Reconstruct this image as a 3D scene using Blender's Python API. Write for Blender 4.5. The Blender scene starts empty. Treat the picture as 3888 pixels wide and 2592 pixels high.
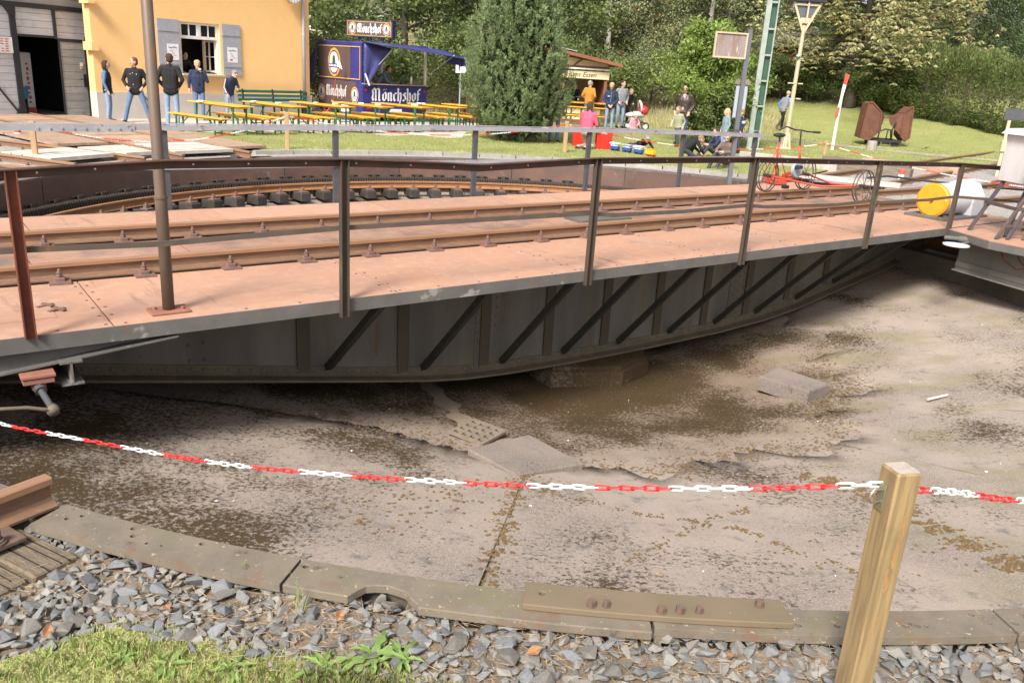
import bpy, math, random
import numpy as np
from mathutils import Vector, Matrix
random.seed(7); RNG=np.random.default_rng(7)
scene=bpy.context.scene; COL=scene.collection
R_=math.radians
# ---------------------------------------------------------------- camera
HC=2.084
cam_d=bpy.data.cameras.new('camera'); cam=bpy.data.objects.new('camera',cam_d); COL.objects.link(cam)
cam_d.sensor_width=36; cam_d.lens=29.19; cam_d.clip_start=.05; cam_d.clip_end=2000
_p,_r=.31661,.06279
_r0=Vector((1,0,0)); _u0=Vector((0,math.sin(_p),math.cos(_p))); _w=Vector((0,math.cos(_p),-math.sin(_p)))
_r1=math.cos(_r)*_r0+math.sin(_r)*_u0; _u1=-math.sin(_r)*_r0+math.cos(_r)*_u0
cam.matrix_world=Matrix(((_r1.x,_u1.x,-_w.x,0),(_r1.y,_u1.y,-_w.y,0),(_r1.z,_u1.z,-_w.z,HC),(0,0,0,1)))
scene.camera=cam
scene.render.resolution_x=1024; scene.render.resolution_y=682
# ---------------------------------------------------------------- light
SUN_EL,SUN_AZ=R_(45),R_(202)      # azimuth clockwise from +Y: the veiled sun stands behind the viewer, a little to the left
world=bpy.data.worlds.new('World'); scene.world=world; world.use_nodes=True
nt=world.node_tree; bg=nt.nodes['Background']
sky=nt.nodes.new('ShaderNodeTexSky'); sky.sky_type='NISHITA'; sky.sun_disc=False
sky.sun_elevation=SUN_EL; sky.sun_rotation=SUN_AZ; sky.air_density=1.0; sky.dust_density=3.5; sky.ozone_density=.6
hs_=nt.nodes.new('ShaderNodeHueSaturation'); hs_.inputs['Saturation'].default_value=.45; hs_.inputs['Value'].default_value=.9
nt.links.new(sky.outputs[0],hs_.inputs['Color']); nt.links.new(hs_.outputs[0],bg.inputs[0])   # thin high cloud greys the blue
bg.inputs[1].default_value=.11
sl=bpy.data.lights.new('sun','SUN'); sl.energy=2.9; sl.angle=R_(16); sl.color=(1,.95,.87)
so=bpy.data.objects.new('sun',sl); COL.objects.link(so)
_d=Vector((math.sin(SUN_AZ)*math.cos(SUN_EL),math.cos(SUN_AZ)*math.cos(SUN_EL),math.sin(SUN_EL)))
so.rotation_euler=(-_d).to_track_quat('-Z','Y').to_euler(); so.location=(-20,-10,30)
vs=scene.view_settings; vs.view_transform='Standard'; vs.look='None'; vs.gamma=1; vs.exposure=1.08; vs.use_curve_mapping=False
# ---------------------------------------------------------------- helpers
def tag(o,label=None,cat=None,group=None,kind=None):
    if label: o['label']=label
    if cat: o['category']=cat
    if group: o['group']=group
    if kind: o['kind']=kind
    return o
def empty(name,loc=(0,0,0),rz=0,label=None,cat=None,group=None,parent=None):
    o=bpy.data.objects.new(name,None); COL.objects.link(o); o.location=loc; o.rotation_euler=(0,0,rz); o.empty_display_size=.1
    if parent: o.parent=parent
    return tag(o,label,cat,group)
def link(name,me,parent=None,loc=None,rot=None,scale=None):
    o=bpy.data.objects.new(name,me); COL.objects.link(o)
    if parent: o.parent=parent
    if loc is not None: o.location=loc
    if rot is not None: o.rotation_euler=rot
    if scale is not None: o.scale=scale if hasattr(scale,'__len__') else (scale,)*3
    return o
def copy_tree(o,parent=None):
    c=o.copy(); COL.objects.link(c); c.parent=parent
    for ch in list(o.children): copy_tree(ch,c)
    return c
class MB:
    "collects shapes, builds ONE mesh object"
    def __init__(s): s.v=[]; s.f=[]; s.m=[]; s.X=None
    def add(s,vs,fs,mi=0):
        b=len(s.v)
        if s.X is not None: vs=[tuple(s.X@Vector(v)) for v in vs]
        s.v+= [tuple(v) for v in vs]; s.f+=[tuple(i+b for i in f) for f in fs]; s.m+=[mi]*len(fs); return s
    def box(s,c,d,rot=None,mi=0,bev=0):
        x,y,z=[q/2 for q in d]; M=Matrix.Translation(c)
        if rot is not None: M=M@(rot if isinstance(rot,Matrix) else Matrix.Rotation(rot,4,'Z'))
        if bev>0:
            e=min(bev,x*.9,y*.9,z*.9); vs=[];fs=[]
            # chamfered box: 24 verts
            idx={}
            for sx in(-1,1):
                for sy in(-1,1):
                    for sz in(-1,1):
                        for k in range(3):
                            p=[sx*(x-e),sy*(y-e),sz*(z-e)]; p[k]=[sx*x,sy*y,sz*z][k]
                            idx[(sx,sy,sz,k)]=len(vs); vs.append(M@Vector(p))
            S=(-1,1)
            for k in range(3):
                a,b=[(1,2),(0,2),(0,1)][k]
                for t in S:
                    q=[]
                    for (p1,p2) in((-1,-1),(1,-1),(1,1),(-1,1)):
                        w=[0,0,0]; w[k]=t; w[a]=p1; w[b]=p2; q.append(idx[(w[0],w[1],w[2],k)])
                    if (t>0)==(k!=1): fs.append(q)
                    else: fs.append(q[::-1])
            for k1,k2,ax in((0,1,2),(0,2,1),(1,2,0)):
                for a in S:
                    for b in S:
                        q=[]
                        for (kk,tt) in((k1,-1),(k1,1),(k2,1),(k2,-1)):
                            w=[0,0,0]; w[k1]=a; w[k2]=b; w[ax]=tt; q.append(idx[(w[0],w[1],w[2],kk)])
                        fs.append(q)
            for sx in S:
                for sy in S:
                    for sz in S: fs.append([idx[(sx,sy,sz,k)] for k in range(3)])
            return s.add(vs,fs,mi)
        vs=[M@Vector((a,b,c_)) for c_ in(-z,z) for b in(-y,y) for a in(-x,x)]
        return s.add(vs,[(0,2,3,1),(4,5,7,6),(0,1,5,4),(2,6,7,3),(0,4,6,2),(1,3,7,5)],mi)
    def bar(s,p,q,w,h=None,up=(0,0,1),mi=0):
        "rectangular bar from p to q"
        p=Vector(p);q=Vector(q);h=h or w;d=(q-p);L=d.length
        if L<1e-6:return s
        d.normalize();u=Vector(up); 
        if abs(d.dot(u))>.98:u=Vector((1,0,0))
        x=d.cross(u).normalized();y=x.cross(d)
        vs=[]
        for e in(p,q):
            for (a,b) in((-1,-1),(1,-1),(1,1),(-1,1)): vs.append(e+x*a*w/2+y*b*h/2)
        return s.add(vs,[(0,1,2,3),(7,6,5,4),(4,5,1,0),(5,6,2,1),(6,7,3,2),(7,4,0,3)],mi)
    def tube(s,pts,r,n=8,mi=0,cap=True,closed=False):
        pts=[Vector(p) for p in pts]; N=len(pts); rs=r if hasattr(r,'__len__') else [r]*N
        vs=[];fs=[];ref=None
        for i,p in enumerate(pts):
            if closed: d=(pts[(i+1)%N]-pts[i-1])
            else: d=pts[min(i+1,N-1)]-pts[max(i-1,0)]
            d.normalize()
            if ref is None: ref=Vector((0,0,1)) if abs(d.z)<.9 else Vector((1,0,0))
            x=d.cross(ref).normalized(); y=x.cross(d).normalized(); ref=y
            for k in range(n):
                a=2*math.pi*k/n; vs.append(p+(x*math.cos(a)+y*math.sin(a))*rs[i])
        for i in range(N if closed else N-1):
            j=(i+1)%N
            for k in range(n): k2=(k+1)%n; fs.append((i*n+k,j*n+k,j*n+k2,i*n+k2))
        if cap and not closed: fs.append(tuple(range(n))); fs.append(tuple((N-1)*n+k for k in range(n))[::-1])
        return s.add(vs,fs,mi)
    def cyl(s,p,q,r,n=12,mi=0,r2=None): return s.tube([p,q],[r,r if r2 is None else r2],n,mi)
    def prism(s,poly,h,axis='z',o=(0,0,0),mi=0):
        "polygon (2d) extruded: axis z: (x,y)->h ; axis y: (x,z) extruded along y by h ; axis x: (y,z)"
        o=Vector(o); n=len(poly)
        def P(a,b,t): return {'z':Vector((a,b,t)),'y':Vector((a,t,b)),'x':Vector((t,a,b))}[axis]+o
        h0,h1=h if hasattr(h,'__len__') else (0,h)
        vs=[P(a,b,h0) for a,b in poly]+[P(a,b,h1) for a,b in poly]
        fs=[tuple(range(n))[::-1],tuple(range(n,2*n))]+[(i,(i+1)%n,n+(i+1)%n,n+i) for i in range(n)]
        return s.add(vs,fs,mi)
    def sphere(s,c,r,nu=10,nv=6,mi=0):
        c=Vector(c); rx,ry,rz=r if hasattr(r,'__len__') else (r,)*3; vs=[];fs=[]
        vs.append(c+Vector((0,0,-rz)))
        for j in range(1,nv):
            t=-math.pi/2+math.pi*j/nv
            for i in range(nu):
                a=2*math.pi*i/nu; vs.append(c+Vector((rx*math.cos(t)*math.cos(a),ry*math.cos(t)*math.sin(a),rz*math.sin(t))))
        vs.append(c+Vector((0,0,rz))); top=len(vs)-1
        for i in range(nu):
            i2=(i+1)%nu; fs.append((0,1+i2,1+i)); fs.append((top,top-nu+i,top-nu+i2))
            for j in range(nv-2): fs.append((1+j*nu+i,1+j*nu+i2,1+(j+1)*nu+i2,1+(j+1)*nu+i))
        return s.add(vs,fs,mi)
    def mesh(s,name,mats,smooth=False):
        me=bpy.data.meshes.new(name); me.from_pydata(s.v,[],s.f)
        if not isinstance(mats,(list,tuple)): mats=[mats]
        for m in mats: me.materials.append(MAT[m] if isinstance(m,str) else m)
        if len(mats)>1: me.polygons.foreach_set('material_index',s.m)
        if smooth: me.shade_smooth()
        me.update(); return me
    def build(s,name,mats,parent=None,smooth=False,**k): return link(name,s.mesh(name,mats,smooth),parent,**k)
def auto_smooth(me,ang=40):
    me.shade_smooth()
    try: me.set_sharp_from_angle(angle=R_(ang))
    except Exception: pass
    return me
def np_mesh(name,V,F,mat,attr=None):
    "V (n,3) F (m,k) numpy -> mesh fast"
    me=bpy.data.meshes.new(name); k=F.shape[1]; me.vertices.add(len(V)); me.vertices.foreach_set('co',V.astype(np.float32).ravel())
    me.loops.add(F.size); me.loops.foreach_set('vertex_index',F.astype(np.int32).ravel())
    me.polygons.add(len(F)); me.polygons.foreach_set('loop_start',np.arange(0,F.size,k,dtype=np.int32))
    me.update(calc_edges=True); me.validate(clean_customdata=False)
    if mat: me.materials.append(MAT[mat] if isinstance(mat,str) else mat)
    return me
def unit(a): return a/np.maximum(np.linalg.norm(a,axis=-1,keepdims=True),1e-9)
def leaves_mesh(name,P,D,L,Wd,mat,fold=.25,rng=RNG):
    "rhombic leaves: base P, axis D(unit)*L, width Wd"
    n=len(P); t=unit(rng.normal(size=(n,3))); S=unit(np.cross(D,t)); N=np.cross(D,S)
    L=np.broadcast_to(L,(n,))[:,None]; Wd=np.broadcast_to(Wd,(n,))[:,None]
    V=np.empty((n,4,3)); V[:,0]=P; V[:,1]=P+D*L*.5+S*Wd/2+N*Wd*fold; V[:,2]=P+D*L; V[:,3]=P+D*L*.5-S*Wd/2+N*Wd*fold
    F=np.arange(4*n).reshape(n,4)
    return np_mesh(name,V.reshape(-1,3),F,mat)
# terrain height of the natural ground behind the pit
def terr(x,y):
    x=np.asarray(x,float); y=np.asarray(y,float)
    t=y-(38.5-.55*np.clip(x-7,0,12)); t=np.maximum(t,0)
    z=.17*t*t/(t+3)
    return np.minimum(z,9.)
def tz(x,y): return float(terr(x,y))
PHI,CX,CY,RP=.64959,.788,11.579,8.6
def pol(r,deg,z=0): return (CX+r*math.cos(R_(deg)),CY+r*math.sin(R_(deg)),z)
# ---------------------------------------------------------------- materials
MAT={}
def _ramp(nt,fac,a,b):
    m=nt.nodes.new('ShaderNodeMapRange'); m.inputs[1].default_value=a; m.inputs[2].default_value=b; m.clamp=True
    m.interpolation_type='SMOOTHSTEP'; nt.links.new(fac,m.inputs[0]); return m.outputs[0]
def _mix(nt,fac,a,b,mode='MIX'):
    m=nt.nodes.new('ShaderNodeMix'); m.data_type='RGBA'; m.blend_type=mode
    if hasattr(fac,'default_value') or hasattr(fac,'links'): nt.links.new(fac,m.inputs[0])
    else: m.inputs[0].default_value=fac
    for s,v in((6,a),(7,b)):
        if isinstance(v,(tuple,list)): m.inputs[s].default_value=(*v[:3],1)
        else: nt.links.new(v,m.inputs[s])
    return m.outputs[2]
def _noise(nt,co,scale,detail=6,rough=.6,dist=0,vec=None):
    n=nt.nodes.new('ShaderNodeTexNoise'); n.inputs['Scale'].default_value=scale; n.inputs['Detail'].default_value=detail
    n.inputs['Roughness'].default_value=rough; n.inputs['Distortion'].default_value=dist
    nt.links.new(co,n.inputs['Vector']); return n.outputs[0]
def _coord(nt,stretch=(1,1,1),rot=(0,0,0),kind='Object'):
    t=nt.nodes.new('ShaderNodeTexCoord'); mp=nt.nodes.new('ShaderNodeMapping'); mp.inputs['Scale'].default_value=stretch; mp.inputs['Rotation'].default_value=rot
    nt.links.new(t.outputs[kind],mp.inputs[0]); return mp.outputs[0]
def base(name):
    m=bpy.data.materials.new(name); m.use_nodes=True; MAT[name]=m; return m,m.node_tree,m.node_tree.nodes['Principled BSDF']
def bump(nt,b,h,strength=.3,dist=.01):
    n=nt.nodes.new('ShaderNodeBump'); n.inputs['Strength'].default_value=strength; n.inputs['Distance'].default_value=dist
    nt.links.new(h,n.inputs['Height']); nt.links.new(n.outputs[0],b.inputs['Normal']); return n
def mat(name,c1,c2=None,scale=4,rough=.7,bmp=.15,bd=.004,bs=60,layers=(),metal=0,stretch=(1,1,1),rnd=0,spec=.4,kind='Object'):
    """c1/c2 blotches; layers: (color, scale, thr, soft) patches on top; rnd: brightness jitter per object"""
    m,nt,b=base(name); co=_coord(nt,stretch,kind=kind)
    n1=_noise(nt,co,scale,4,.65)
    col=_mix(nt,_ramp(nt,n1,.3,.7),c1,c2 or c1)
    k=0
    for (c,s,thr,soft) in layers:
        k+=1; mp=nt.nodes.new('ShaderNodeVectorMath'); mp.operation='ADD'; mp.inputs[1].default_value=(k*7.3,k*3.1,k*5.7); nt.links.new(co,mp.inputs[0])
        nn=_noise(nt,mp.outputs[0],s,4,.68); col=_mix(nt,_ramp(nt,nn,thr,thr+soft),col,c)
    if rnd:
        oi=nt.nodes.new('ShaderNodeObjectInfo'); mr=nt.nodes.new('ShaderNodeMapRange'); mr.inputs[3].default_value=1-rnd; mr.inputs[4].default_value=1+rnd
        nt.links.new(oi.outputs['Random'],mr.inputs[0]); hs=nt.nodes.new('ShaderNodeHueSaturation'); nt.links.new(mr.outputs[0],hs.inputs['Value']); nt.links.new(col,hs.inputs['Color']); col=hs.outputs[0]
    nt.links.new(col,b.inputs['Base Color']); b.inputs['Roughness'].default_value=rough; b.inputs['Metallic'].default_value=metal
    b.inputs['Specular IOR Level'].default_value=spec
    if bmp: bump(nt,b,_noise(nt,co,bs,2,.6),bmp,bd)
    return m
def plain(name,c,rough=.6,metal=0,spec=.4): return mat(name,c,tuple(x*.86 for x in c),scale=9,rough=rough,bmp=.06,metal=metal,spec=spec)
def leafmat(name,c1,c2,c3=None,p3=.93,trans=.35,rough=.55):
    m,nt,b=base(name); g=nt.nodes.new('ShaderNodeNewGeometry')
    col=_mix(nt,g.outputs['Random Per Island'],c1,c2)
    if c3:
        wn=nt.nodes.new('ShaderNodeTexWhiteNoise'); wn.noise_dimensions='1D'; nt.links.new(g.outputs['Random Per Island'],wn.inputs['W'])
        col=_mix(nt,_ramp(nt,wn.outputs[0],p3,p3+.01),col,c3)
    # big light/dark clumps inside a crown: leaf age and density differ from branch to branch
    co=_coord(nt); n=_noise(nt,co,.9,3,.5); hs=nt.nodes.new('ShaderNodeHueSaturation'); mr=nt.nodes.new('ShaderNodeMapRange'); mr.inputs[1].default_value=.3; mr.inputs[2].default_value=.7; mr.inputs[3].default_value=.7; mr.inputs[4].default_value=1.3
    nt.links.new(n,mr.inputs[0]); nt.links.new(mr.outputs[0],hs.inputs['Value']); nt.links.new(col,hs.inputs['Color']); col=hs.outputs[0]
    nt.links.new(col,b.inputs['Base Color']); b.inputs['Roughness'].default_value=rough; b.inputs['Specular IOR Level'].default_value=.3
    tr=nt.nodes.new('ShaderNodeBsdfTranslucent'); nt.links.new(col,tr.inputs[0]); mx=nt.nodes.new('ShaderNodeMixShader'); mx.inputs[0].default_value=trans
    out=nt.nodes['Material Output']; nt.links.new(b.outputs[0],mx.inputs[1]); nt.links.new(tr.outputs[0],mx.inputs[2]); nt.links.new(mx.outputs[0],out.inputs[0])
    return m
# --- steel of the turntable
def deckmat(name='deck_rust',k=1.0,st=.63):
    m,nt,b=base(name); co=_coord(nt)
    n1=_noise(nt,co,1.3,5,.6); n2=_noise(nt,co,9,5,.7); n3=_noise(nt,co,45,2,.7)
    col=_mix(nt,_ramp(nt,n1,.3,.7),(.44*k,.235*k,.15*k),(.385*k,.225*k,.16*k))
    col=_mix(nt,_ramp(nt,n2,.46,.72),col,(.46*k,.285*k,.20*k))
    mp=nt.nodes.new('ShaderNodeVectorMath'); mp.inputs[1].default_value=(11,3,2); nt.links.new(co,mp.inputs[0])
    col=_mix(nt,_ramp(nt,_noise(nt,mp.outputs[0],2.2,5,.7),st-.05,st+.2),col,(.23*k,.155*k,.125*k))
    col=_mix(nt,_ramp(nt,_noise(nt,_coord(nt,(1,.12,1)),7,4,.6),.60,.72),col,(.26*k,.15*k,.10*k))
    mp2=nt.nodes.new('ShaderNodeVectorMath'); mp2.inputs[1].default_value=(1,13,2); nt.links.new(co,mp2.inputs[0])
    col=_mix(nt,_ramp(nt,_noise(nt,mp2.outputs[0],30,5,.8),.68,.74),col,(.55,.42,.30))
    # tread-plate relief: two crossed families of short ribs
    sp=nt.nodes.new('ShaderNodeSeparateXYZ'); nt.links.new(co,sp.inputs[0])
    def fam(sx,sy):
        a=nt.nodes.new('ShaderNodeMath');a.operation='MULTIPLY';a.inputs[1].default_value=sx;nt.links.new(sp.outputs[0],a.inputs[0])
        c=nt.nodes.new('ShaderNodeMath');c.operation='MULTIPLY_ADD';c.inputs[1].default_value=sy;nt.links.new(sp.outputs[1],c.inputs[0]);nt.links.new(a.outputs[0],c.inputs[2])
        d=nt.nodes.new('ShaderNodeMath');d.operation='SINE';nt.links.new(c.outputs[0],d.inputs[0]);return d.outputs[0]
    mx=nt.nodes.new('ShaderNodeMath');mx.operation='MAXIMUM';nt.links.new(fam(150,105),mx.inputs[0]);nt.links.new(fam(150,-105),mx.inputs[1])
    ad=nt.nodes.new('ShaderNodeMath');ad.operation='MULTIPLY_ADD';ad.inputs[1].default_value=.5;nt.links.new(n3,ad.inputs[0]);nt.links.new(mx.outputs[0],ad.inputs[2])
    rz_=nt.nodes.new('ShaderNodeMath');rz_.operation='MULTIPLY';nt.links.new(_ramp(nt,mx.outputs[0],.9,1.0),rz_.inputs[0]);nt.links.new(_ramp(nt,_noise(nt,co,.8,2,.5),.5,.65),rz_.inputs[1]); col=_mix(nt,rz_.outputs[0],col,(.50,.30,.22))
    oi=nt.nodes.new('ShaderNodeObjectInfo'); mr=nt.nodes.new('ShaderNodeMapRange'); mr.inputs[3].default_value=.93; mr.inputs[4].default_value=1.07
    nt.links.new(oi.outputs['Random'],mr.inputs[0]); hs=nt.nodes.new('ShaderNodeHueSaturation'); nt.links.new(mr.outputs[0],hs.inputs['Value']); nt.links.new(col,hs.inputs['Color'])
    nt.links.new(hs.outputs[0],b.inputs['Base Color']); b.inputs['Roughness'].default_value=.62; b.inputs['Specular IOR Level'].default_value=.45
    bump(nt,b,ad.outputs[0],.07,.003)
deckmat(); deckmat('deck_dark',.78,.46)
mat('rail_rust',(.21,.115,.065),(.15,.09,.06),scale=6,rough=.6,stretch=(1,6,6),layers=(((.30,.16,.08),12,.55,.2),((.10,.075,.06),5,.6,.2)))
mat('rail_head',(.36,.20,.115),(.30,.17,.10),scale=7,rough=.42,stretch=(.5,8,8),metal=.25,layers=(((.2,.12,.08),10,.6,.2),))
mat('ring_rail',(.31,.15,.068),(.25,.12,.058),scale=8,rough=.55,layers=(((.2,.1,.06),12,.62,.2),))
mat('clip_rust',(.20,.115,.09),(.14,.085,.07),scale=20,rough=.75,layers=(((.27,.15,.1),30,.6,.2),))
mat('post_steel',(.055,.048,.038),(.075,.048,.035),scale=5,rough=.65,stretch=(1,1,.5),layers=(((.12,.12,.06),7,.56,.2),((.15,.07,.04),10,.62,.15)))
mat('post_red',(.20,.058,.03),(.13,.04,.025),scale=7,rough=.55,layers=(((.07,.04,.03),9,.6,.2),))
mat('pole_steel',(.14,.092,.066),(.115,.085,.066),scale=6,rough=.5,stretch=(1,1,.4),layers=(((.20,.085,.05),9,.56,.12),((.17,.15,.085),8,.58,.12)))
mat('base_red',(.30,.13,.09),(.22,.10,.07),scale=12,rough=.7)
mat('handrail_dark',(.065,.032,.026),(.10,.045,.032),scale=5,rough=.55,layers=(((.17,.06,.035),7,.6,.2),))
mat('midbar',(.085,.07,.06),(.12,.085,.065),scale=6,rough=.6,layers=(((.2,.09,.05),6,.6,.15),((.13,.14,.09),8,.62,.15)))
mat('grey_paint_steel',(.33,.335,.36),(.27,.275,.30),scale=3,rough=.55,layers=(((.40,.40,.40),8,.6,.1),((.20,.08,.05),7,.63,.04)))
mat('dark_post',(.055,.06,.07),(.08,.08,.085),scale=6,rough=.5,layers=(((.13,.07,.05),12,.68,.06),))
mat('fascia_steel',(.135,.125,.115),(.10,.095,.088),scale=3,rough=.6,layers=(((.26,.24,.22),2.2,.61,.06),((.18,.09,.05),5,.62,.1)))
def girdermat():
    m,nt,b=base('girder_steel'); co=_coord(nt,(1,1,.18)); co2=_coord(nt)
    n1=_noise(nt,co,1.6,6,.6); col=_mix(nt,_ramp(nt,n1,.35,.65),(.165,.155,.138),(.105,.098,.086))
    mp=nt.nodes.new('ShaderNodeVectorMath'); mp.inputs[1].default_value=(5,3,2); nt.links.new(co,mp.inputs[0])
    col=_mix(nt,_ramp(nt,_noise(nt,mp.outputs[0],2.4,5,.6),.56,.70),col,(.16,.14,.05))
    mp=nt.nodes.new('ShaderNodeVectorMath'); mp.inputs[1].default_value=(9,13,2); nt.links.new(co,mp.inputs[0])
    col=_mix(nt,_ramp(nt,_noise(nt,mp.outputs[0],3.1,5,.6),.60,.72),col,(.13,.07,.035))
    col=_mix(nt,_ramp(nt,_noise(nt,co2,14,6,.7),.62,.75),col,(.06,.05,.04))
    nt.links.new(col,b.inputs['Base Color']); b.inputs['Roughness'].default_value=.6; bump(nt,b,_noise(nt,co2,40,4,.6),.15,.004)
girdermat()
mat('flange_steel',(.16,.13,.085),(.115,.095,.065),scale=4,rough=.7,layers=(((.23,.12,.06),6,.6,.15),((.12,.13,.06),7,.6,.2)))
mat('stiff_rust',(.09,.072,.05),(.075,.066,.048),scale=6,stretch=(1,1,.3),rough=.7,layers=(((.14,.115,.05),4,.62,.15),))
mat('rivet_steel',(.17,.155,.135),(.10,.09,.075),scale=20,rough=.55)
mat('brace_steel',(.04,.037,.031),(.028,.027,.023),scale=5,rough=.75)
mat('wallplate',(.15,.082,.06),(.105,.068,.058),scale=2.5,rough=.6,rnd=.18,layers=(((.17,.14,.13),2.2,.62,.12),((.17,.075,.045),5,.58,.2)))
mat('rack_iron',(.075,.055,.045),(.05,.04,.035),scale=8,rough=.6)
mat('rim_iron',(.185,.152,.115),(.14,.117,.092),scale=5.0,rough=.62,layers=(((.155,.14,.075),3,.52,.2),((.17,.105,.07),4.5,.54,.15),((.09,.07,.05),13,.60,.12),((.36,.31,.21),30,.62,.05),((.07,.055,.04),60,.64,.05)),bmp=.3,bd=.003,bs=90)
mat('lap_iron',(.175,.13,.088),(.15,.12,.072),scale=4,rough=.6,layers=(((.13,.11,.10),2.3,.60,.1),((.42,.37,.28),34,.68,.05)),bmp=.3,bd=.003,bs=90)
mat('bolt_iron',(.16,.10,.075),(.11,.075,.06),scale=25,rough=.6)
mat('rim_far',(.10,.09,.085),(.16,.13,.11),scale=4,rough=.6)
mat('tar_timber',(.20,.16,.125),(.12,.095,.075),scale=4,rough=.85,stretch=(1,9,9),rnd=.25,bmp=.5,bd=.01,bs=20,layers=(((.055,.045,.04),6,.58,.15),))
mat('tar_black',(.035,.03,.028),(.06,.05,.042),scale=6,rough=.7,rnd=.2)
mat('sleeper_wood',(.20,.155,.105),(.13,.10,.07),scale=5,rough=.85,stretch=(2,14,14),bmp=.7,bd=.012,bs=14,layers=(((.05,.04,.033),3,.56,.15),((.30,.24,.16),7,.62,.1)))
# --- concrete of the pit
def concrete(name,moss,light=(.315,.26,.22),dark=(.20,.168,.145),basin=0,green=0):
    """weathered concrete; moss grows in fine broken patches; basin: it thickens towards the damp pit centre (object origin)"""
    m,nt,b=base(name); co=_coord(nt)
    n1=_noise(nt,co,.9,5,.6); col=_mix(nt,_ramp(nt,n1,.35,.65),light,dark)
    n2=_noise(nt,co,70,2,.8); col=_mix(nt,_ramp(nt,n2,.35,.75),col,tuple(x*1.25 for x in light))
    sp=_noise(nt,co,26,4,.75)
    mp=nt.nodes.new('ShaderNodeVectorMath'); mp.inputs[1].default_value=(4,9,1); nt.links.new(co,mp.inputs[0])
    col=_mix(nt,_ramp(nt,_noise(nt,mp.outputs[0],5,5,.7),.54,.72),col,(.17,.155,.15))
    big=_noise(nt,co,.75,4,.55); add=nt.nodes.new('ShaderNodeMath'); add.operation='MULTIPLY_ADD'; add.inputs[1].default_value=.75
    fine=_noise(nt,co,26,7,.78,.15); nt.links.new(big,add.inputs[0]); nt.links.new(fine,add.inputs[2]); h=add.outputs[0]
    def plus(a,b_,k):
        q=nt.nodes.new('ShaderNodeMath'); q.operation='MULTIPLY_ADD'; q.inputs[1].default_value=k; nt.links.new(b_,q.inputs[0]); nt.links.new(a,q.inputs[2]); return q.outputs[0]
    soft=None
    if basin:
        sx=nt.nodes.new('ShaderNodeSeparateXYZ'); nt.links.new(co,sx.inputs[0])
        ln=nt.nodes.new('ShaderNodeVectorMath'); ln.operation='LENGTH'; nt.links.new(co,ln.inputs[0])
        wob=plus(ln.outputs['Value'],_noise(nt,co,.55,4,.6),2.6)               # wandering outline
        rad=_ramp(nt,wob,6.3,3.3); h=plus(h,rad,.235); left=_ramp(nt,sx.outputs[0],-.6,-3.6); h=plus(h,left,.095)  # moss runs thicker at left, also painting in the shade under the bridge
        # rusty brown silt film washed in around the basin, soft edged
        film=_ramp(nt,plus(wob,_noise(nt,co,2.2,4,.6),1.2),7.2,4.6); fm=nt.nodes.new('ShaderNodeMath'); fm.operation='MULTIPLY'; fm.inputs[1].default_value=.75; nt.links.new(film,fm.inputs[0])
        col=_mix(nt,fm.outputs[0],col,(.20,.142,.098))
        gr=nt.nodes.new('ShaderNodeMath'); gr.operation='MULTIPLY'; nt.links.new(_ramp(nt,sx.outputs[0],1.2,3.4),gr.inputs[0]); nt.links.new(_ramp(nt,_noise(nt,_coord(nt,(1,2.2,1),(0,0,.3)),.8,5,.6),.46,.66),gr.inputs[1])
        g2=nt.nodes.new('ShaderNodeMath'); g2.operation='MULTIPLY'; g2.inputs[1].default_value=.5; nt.links.new(gr.outputs[0],g2.inputs[0]); col=_mix(nt,g2.outputs[0],col,(.22,.195,.105))
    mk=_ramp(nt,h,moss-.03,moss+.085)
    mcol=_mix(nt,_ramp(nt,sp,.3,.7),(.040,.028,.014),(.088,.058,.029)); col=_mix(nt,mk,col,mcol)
    nt.links.new(col,b.inputs['Base Color']); b.inputs['Roughness'].default_value=.95; b.inputs['Specular IOR Level'].default_value=.12
    hh=nt.nodes.new('ShaderNodeMath'); hh.operation='MULTIPLY_ADD'; hh.inputs[1].default_value=3.; nt.links.new(mk,hh.inputs[0]); nt.links.new(n2,hh.inputs[2])
    bump(nt,b,hh.outputs[0],.5,.006)
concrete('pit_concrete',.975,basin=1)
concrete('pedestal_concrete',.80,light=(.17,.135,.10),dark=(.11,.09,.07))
concrete('cover_concrete',1.06,light=(.23,.19,.165),dark=(.155,.13,.115))
mat('joint_dirt',(.33,.25,.14),(.20,.15,.09),scale=20,rough=.95,layers=(((.12,.08,.035),14,.55,.1),))
mat('dark_concrete',(.14,.12,.10),(.09,.078,.062),scale=2,rough=.9,layers=(((.10,.09,.07),4,.58,.15),),bmp=.4,bd=.02,bs=15)
mat('kerb',(.36,.33,.29),(.27,.25,.22),scale=5,rough=.9,rnd=.12,layers=(((.16,.16,.10),8,.6,.1),))
# --- grounds
mat('soil',(.22,.165,.115),(.15,.115,.08),scale=6,rough=.95,layers=(((.33,.25,.17),18,.58,.12),((.10,.075,.055),25,.62,.1)),bmp=.6,bd=.02,bs=45)
mat('gravel_far',(.34,.31,.28),(.24,.225,.21),scale=9,rough=.95,layers=(((.50,.46,.42),16,.58,.06),((.11,.10,.095),20,.62,.06)),bmp=.9,bd=.03,bs=18)
mat('paving',(.52,.455,.39),(.45,.395,.34),scale=2,rough=.9,layers=(((.36,.31,.26),6,.6,.15),),bmp=.3,bd=.004,bs=80)
mat('lawn',(.21,.235,.07),(.27,.27,.095),scale=.8,rough=.9,layers=(((.34,.30,.14),1.5,.58,.2),((.13,.17,.045),5,.58,.2),((.5,.46,.3),60,.74,.04)),bmp=.7,bd=.02,bs=60)
mat('woodfloor',(.18,.17,.075),(.27,.235,.12),scale=1.2,rough=.95,layers=(((.10,.085,.05),4,.56,.2),),bmp=.6,bd=.05,bs=12)
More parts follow.
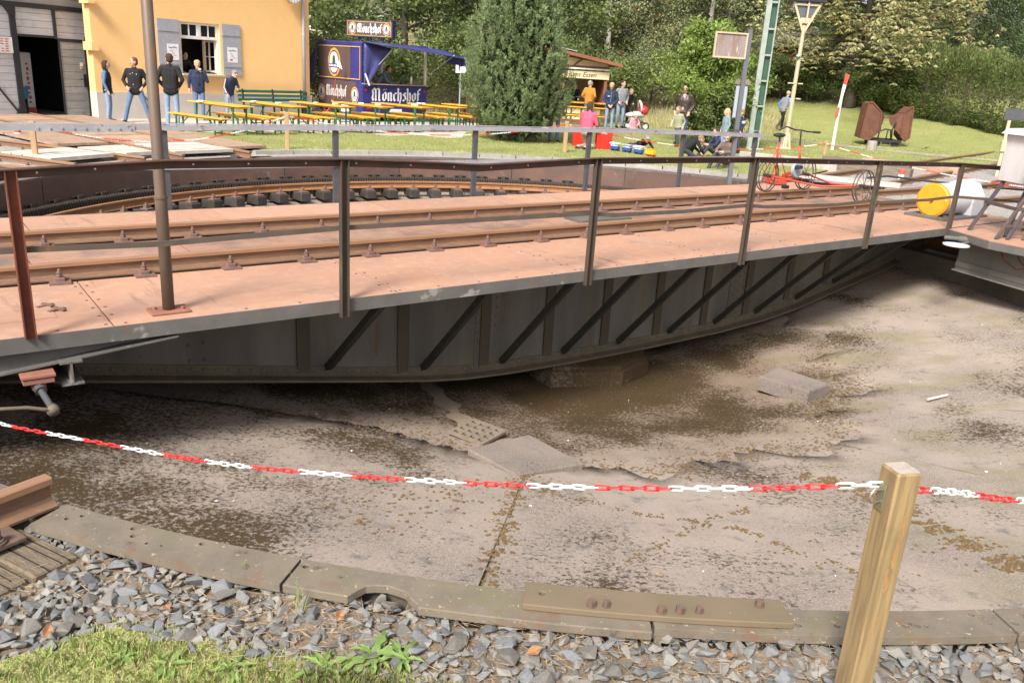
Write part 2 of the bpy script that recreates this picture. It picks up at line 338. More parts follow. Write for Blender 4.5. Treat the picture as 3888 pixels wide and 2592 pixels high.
mat('path',(.36,.32,.28),(.28,.25,.22),scale=4,rough=.9)
mat('stone_a',(.20,.207,.215),(.13,.135,.14),scale=14,rough=.75,kind='Object',rnd=.3,layers=(((.36,.36,.35),30,.64,.1),((.17,.13,.09),9,.62,.15)),bmp=.5,bd=.004,bs=60)
mat('stone_b',(.215,.20,.18),(.15,.14,.125),scale=14,rough=.8,rnd=.3,layers=(((.34,.31,.27),22,.6,.15),),bmp=.5,bd=.004,bs=60)
def stonestuff():
    m,nt,b=base('stone_mix'); g=nt.nodes.new('ShaderNodeNewGeometry'); co=_coord(nt)
    col=_mix(nt,g.outputs['Random Per Island'],(.11,.115,.12),(.25,.235,.21)); n=_noise(nt,co,40,4,.7); col=_mix(nt,_ramp(nt,n,.64,.75),col,(.36,.35,.33))
    nt.links.new(col,b.inputs['Base Color']); b.inputs['Roughness'].default_value=.8; bump(nt,b,_noise(nt,co,70,3,.6),.4,.004)
stonestuff()
# --- timber, plaster, paint
def woodmat(name,c1,c2,grain=(1,1,.06),scale=30,rough=.7,patch=None,rnd=.1):
    m,nt,b=base(name); co=_coord(nt,grain); n=_noise(nt,co,scale,5,.6); col=_mix(nt,_ramp(nt,n,.35,.65),c1,c2)
    co2=_coord(nt)
    col=_mix(nt,_ramp(nt,_noise(nt,co2,3,5,.6),.5,.75),col,tuple(x*.8 for x in c2))
    if patch: col=_mix(nt,_ramp(nt,_noise(nt,_coord(nt,(1,1,.5)),9,5,.6),.60,.66),col,patch)
    oi=nt.nodes.new('ShaderNodeObjectInfo'); mr=nt.nodes.new('ShaderNodeMapRange'); mr.inputs[3].default_value=1-rnd; mr.inputs[4].default_value=1+rnd
    nt.links.new(oi.outputs['Random'],mr.inputs[0]); hs=nt.nodes.new('ShaderNodeHueSaturation'); nt.links.new(mr.outputs[0],hs.inputs['Value']); nt.links.new(col,hs.inputs['Color'])
    nt.links.new(hs.outputs[0],b.inputs['Base Color']); b.inputs['Roughness'].default_value=rough; bump(nt,b,n,.25,.004)
woodmat('post_wood',(.30,.205,.10),(.19,.132,.068),scale=42,patch=(.19,.155,.075))
woodmat('post_wood_far',(.46,.30,.17),(.38,.24,.13))
woodmat('board_grey',(.60,.53,.47),(.48,.42,.37),grain=(1,1,1),scale=8)
woodmat('board_brown',(.42,.285,.20),(.33,.22,.155),grain=(.2,3,1),scale=6,rnd=.12)
woodmat('shed_board',(.58,.57,.585),(.50,.49,.505),grain=(.3,.3,3),scale=6,rnd=.08)
woodmat('door_board',(.30,.285,.275),(.24,.23,.22),grain=(.3,.3,3),scale=6,rnd=.08)
woodmat('table_yellow',(.72,.40,.045),(.64,.34,.035),grain=(.2,3,1),scale=6,rough=.4,rnd=.05)
woodmat('kiosk_brown',(.26,.105,.055),(.20,.08,.045),grain=(.3,.3,3),scale=8)
woodmat('green_slat',(.035,.15,.10),(.03,.12,.08),grain=(.3,.3,3),scale=6,rough=.5)
mat('plaster_yellow',(.88,.555,.245),(.85,.525,.225),scale=2,rough=.9,layers=(((.88,.61,.31),5,.6,.2),((.80,.50,.20),1.2,.58,.25),),bmp=.5,bd=.012,bs=22)
mat('plinth_grey',(.56,.51,.46),(.49,.45,.41),scale=2,rough=.9,bmp=.3,bd=.004,bs=40)
mat('roof_dark',(.12,.10,.095),(.09,.08,.075),scale=5,rough=.8)
plain('shutter_grey',(.36,.36,.41),.6); plain('white_paint',(.80,.78,.75),.5); plain('pipe_grey',(.40,.43,.50),.45)
plain('black_iron',(.028,.028,.032),.55); plain('paper',(.82,.80,.80),.7); plain('ink_blue',(.18,.2,.4),.7); plain('ink_red',(.6,.09,.07),.6); plain('ink_black',(.03,.03,.03),.6)
plain('cream',(.78,.63,.40),.6); plain('green_steel',(.03,.17,.065),.5); plain('white_vinyl',(.86,.86,.86),.5)
mat('trailer_blue',(.035,.038,.20),(.03,.03,.16),scale=2,rough=.35,bmp=.05); mat('trailer_brown',(.105,.07,.066),(.09,.062,.06),scale=2,rough=.35,bmp=.05)
mat('tarp_blue',(.055,.06,.215),(.04,.042,.16),scale=2,rough=.45,bmp=.6,bd=.03,bs=5)
plain('gold',(.62,.36,.06),.4); plain('silver_print',(.62,.58,.56),.5); plain('reflector_red',(.5,.02,.015),.3)
mat('rust_skip',(.15,.06,.036),(.10,.042,.028),scale=3,rough=.75,layers=(((.24,.14,.10),6,.6,.15),),bmp=.4,bd=.01,bs=20)
mat('rust_sheet',(.21,.135,.10),(.26,.23,.23),scale=2,stretch=(6,6,.7),rough=.6,layers=(((.42,.40,.39),5,.60,.1),((.18,.09,.05),7,.58,.15)))
mat('mast_green',(.33,.36,.33),(.25,.29,.26),scale=4,rough=.5); mat('mast_dark',(.04,.10,.065),(.03,.08,.05),scale=4,rough=.5)
mat('slate_post',(.12,.13,.15),(.10,.105,.12),scale=4,rough=.5)
mat('lamp_cream',(.50,.44,.30),(.43,.37,.25),scale=4,rough=.5); mat('grey_metal',(.33,.37,.43),(.28,.32,.37),scale=3,rough=.5)
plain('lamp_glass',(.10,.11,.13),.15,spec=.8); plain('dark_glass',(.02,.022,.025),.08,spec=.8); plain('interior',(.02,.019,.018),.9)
plain('crate_red',(.75,.035,.02),.4); plain('toy_blue',(.035,.085,.30),.45); plain('toy_yellow',(.80,.42,.02),.4); plain('toy_red',(.6,.03,.03),.4)
plain('draisine_red',(.42,.065,.038),.45); plain('wheel_iron',(.10,.085,.075),.55,metal=.4)
plain('chain_red',(.75,.035,.035),.35); plain('chain_white',(.84,.84,.82),.35); plain('zinc',(.45,.42,.32),.35,metal=.8)
mat('drum_yellow',(.62,.31,.02),(.55,.26,.02),scale=6,rough=.45,layers=(((.62,.55,.4),14,.68,.05),((.3,.14,.05),20,.72,.03)))
mat('drum_white',(.56,.57,.60),(.48,.49,.52),scale=4,rough=.5,layers=(((.35,.30,.25),12,.66,.06),((.2,.11,.07),18,.72,.04)))
mat('box_white',(.60,.585,.59),(.52,.50,.49),scale=2,rough=.55,stretch=(2,2,.6),layers=(((.20,.10,.07),9,.71,.03),((.42,.38,.36),4,.6,.2)))
mat('stand_steel',(.06,.06,.075),(.12,.075,.06),scale=8,rough=.6)
mat('bark',(.12,.095,.07),(.08,.065,.05),scale=8,stretch=(1,1,.3),rough=.9,bmp=.6,bd=.02,bs=20)
mat('birch_bark',(.62,.58,.53),(.50,.47,.43),scale=5,stretch=(.4,.4,3),rough=.8,layers=(((.06,.05,.05),4,.62,.06),))
mat('needle_core',(.03,.035,.015),(.045,.035,.018),scale=5,rough=.9)
leafmat('pine_needle',(.14,.205,.09),(.27,.34,.16),(.20,.10,.035),.965,trans=.2)
leafmat('leaf_dark',(.10,.14,.045),(.18,.235,.08),(.24,.20,.06),.96)
leafmat('leaf_mid',(.115,.16,.05),(.21,.26,.085),(.30,.23,.06),.95)
leafmat('leaf_birch',(.16,.195,.09),(.30,.325,.165),(.40,.26,.06),.94)
leafmat('leaf_light',(.19,.27,.06),(.31,.40,.11),(.45,.42,.12),.95,trans=.45)
leafmat('leaf_chestnut',(.24,.25,.11),(.42,.41,.20),(.27,.17,.07),.88)
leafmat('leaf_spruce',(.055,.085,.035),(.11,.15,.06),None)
leafmat('leaf_hedge',(.10,.14,.04),(.20,.24,.08),(.18,.13,.06),.95)
leafmat('grass_blade',(.30,.42,.10),(.48,.58,.21),(.50,.42,.24),.68,trans=.35)
leafmat('grass_far',(.25,.29,.085),(.37,.40,.14),(.52,.46,.27),.82,trans=.3)
leafmat('grass_dry',(.48,.39,.22),(.60,.50,.32),(.30,.33,.12),.7,trans=.3)
leafmat('weed_leaf',(.21,.32,.085),(.33,.45,.15),None,trans=.4)
leafmat('straw',(.45,.33,.20),(.33,.23,.14),(.2,.13,.08),.8,trans=.1)
leafmat('dead_leaf',(.42,.21,.09),(.30,.15,.08),(.5,.3,.15),.7,trans=.2)
leafmat('litter_white',(.6,.58,.55),(.75,.74,.72),(.42,.25,.12),.5,trans=.0)
for nm,c in dict(skin=(.58,.36,.27),skin_b=(.50,.29,.21)).items(): plain(nm,c,.5)
CL=dict(black=(.014,.014,.016),char=(.045,.045,.05),jeans=(.12,.19,.33),jeans_l=(.24,.32,.46),jeans_d=(.05,.075,.13),denim=(.10,.19,.36),navy=(.022,.032,.075),blue=(.09,.20,.42),
 pink=(.72,.09,.16),pinkl=(.72,.35,.44),ochre=(.42,.19,.03),olive=(.36,.36,.24),leather=(.05,.035,.03),khaki=(.40,.27,.13),beige=(.42,.33,.27),white=(.75,.74,.73),grey=(.22,.22,.23),browng=(.15,.11,.09),denimgrey=(.20,.27,.31),skyblue=(.09,.26,.50),
 hair_black=(.012,.01,.009),hair_brown=(.06,.03,.017),hair_red=(.16,.06,.025),hair_blond=(.50,.36,.18),hair_sand=(.25,.15,.075),hair_grey=(.30,.27,.24),lip=(.35,.12,.09),shoe=(.03,.025,.022),plaid=(.45,.30,.28))
for nm,c in CL.items(): mat('c_'+nm,c,tuple(x*.82 for x in c),scale=14,rough=.85 if nm!='leather' else .4,bmp=.35,bd=.012,bs=24)
# ---------------------------------------------------------------- setting: ground, lawn, pit
def polar_sheet(name,mat_,angs,radii_fn,zfn,kind='structure',parent=None):
    "sheet on a polar grid round the pit centre; radii_fn(angle)->list of radii (same length for all)"
    V=[];n=None
    for a in angs:
        rr=radii_fn(a); n=len(rr)
        for r in rr:
            x=CX+r*math.cos(R_(a)); y=CY+r*math.sin(R_(a)); V.append((x,y,zfn(x,y)))
    F=[(i*n+j,i*n+j+1,(i+1)*n+j+1,(i+1)*n+j) for i in range(len(angs)-1) for j in range(n-1)]
    o=link(name,np_mesh(name,np.array(V),np.array(F),mat_),parent)
    for p in o.data.polygons: p.use_smooth=True
    if kind: o['kind']=kind
    return o
def sstep(t): t=min(max(t,0),1); return t*t*(3-2*t)
def gz(x,y): return tz(x,y)-.03-.11*sstep((9-y)/4)
_rad=[8.75,8.95,9.2,9.6,10.2,11,12,13.5,15.5,18,21,24,27,30,34,38,43,50,60,75,95,130,190,300]
polar_sheet('ground','soil',np.arange(0,360.1,4),lambda a:_rad,gz)
# far ballast round the tracks, left and right
polar_sheet('track_gravel','gravel_far',np.arange(134,216.1,3),lambda a:np.linspace(8.82,26,12),lambda x,y:gz(x,y)+.05)
polar_sheet('track_gravel','gravel_far',np.arange(-35,60.1,3),lambda a:np.linspace(8.82,30,14),lambda x,y:gz(x,y)+.045)
# paved yard with the tables, in front of the yellow house
polar_sheet('yard_paving','paving',np.arange(84,146.1,2),lambda a:np.linspace(13.2,27,10),lambda x,y:tz(x,y)+.01)
# narrow gravel strip between rim and kerb
polar_sheet('rim_gravel','gravel_far',np.arange(56,136.1,2),lambda a:np.linspace(8.80,9.2,3),lambda x,y:.0)
# lawn beyond the kerb
def lawn_r(a):
    far=13.9+.35*math.sin(a*.9) if a>101 else 13.9+(101-a)*1.6 if a>84 else 62
    return list(9.3+(far-9.3)*np.linspace(0,1,22)**1.4)
polar_sheet('lawn','lawn',np.arange(56,133.1,1),lawn_r,lambda x,y:tz(x,y)+.055)
polar_sheet('lawn','lawn',np.arange(38,56.1,1),lambda a:[18.5+(56-a)*.2+(62-18.5-(56-a)*.2)*t**1.4 for t in np.linspace(0,1,20)],lambda x,y:tz(x,y)+.055)
# wood floor under the trees
polar_sheet('wood_floor','woodfloor',np.arange(40,126.1,3),lambda a:np.linspace(34 if a<70 else 29,110,16),lambda x,y:tz(x,y)+.03+(.06 if y>45 else 0))
# gravel path through the lawn at the right
def ribbon(name,pts,w,mat_,dz,kind='structure'):
    m=MB(); P=[Vector((x,y,0)) for x,y in pts]; vs=[]
    for i,p in enumerate(P):
        d=(P[min(i+1,len(P)-1)]-P[max(i-1,0)]).normalized(); nrm=Vector((-d.y,d.x,0))
        for s in(-1,1):
            q=p+nrm*w/2*s; vs.append((q.x,q.y,tz(q.x,q.y)+dz))
    m.add(vs,[(2*i,2*i+1,2*i+3,2*i+2) for i in range(len(P)-1)]); o=m.build(name,mat_); o['kind']=kind; return o
ribbon('path',[(-2,36.5),(1.5,35.3),(4.2,33.6),(7.4,33.2),(10.8,33.6),(12.2,32.3),(14.3,30.5),(18,29),(24,27.5)],1.1,'path',.066)
# kerb: single stones round the far rim
kerb=empty('kerb'); kerb['kind']='structure'; kerb['label']='low grey kerb of single stones along the far pit edge'; kerb.location=(CX,CY,0)
for i,a in enumerate(np.arange(57,134,5.6)):
    m=MB(); rr=(9.16,9.31); poly=[]; a1=a+5.45
    for t in np.linspace(a,a1,5): poly.append((rr[1]*math.cos(R_(t)),rr[1]*math.sin(R_(t))))
    for t in np.linspace(a1,a,5): poly.append((rr[0]*math.cos(R_(t)),rr[0]*math.sin(R_(t))))
    m.prism(poly,(-.1,.085+random.uniform(-.008,.008))); m.build('kerb_stone','kerb',kerb)
# --- the pit
def fz(r): # floor height
    if r>=7.3: return -.93+.15*(r-7.3)/1.3
    if r>=4.2: return -.93-.19*(7.3-r)
    return max(-1.519-.16*(4.2-r),-1.8)
pit=link('pit_floor',None) if False else None
def RIN(a):
    a=((a+200)%360)-200
    return float(np.interp(a,[-200,-170,-141,-133,-126,-119,-104,-90,-72,-62,-50,-35,-20,0,20,60,160],[6.6,6.7,6.5,5.15,4.62,4.3,4.35,4.4,4.3,4.4,4.3,4.0,3.8,3.8,4.1,5,6.6]))+.05*math.sin(a*1.7)+(0 if a<-85 else .22*math.sin(a*.21)+.16*math.sin(a*.53+1)+.06*math.sin(a*1.9))
m=MB(); A=np.arange(0,360,3.75); RR=[0.01,1.2,2.0,2.45,2.9,3.3,3.6,3.9,4.2,4.5,4.8,5.1,5.4,5.8,6.2,6.6,7.0,7.3,8.6]; vs=[]
for a in A:
    for r in RR: vs.append((r*math.cos(R_(a)),r*math.sin(R_(a)),fz(r)-(.008 if r<4.9 else .012 if r<6.8 else .035)))
n=len(RR); m.add(vs,[(i*n+j,i*n+j+1,((i+1)%len(A))*n+j+1,((i+1)%len(A))*n+j) for i in range(len(A)) for j in range(n-1)])
m.m=[0 if (k%(n-1))<16 else 1 for k in range(len(m.f))]
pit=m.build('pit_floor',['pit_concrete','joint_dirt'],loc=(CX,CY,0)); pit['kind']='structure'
for k in range(16):
    a0=-97+22.5*k; mid=a0+11.25; gap=.0
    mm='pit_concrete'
    m=MB(); vs=[]; aa=np.linspace(a0+(.14 if k==0 else gap),a0+22.5-(.14 if k==15 else gap),13); rr=np.linspace(4.22,8.58,14); dz=0
    for a in aa:
        for j,r in enumerate(rr):
            r=RIN(a)+(8.58-RIN(a))*j/13; vs.append((r*math.cos(R_(a)),r*math.sin(R_(a)),fz(r)+dz*(j>0)+random.uniform(-.003,.003)))
    nn=len(rr); fs=[(i*nn+j,i*nn+j+1,(i+1)*nn+j+1,(i+1)*nn+j) for i in range(12) for j in range(nn-1)]
    b=len(vs); edge=[i*nn for i in range(13)]                       # inner edge skirt so the slab has thickness
    low=[(x,y,z-.07) for x,y,z in [vs[i] for i in edge]]; vs+=low
    fs+=[(edge[i],edge[i+1],b+i+1,b+i) for i in range(12)]
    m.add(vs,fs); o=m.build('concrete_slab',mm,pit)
    for p in o.data.polygons: p.use_smooth=p.index<12*(nn-1)
# cracks filled with dirt and moss: thin raised ribbons lying on the slabs
def PL(r,a): return (r*math.cos(R_(a)),r*math.sin(R_(a)))
mat('moss',(.10,.062,.025),(.17,.11,.05),scale=30,rough=.95,bmp=.8,bd=.01,bs=60)
def moss_seam(pts,w,per_m=120,rmin=.006,rmax=.022,mat_='moss',name='moss_seam'):
    "little moss cushions strung along a crack"
    m=MB(); P=[np.array(p,float) for p in pts]
    for a,b in zip(P[:-1],P[1:]):
        L=np.hypot(*(b-a)); d=(b-a)/L; nr=np.array([-d[1],d[0]])
        for i in range(int(L*per_m)):
            t=random.random(); wob=.03*math.sin(t*11+a[0]*5)
            if math.sin(t*17+a[1]*3)+math.sin(t*31)<-.6: continue
            q=a+(b-a)*t+nr*(random.gauss(0,w/2)+wob); r=math.hypot(*q); z=fz(r)-(.008 if r<RIN(math.degrees(math.atan2(q[1],q[0]))) else 0); rr=random.uniform(rmin,rmax); k=6; ph=random.random()*6
            ring=[(q[0]+math.cos(ph+6.283*j/k)*rr*random.uniform(.6,1.3),q[1]+math.sin(ph+6.283*j/k)*rr*random.uniform(.6,1.3),z+.004) for j in range(k)]
            m.add(ring+[(q[0],q[1],z+.006+rr*.35)],[(j,(j+1)%k,k) for j in range(k)])
    o=m.build(name,mat_,pit); o['kind']='stuff'; return o
moss_seam([PL(7.25,-96.6),PL(6.4,-97),PL(5.3,-97.2),PL(4.6,-97.2)],.10,160)
moss_seam([PL(6.95,-76),PL(6.0,-80),PL(5.6,-88),PL(5.2,-96)],.05,110,.004,.016)
moss_seam([PL(7.2,-67),PL(6.3,-66),PL(5.5,-64),PL(4.9,-66)],.16,420,.006,.024)
moss_seam([PL(6.7,-89),PL(6.0,-84),PL(5.5,-76)],.06,110,.004,.016)
moss_seam([PL(6.6,-107),PL(5.9,-104),PL(5.2,-101)],.5,160,.006,.02)
moss_seam([PL(RIN(a)-.12,a) for a in np.arange(-135,20,6)],.30,260,.005,.018)
moss_seam([PL(6.9,-84),PL(6.6,-74),PL(6.9,-66)],.5,40,.006,.018)
# pale silt trail where water runs to the grate
mat('silt',(.30,.235,.17),(.23,.18,.13),scale=12,rough=.95,bmp=.3,bs=60)
m=MB(); vs=[]; tr_=[(-2.05,-1.25),(-1.75,-1.9),(-1.45,-2.6),(-1.25,-3.2),(-1.12,-3.55),(-.75,-3.75)]
Q=smooth_path(tr_,6) if 'smooth_path' in globals() else None
def lerp_path(P,n):
    out=[]
    for a,b in zip(P[:-1],P[1:]):
        for k in range(n): t=k/n; out.append((a[0]+(b[0]-a[0])*t,a[1]+(b[1]-a[1])*t))
    return out+[P[-1]]
Q=lerp_path(tr_,6)
for i,(x,y) in enumerate(Q):
    d=np.array(Q[min(i+1,len(Q)-1)])-np.array(Q[max(i-1,0)]); d=d/np.hypot(*d); w_=.11+.05*math.sin(i*1.3)+random.uniform(-.03,.03)
    for s_ in(-1,1): px_,py_=x-d[1]*w_*s_,y+d[0]*w_*s_; vs.append((px_,py_,fz(math.hypot(px_,py_))-.008+.006))
m.add(vs,[(2*i,2*i+1,2*i+3,2*i+2) for i in range(len(Q)-1)]); m.build('silt_trail','silt',pit)
# concrete cover slabs, grate and pivot pedestal on the floor
def slab(name,corners,z,th,mat_,label,cat,tilt=None):
    cx=sum(c[0] for c in corners)/4; cy=sum(c[1] for c in corners)/4
    m=MB(); vs=[(c[0]-cx,c[1]-cy,dz) for c,dz in zip(corners,tilt or (0,)*4)]; e=.02
    top=[(x*(1-e),y*(1-e),z_) for x,y,z_ in vs]; mid=[(x,y,z_-.02) for x,y,z_ in vs]; bot=[(x,y,-th) for x,y,_ in vs]
    m.add(top+mid+bot,[(0,1,2,3)]+[(i+4,(i+1)%4+4,(i+1)%4,i) for i in range(4)]+[(i+8,(i+1)%4+8,(i+1)%4+4,i+4) for i in range(4)]+[(11,10,9,8)])
    return tag(m.build(name,mat_,loc=(cx,cy,z)),label,cat)
slab('cover_slab',[(-.357,7.251),(.11,6.711),(.734,7.085),(.233,7.78)],-1.40,.12,'cover_concrete','tilted square concrete cover slab beside the drain grate','slab',(.0,.04,.01,-.05))
slab('cover_slab',[(3.23,10.156),(3.712,9.647),(4.053,9.938),(3.60,10.559)],-1.49,.20,'cover_concrete','smaller thick concrete slab lying right of the pivot','slab',(-.01,.01,.02,-.01))
mat('grate_iron',(.24,.19,.145),(.18,.145,.115),scale=9,rough=.7)
m=MB(); g=.42
for i in range(5): m.box((-g/2+i*g/4*.97+.015,0,0),(.04,g,.03)); m.box((0,-g/2+i*g/4*.97+.015,.001),(g,.04,.029))
gr=m.build('drain_grate','grate_iron',loc=(-.31,7.945,-1.535),rot=(.0,0.02,R_(-33))); tag(gr,'square iron drain grate with rows of openings in the pit floor','grate')
b=MB().box((0,0,-.022),(.40,.40,.02)).build('drain_shaft','interior',gr)  # flat black sheet below the bars, darkness of the holes put into its colour
ped=empty('pivot_pedestal',(CX,CY,-2.0),R_(12),'octagonal concrete pedestal under the middle of the bridge','pedestal')
def ngon(r,n,ph=0): return [(r*math.cos(2*math.pi*i/n+ph),r*math.sin(2*math.pi*i/n+ph)) for i in range(n)]
ped.rotation_euler=(0,0,0)
PPL=[(-.25,-1.51),(.70,-1.31),(1.1,-.8),(1.1,.9),(.4,1.5),(-.7,1.4),(-1.0,.6),(-.65,-.92)]
MB().prism(PPL,(0,.40)).build('base_block','pedestal_concrete',ped); MB().prism([(x*.96,y*.96) for x,y in PPL],(.40,.45)).build('top_block','pedestal_concrete',ped)
# loose bits of paper, chips and leaves on the floor
P=[];D=[]
for i in range(190):
    r=4.3*math.sqrt(random.random())*1.65; a=random.uniform(-170,10); r=min(r,7.1); P.append((CX+r*math.cos(R_(a)),CY+r*math.sin(R_(a)),fz(r)+.01)); t=random.uniform(0,6.28); D.append((math.cos(t),math.sin(t),.08))
P=np.array(P);D=unit(np.array(D)); o=link('floor_litter',leaves_mesh('floor_litter',P,D,RNG.uniform(.012,.036,len(P)),RNG.uniform(.008,.02,len(P)),'litter_white',.1)); tag(o,'scattered chips, paper scraps and leaves on the pit floor','litter',kind='stuff')
o=tag(MB().cyl((0,0,0),(.30,.16,.012),.016,8).build('loose_pipe','board_grey',loc=(5.0,9.3,fz(math.hypot(4.3,2.3))+.03)),'short pale stick lying on the pit floor at the right','stick')
# --- ring wall, rack, ring rail (all fixed to the pit)
wall=empty('pit_wall',(CX,CY,0)); wall['kind']='structure'
def arc_prism(m,r0,r1,a0,a1,z0,z1,n=6,mi=0):
    poly=[(r1*math.cos(R_(t)),r1*math.sin(R_(t))) for t in np.linspace(a0,a1,n)]+[(r0*math.cos(R_(t)),r0*math.sin(R_(t))) for t in np.linspace(a1,a0,n)]
    return m.prism(poly,(z0,z1),mi=mi)
for k in range(20):
    a=7+18*k; m=MB(); arc_prism(m,8.585,8.61,a+.06,a+17.94,-.80,-.046,10); m.build('wall_plate','wallplate',wall)
m=MB(); arc_prism(m,8.62,8.66,0,359.9,-.85,-.05,90); m.build('backing_ring','dark_concrete',wall)
brk=MB(); brk.box((0,0,0),(.05,.26,.02)).box((-.03,0,-.03),(.06,.06,.06)).box((-.04,0,-.01),(.03,.10,.05)); bme=brk.mesh('wall_bracket','rack_iron')
for k in range(40):
    a=88+k*9/2.6
    if a>205: break
    link('wall_bracket',bme,wall,pol(8.56,a,-.385) and (8.56*math.cos(R_(a)),8.56*math.sin(R_(a)),-.385),(0,0,R_(a)))
rack=empty('gear_rack_ring',(CX,CY,0)); tag(rack,'toothed iron gear rack ring running along the far pit wall','gear rack')
m=MB(); arc_prism(m,8.48,8.55,40,215,-.60,-.43,120); m.build('rack_body','rack_iron',rack)
m=MB(); nt_=410
for i in range(nt_):
    a=45+i*(168/nt_); m.box((8.455*math.cos(R_(a)),8.455*math.sin(R_(a)),-.512),(.06,.034,.16),R_(a))
tt=m.build('rack_teeth','rack_iron',rack); tt['kind']='stuff'
RAILP=[(-.0625,0),(.0625,0),(.0625,.012),(.02,.024),(.0085,.04),(.0085,.10),(.0335,.112),(.0335,.142),(.026,.149),(-.026,.149),(-.0335,.142),(-.0335,.112),(-.0085,.10),(-.0085,.04),(-.02,.024),(-.0625,.012)]
def arc_rail(r,a0,a1,z,sc=1,n=90):
    m=MB(); vs=[]; k=len(RAILP)
    for t in np.linspace(a0,a1,n):
        for (w,h) in RAILP: vs.append(((r+w*sc)*math.cos(R_(t)),(r+w*sc)*math.sin(R_(t)),z+h*sc))
    m.add(vs,[(i*k+j,i*k+(j+1)%k,(i+1)*k+(j+1)%k,(i+1)*k+j) for i in range(n-1) for j in range(k)]); return m
rr=empty('ring_rail',(CX,CY,0)); tag(rr,'rust orange ring rail curving along the pit wall on black blocks','rail')
arc_rail(8.06,-25,222,-.605,.95,150).build('rail','ring_rail',rr)
bm=MB().box((.03,0,0),(.54,.22,.17),bev=.012).mesh('sleeper_block','tar_black')
cm=MB().box((-.12,0,.10),(.16,.16,.02)).box((-.10,0,.12),(.07,.07,.05)).cyl((-.10,0,.12),(-.10,0,.20),.022,6).cyl((-.10,0,.15),(-.10,0,.175),.034,6).mesh('rail_clip','clip_rust')
for k in range(48):
    a=58+k*3.75
    if a>232: break
    o=link('sleeper_block',bm,rr,(7.90*math.cos(R_(a)),7.90*math.sin(R_(a)),-.70+random.uniform(-.008,.008)),(0,0,R_(a+random.uniform(-1.5,1.5)))); link('rail_clip',cm,o,(0,0,0))
m=MB(); arc_prism(m,7.15,7.42,-28,36,-1.1,-.60,20); tag(m.build('pit_bench','dark_concrete',loc=(CX,CY,0)),'worn dark concrete ledge at the right pit edge under the platform','ledge')
# --- iron rim: segments, holes, lap plate
rim=empty('iron_edge_ring',(CX,CY,0)); tag(rim,'ring of heavy iron plates edging the turntable pit','iron ring')
def bool_cut(o,cutters):
    for c in cutters:
        md=o.modifiers.new('cut','BOOLEAN'); md.operation='DIFFERENCE'; md.solver='EXACT'; md.object=c
    bpy.context.view_layer.update(); dg=bpy.context.evaluated_depsgraph_get(); me=bpy.data.meshes.new_from_object(o.evaluated_get(dg))
    o.modifiers.clear(); o.data=me
    for c in cutters: d=c.data; bpy.data.objects.remove(c); bpy.data.meshes.remove(d)
def hole(r,a,rad=.0135): return MB().cyl((r*math.cos(R_(a)),r*math.sin(R_(a)),-.2),(r*math.cos(R_(a)),r*math.sin(R_(a)),.2),rad,14).build('cutter',None,loc=(CX,CY,0)) if False else MBcut(r,a,rad)
def MBcut(r,a,rad):
    me=bpy.data.meshes.new('cutter'); m=MB().cyl((r*math.cos(R_(a)),r*math.sin(R_(a)),-.2),(r*math.cos(R_(a)),r*math.sin(R_(a)),.2),rad,14); me.from_pydata(m.v,[],m.f); me.update(); return link('cutter',me,None,(CX,CY,0))
HOLES=[(8.696,-108.64),(8.648,-108.36),(8.643,-106.49),(8.694,-106.21),(8.721,-105.59,.008),(8.711,-105.12,.008),(8.636,-104.12),(8.648,-100.75),(8.704,-87.02),(8.703,-85.95),(8.702,-84.02),(8.703,-83.42,.008),(8.632,-81.77),(8.697,-80.75),(8.694,-81.5,.008)]
segs=[(-109.35,-101.06),(-100.98,-91.04),(-90.96,-81.04)]+[(x+.05,x+9.95) for x in np.arange(-81,229,10)]+[(229.05,239.5),(239.6,249.0)]
for (a0,a1) in segs:
    m=MB(); near=-110<a0<-60
    ro=8.80 if a0<-95 else 8.77
    arc_prism(m,8.60,ro,a0,a1,-.04,0 if a0<0 else -.002,14)
    o=m.build('rim_segment','rim_iron' if near else 'rim_far',rim)
    w=MB()
    for t in(a0+.12,a1-.12):
        w=MB(); w.box((8.72*math.cos(R_(t)),8.72*math.sin(R_(t)),-.12),(.11,.03,.155),R_(t)); w.build('rim_web','rim_iron' if near else 'rim_far',o)
    if near:
        cut=[MBcut(h[0],h[1],h[2] if len(h)>2 else .0135) for h in HOLES if a0<h[1]<a1]
        if a0<-100 and a0>-101:      # broken-out notch in the outer edge
            me=bpy.data.meshes.new('cutter'); q=MB(); pts=[(8.95,-97.05),(8.785,-97.2),(8.745,-97.5),(8.712,-97.68),(8.700,-97.95),(8.690,-98.25),(8.698,-98.55),(8.712,-98.8),(8.75,-98.95),(8.795,-99.1),(8.95,-99.2)]; _old=[(8.95,-99.05),(8.795,-98.98),(8.762,-98.86),(8.733,-98.72),(8.722,-98.5),(8.715,-98.25),(8.724,-97.95),(8.728,-97.72),(8.752,-97.55),(8.785,-97.3),(8.95,-97.2)]
            q.prism([(r*math.cos(R_(t)),r*math.sin(R_(t))) for r,t in pts],(-.2,.2)); me.from_pydata(q.v,[],q.f); me.update(); cut.append(link('cutter',me,None,(CX,CY,0)))
        if cut:
            o.parent=None; o.location=(CX,CY,0); bool_cut(o,cut); o.parent=rim; o.location=(0,0,0)
        bv=o.modifiers.new('bev','BEVEL'); bv.width=.005; bv.segments=2; bv.limit_method='ANGLE'
m=MB(); arc_prism(m,8.575,8.735,-94.45,-87.25,.002,.03,14); lp=m.build('lap_plate','lap_iron',rim); lp.parent=None; lp.location=(CX,CY,0); bool_cut(lp,[MBcut(8.648,-93.96,.0135)]); lp.parent=rim; lp.location=(0,0,0)
bv=lp.modifiers.new('bev','BEVEL'); bv.width=.004; bv.segments=2; bv.limit_method='ANGLE'
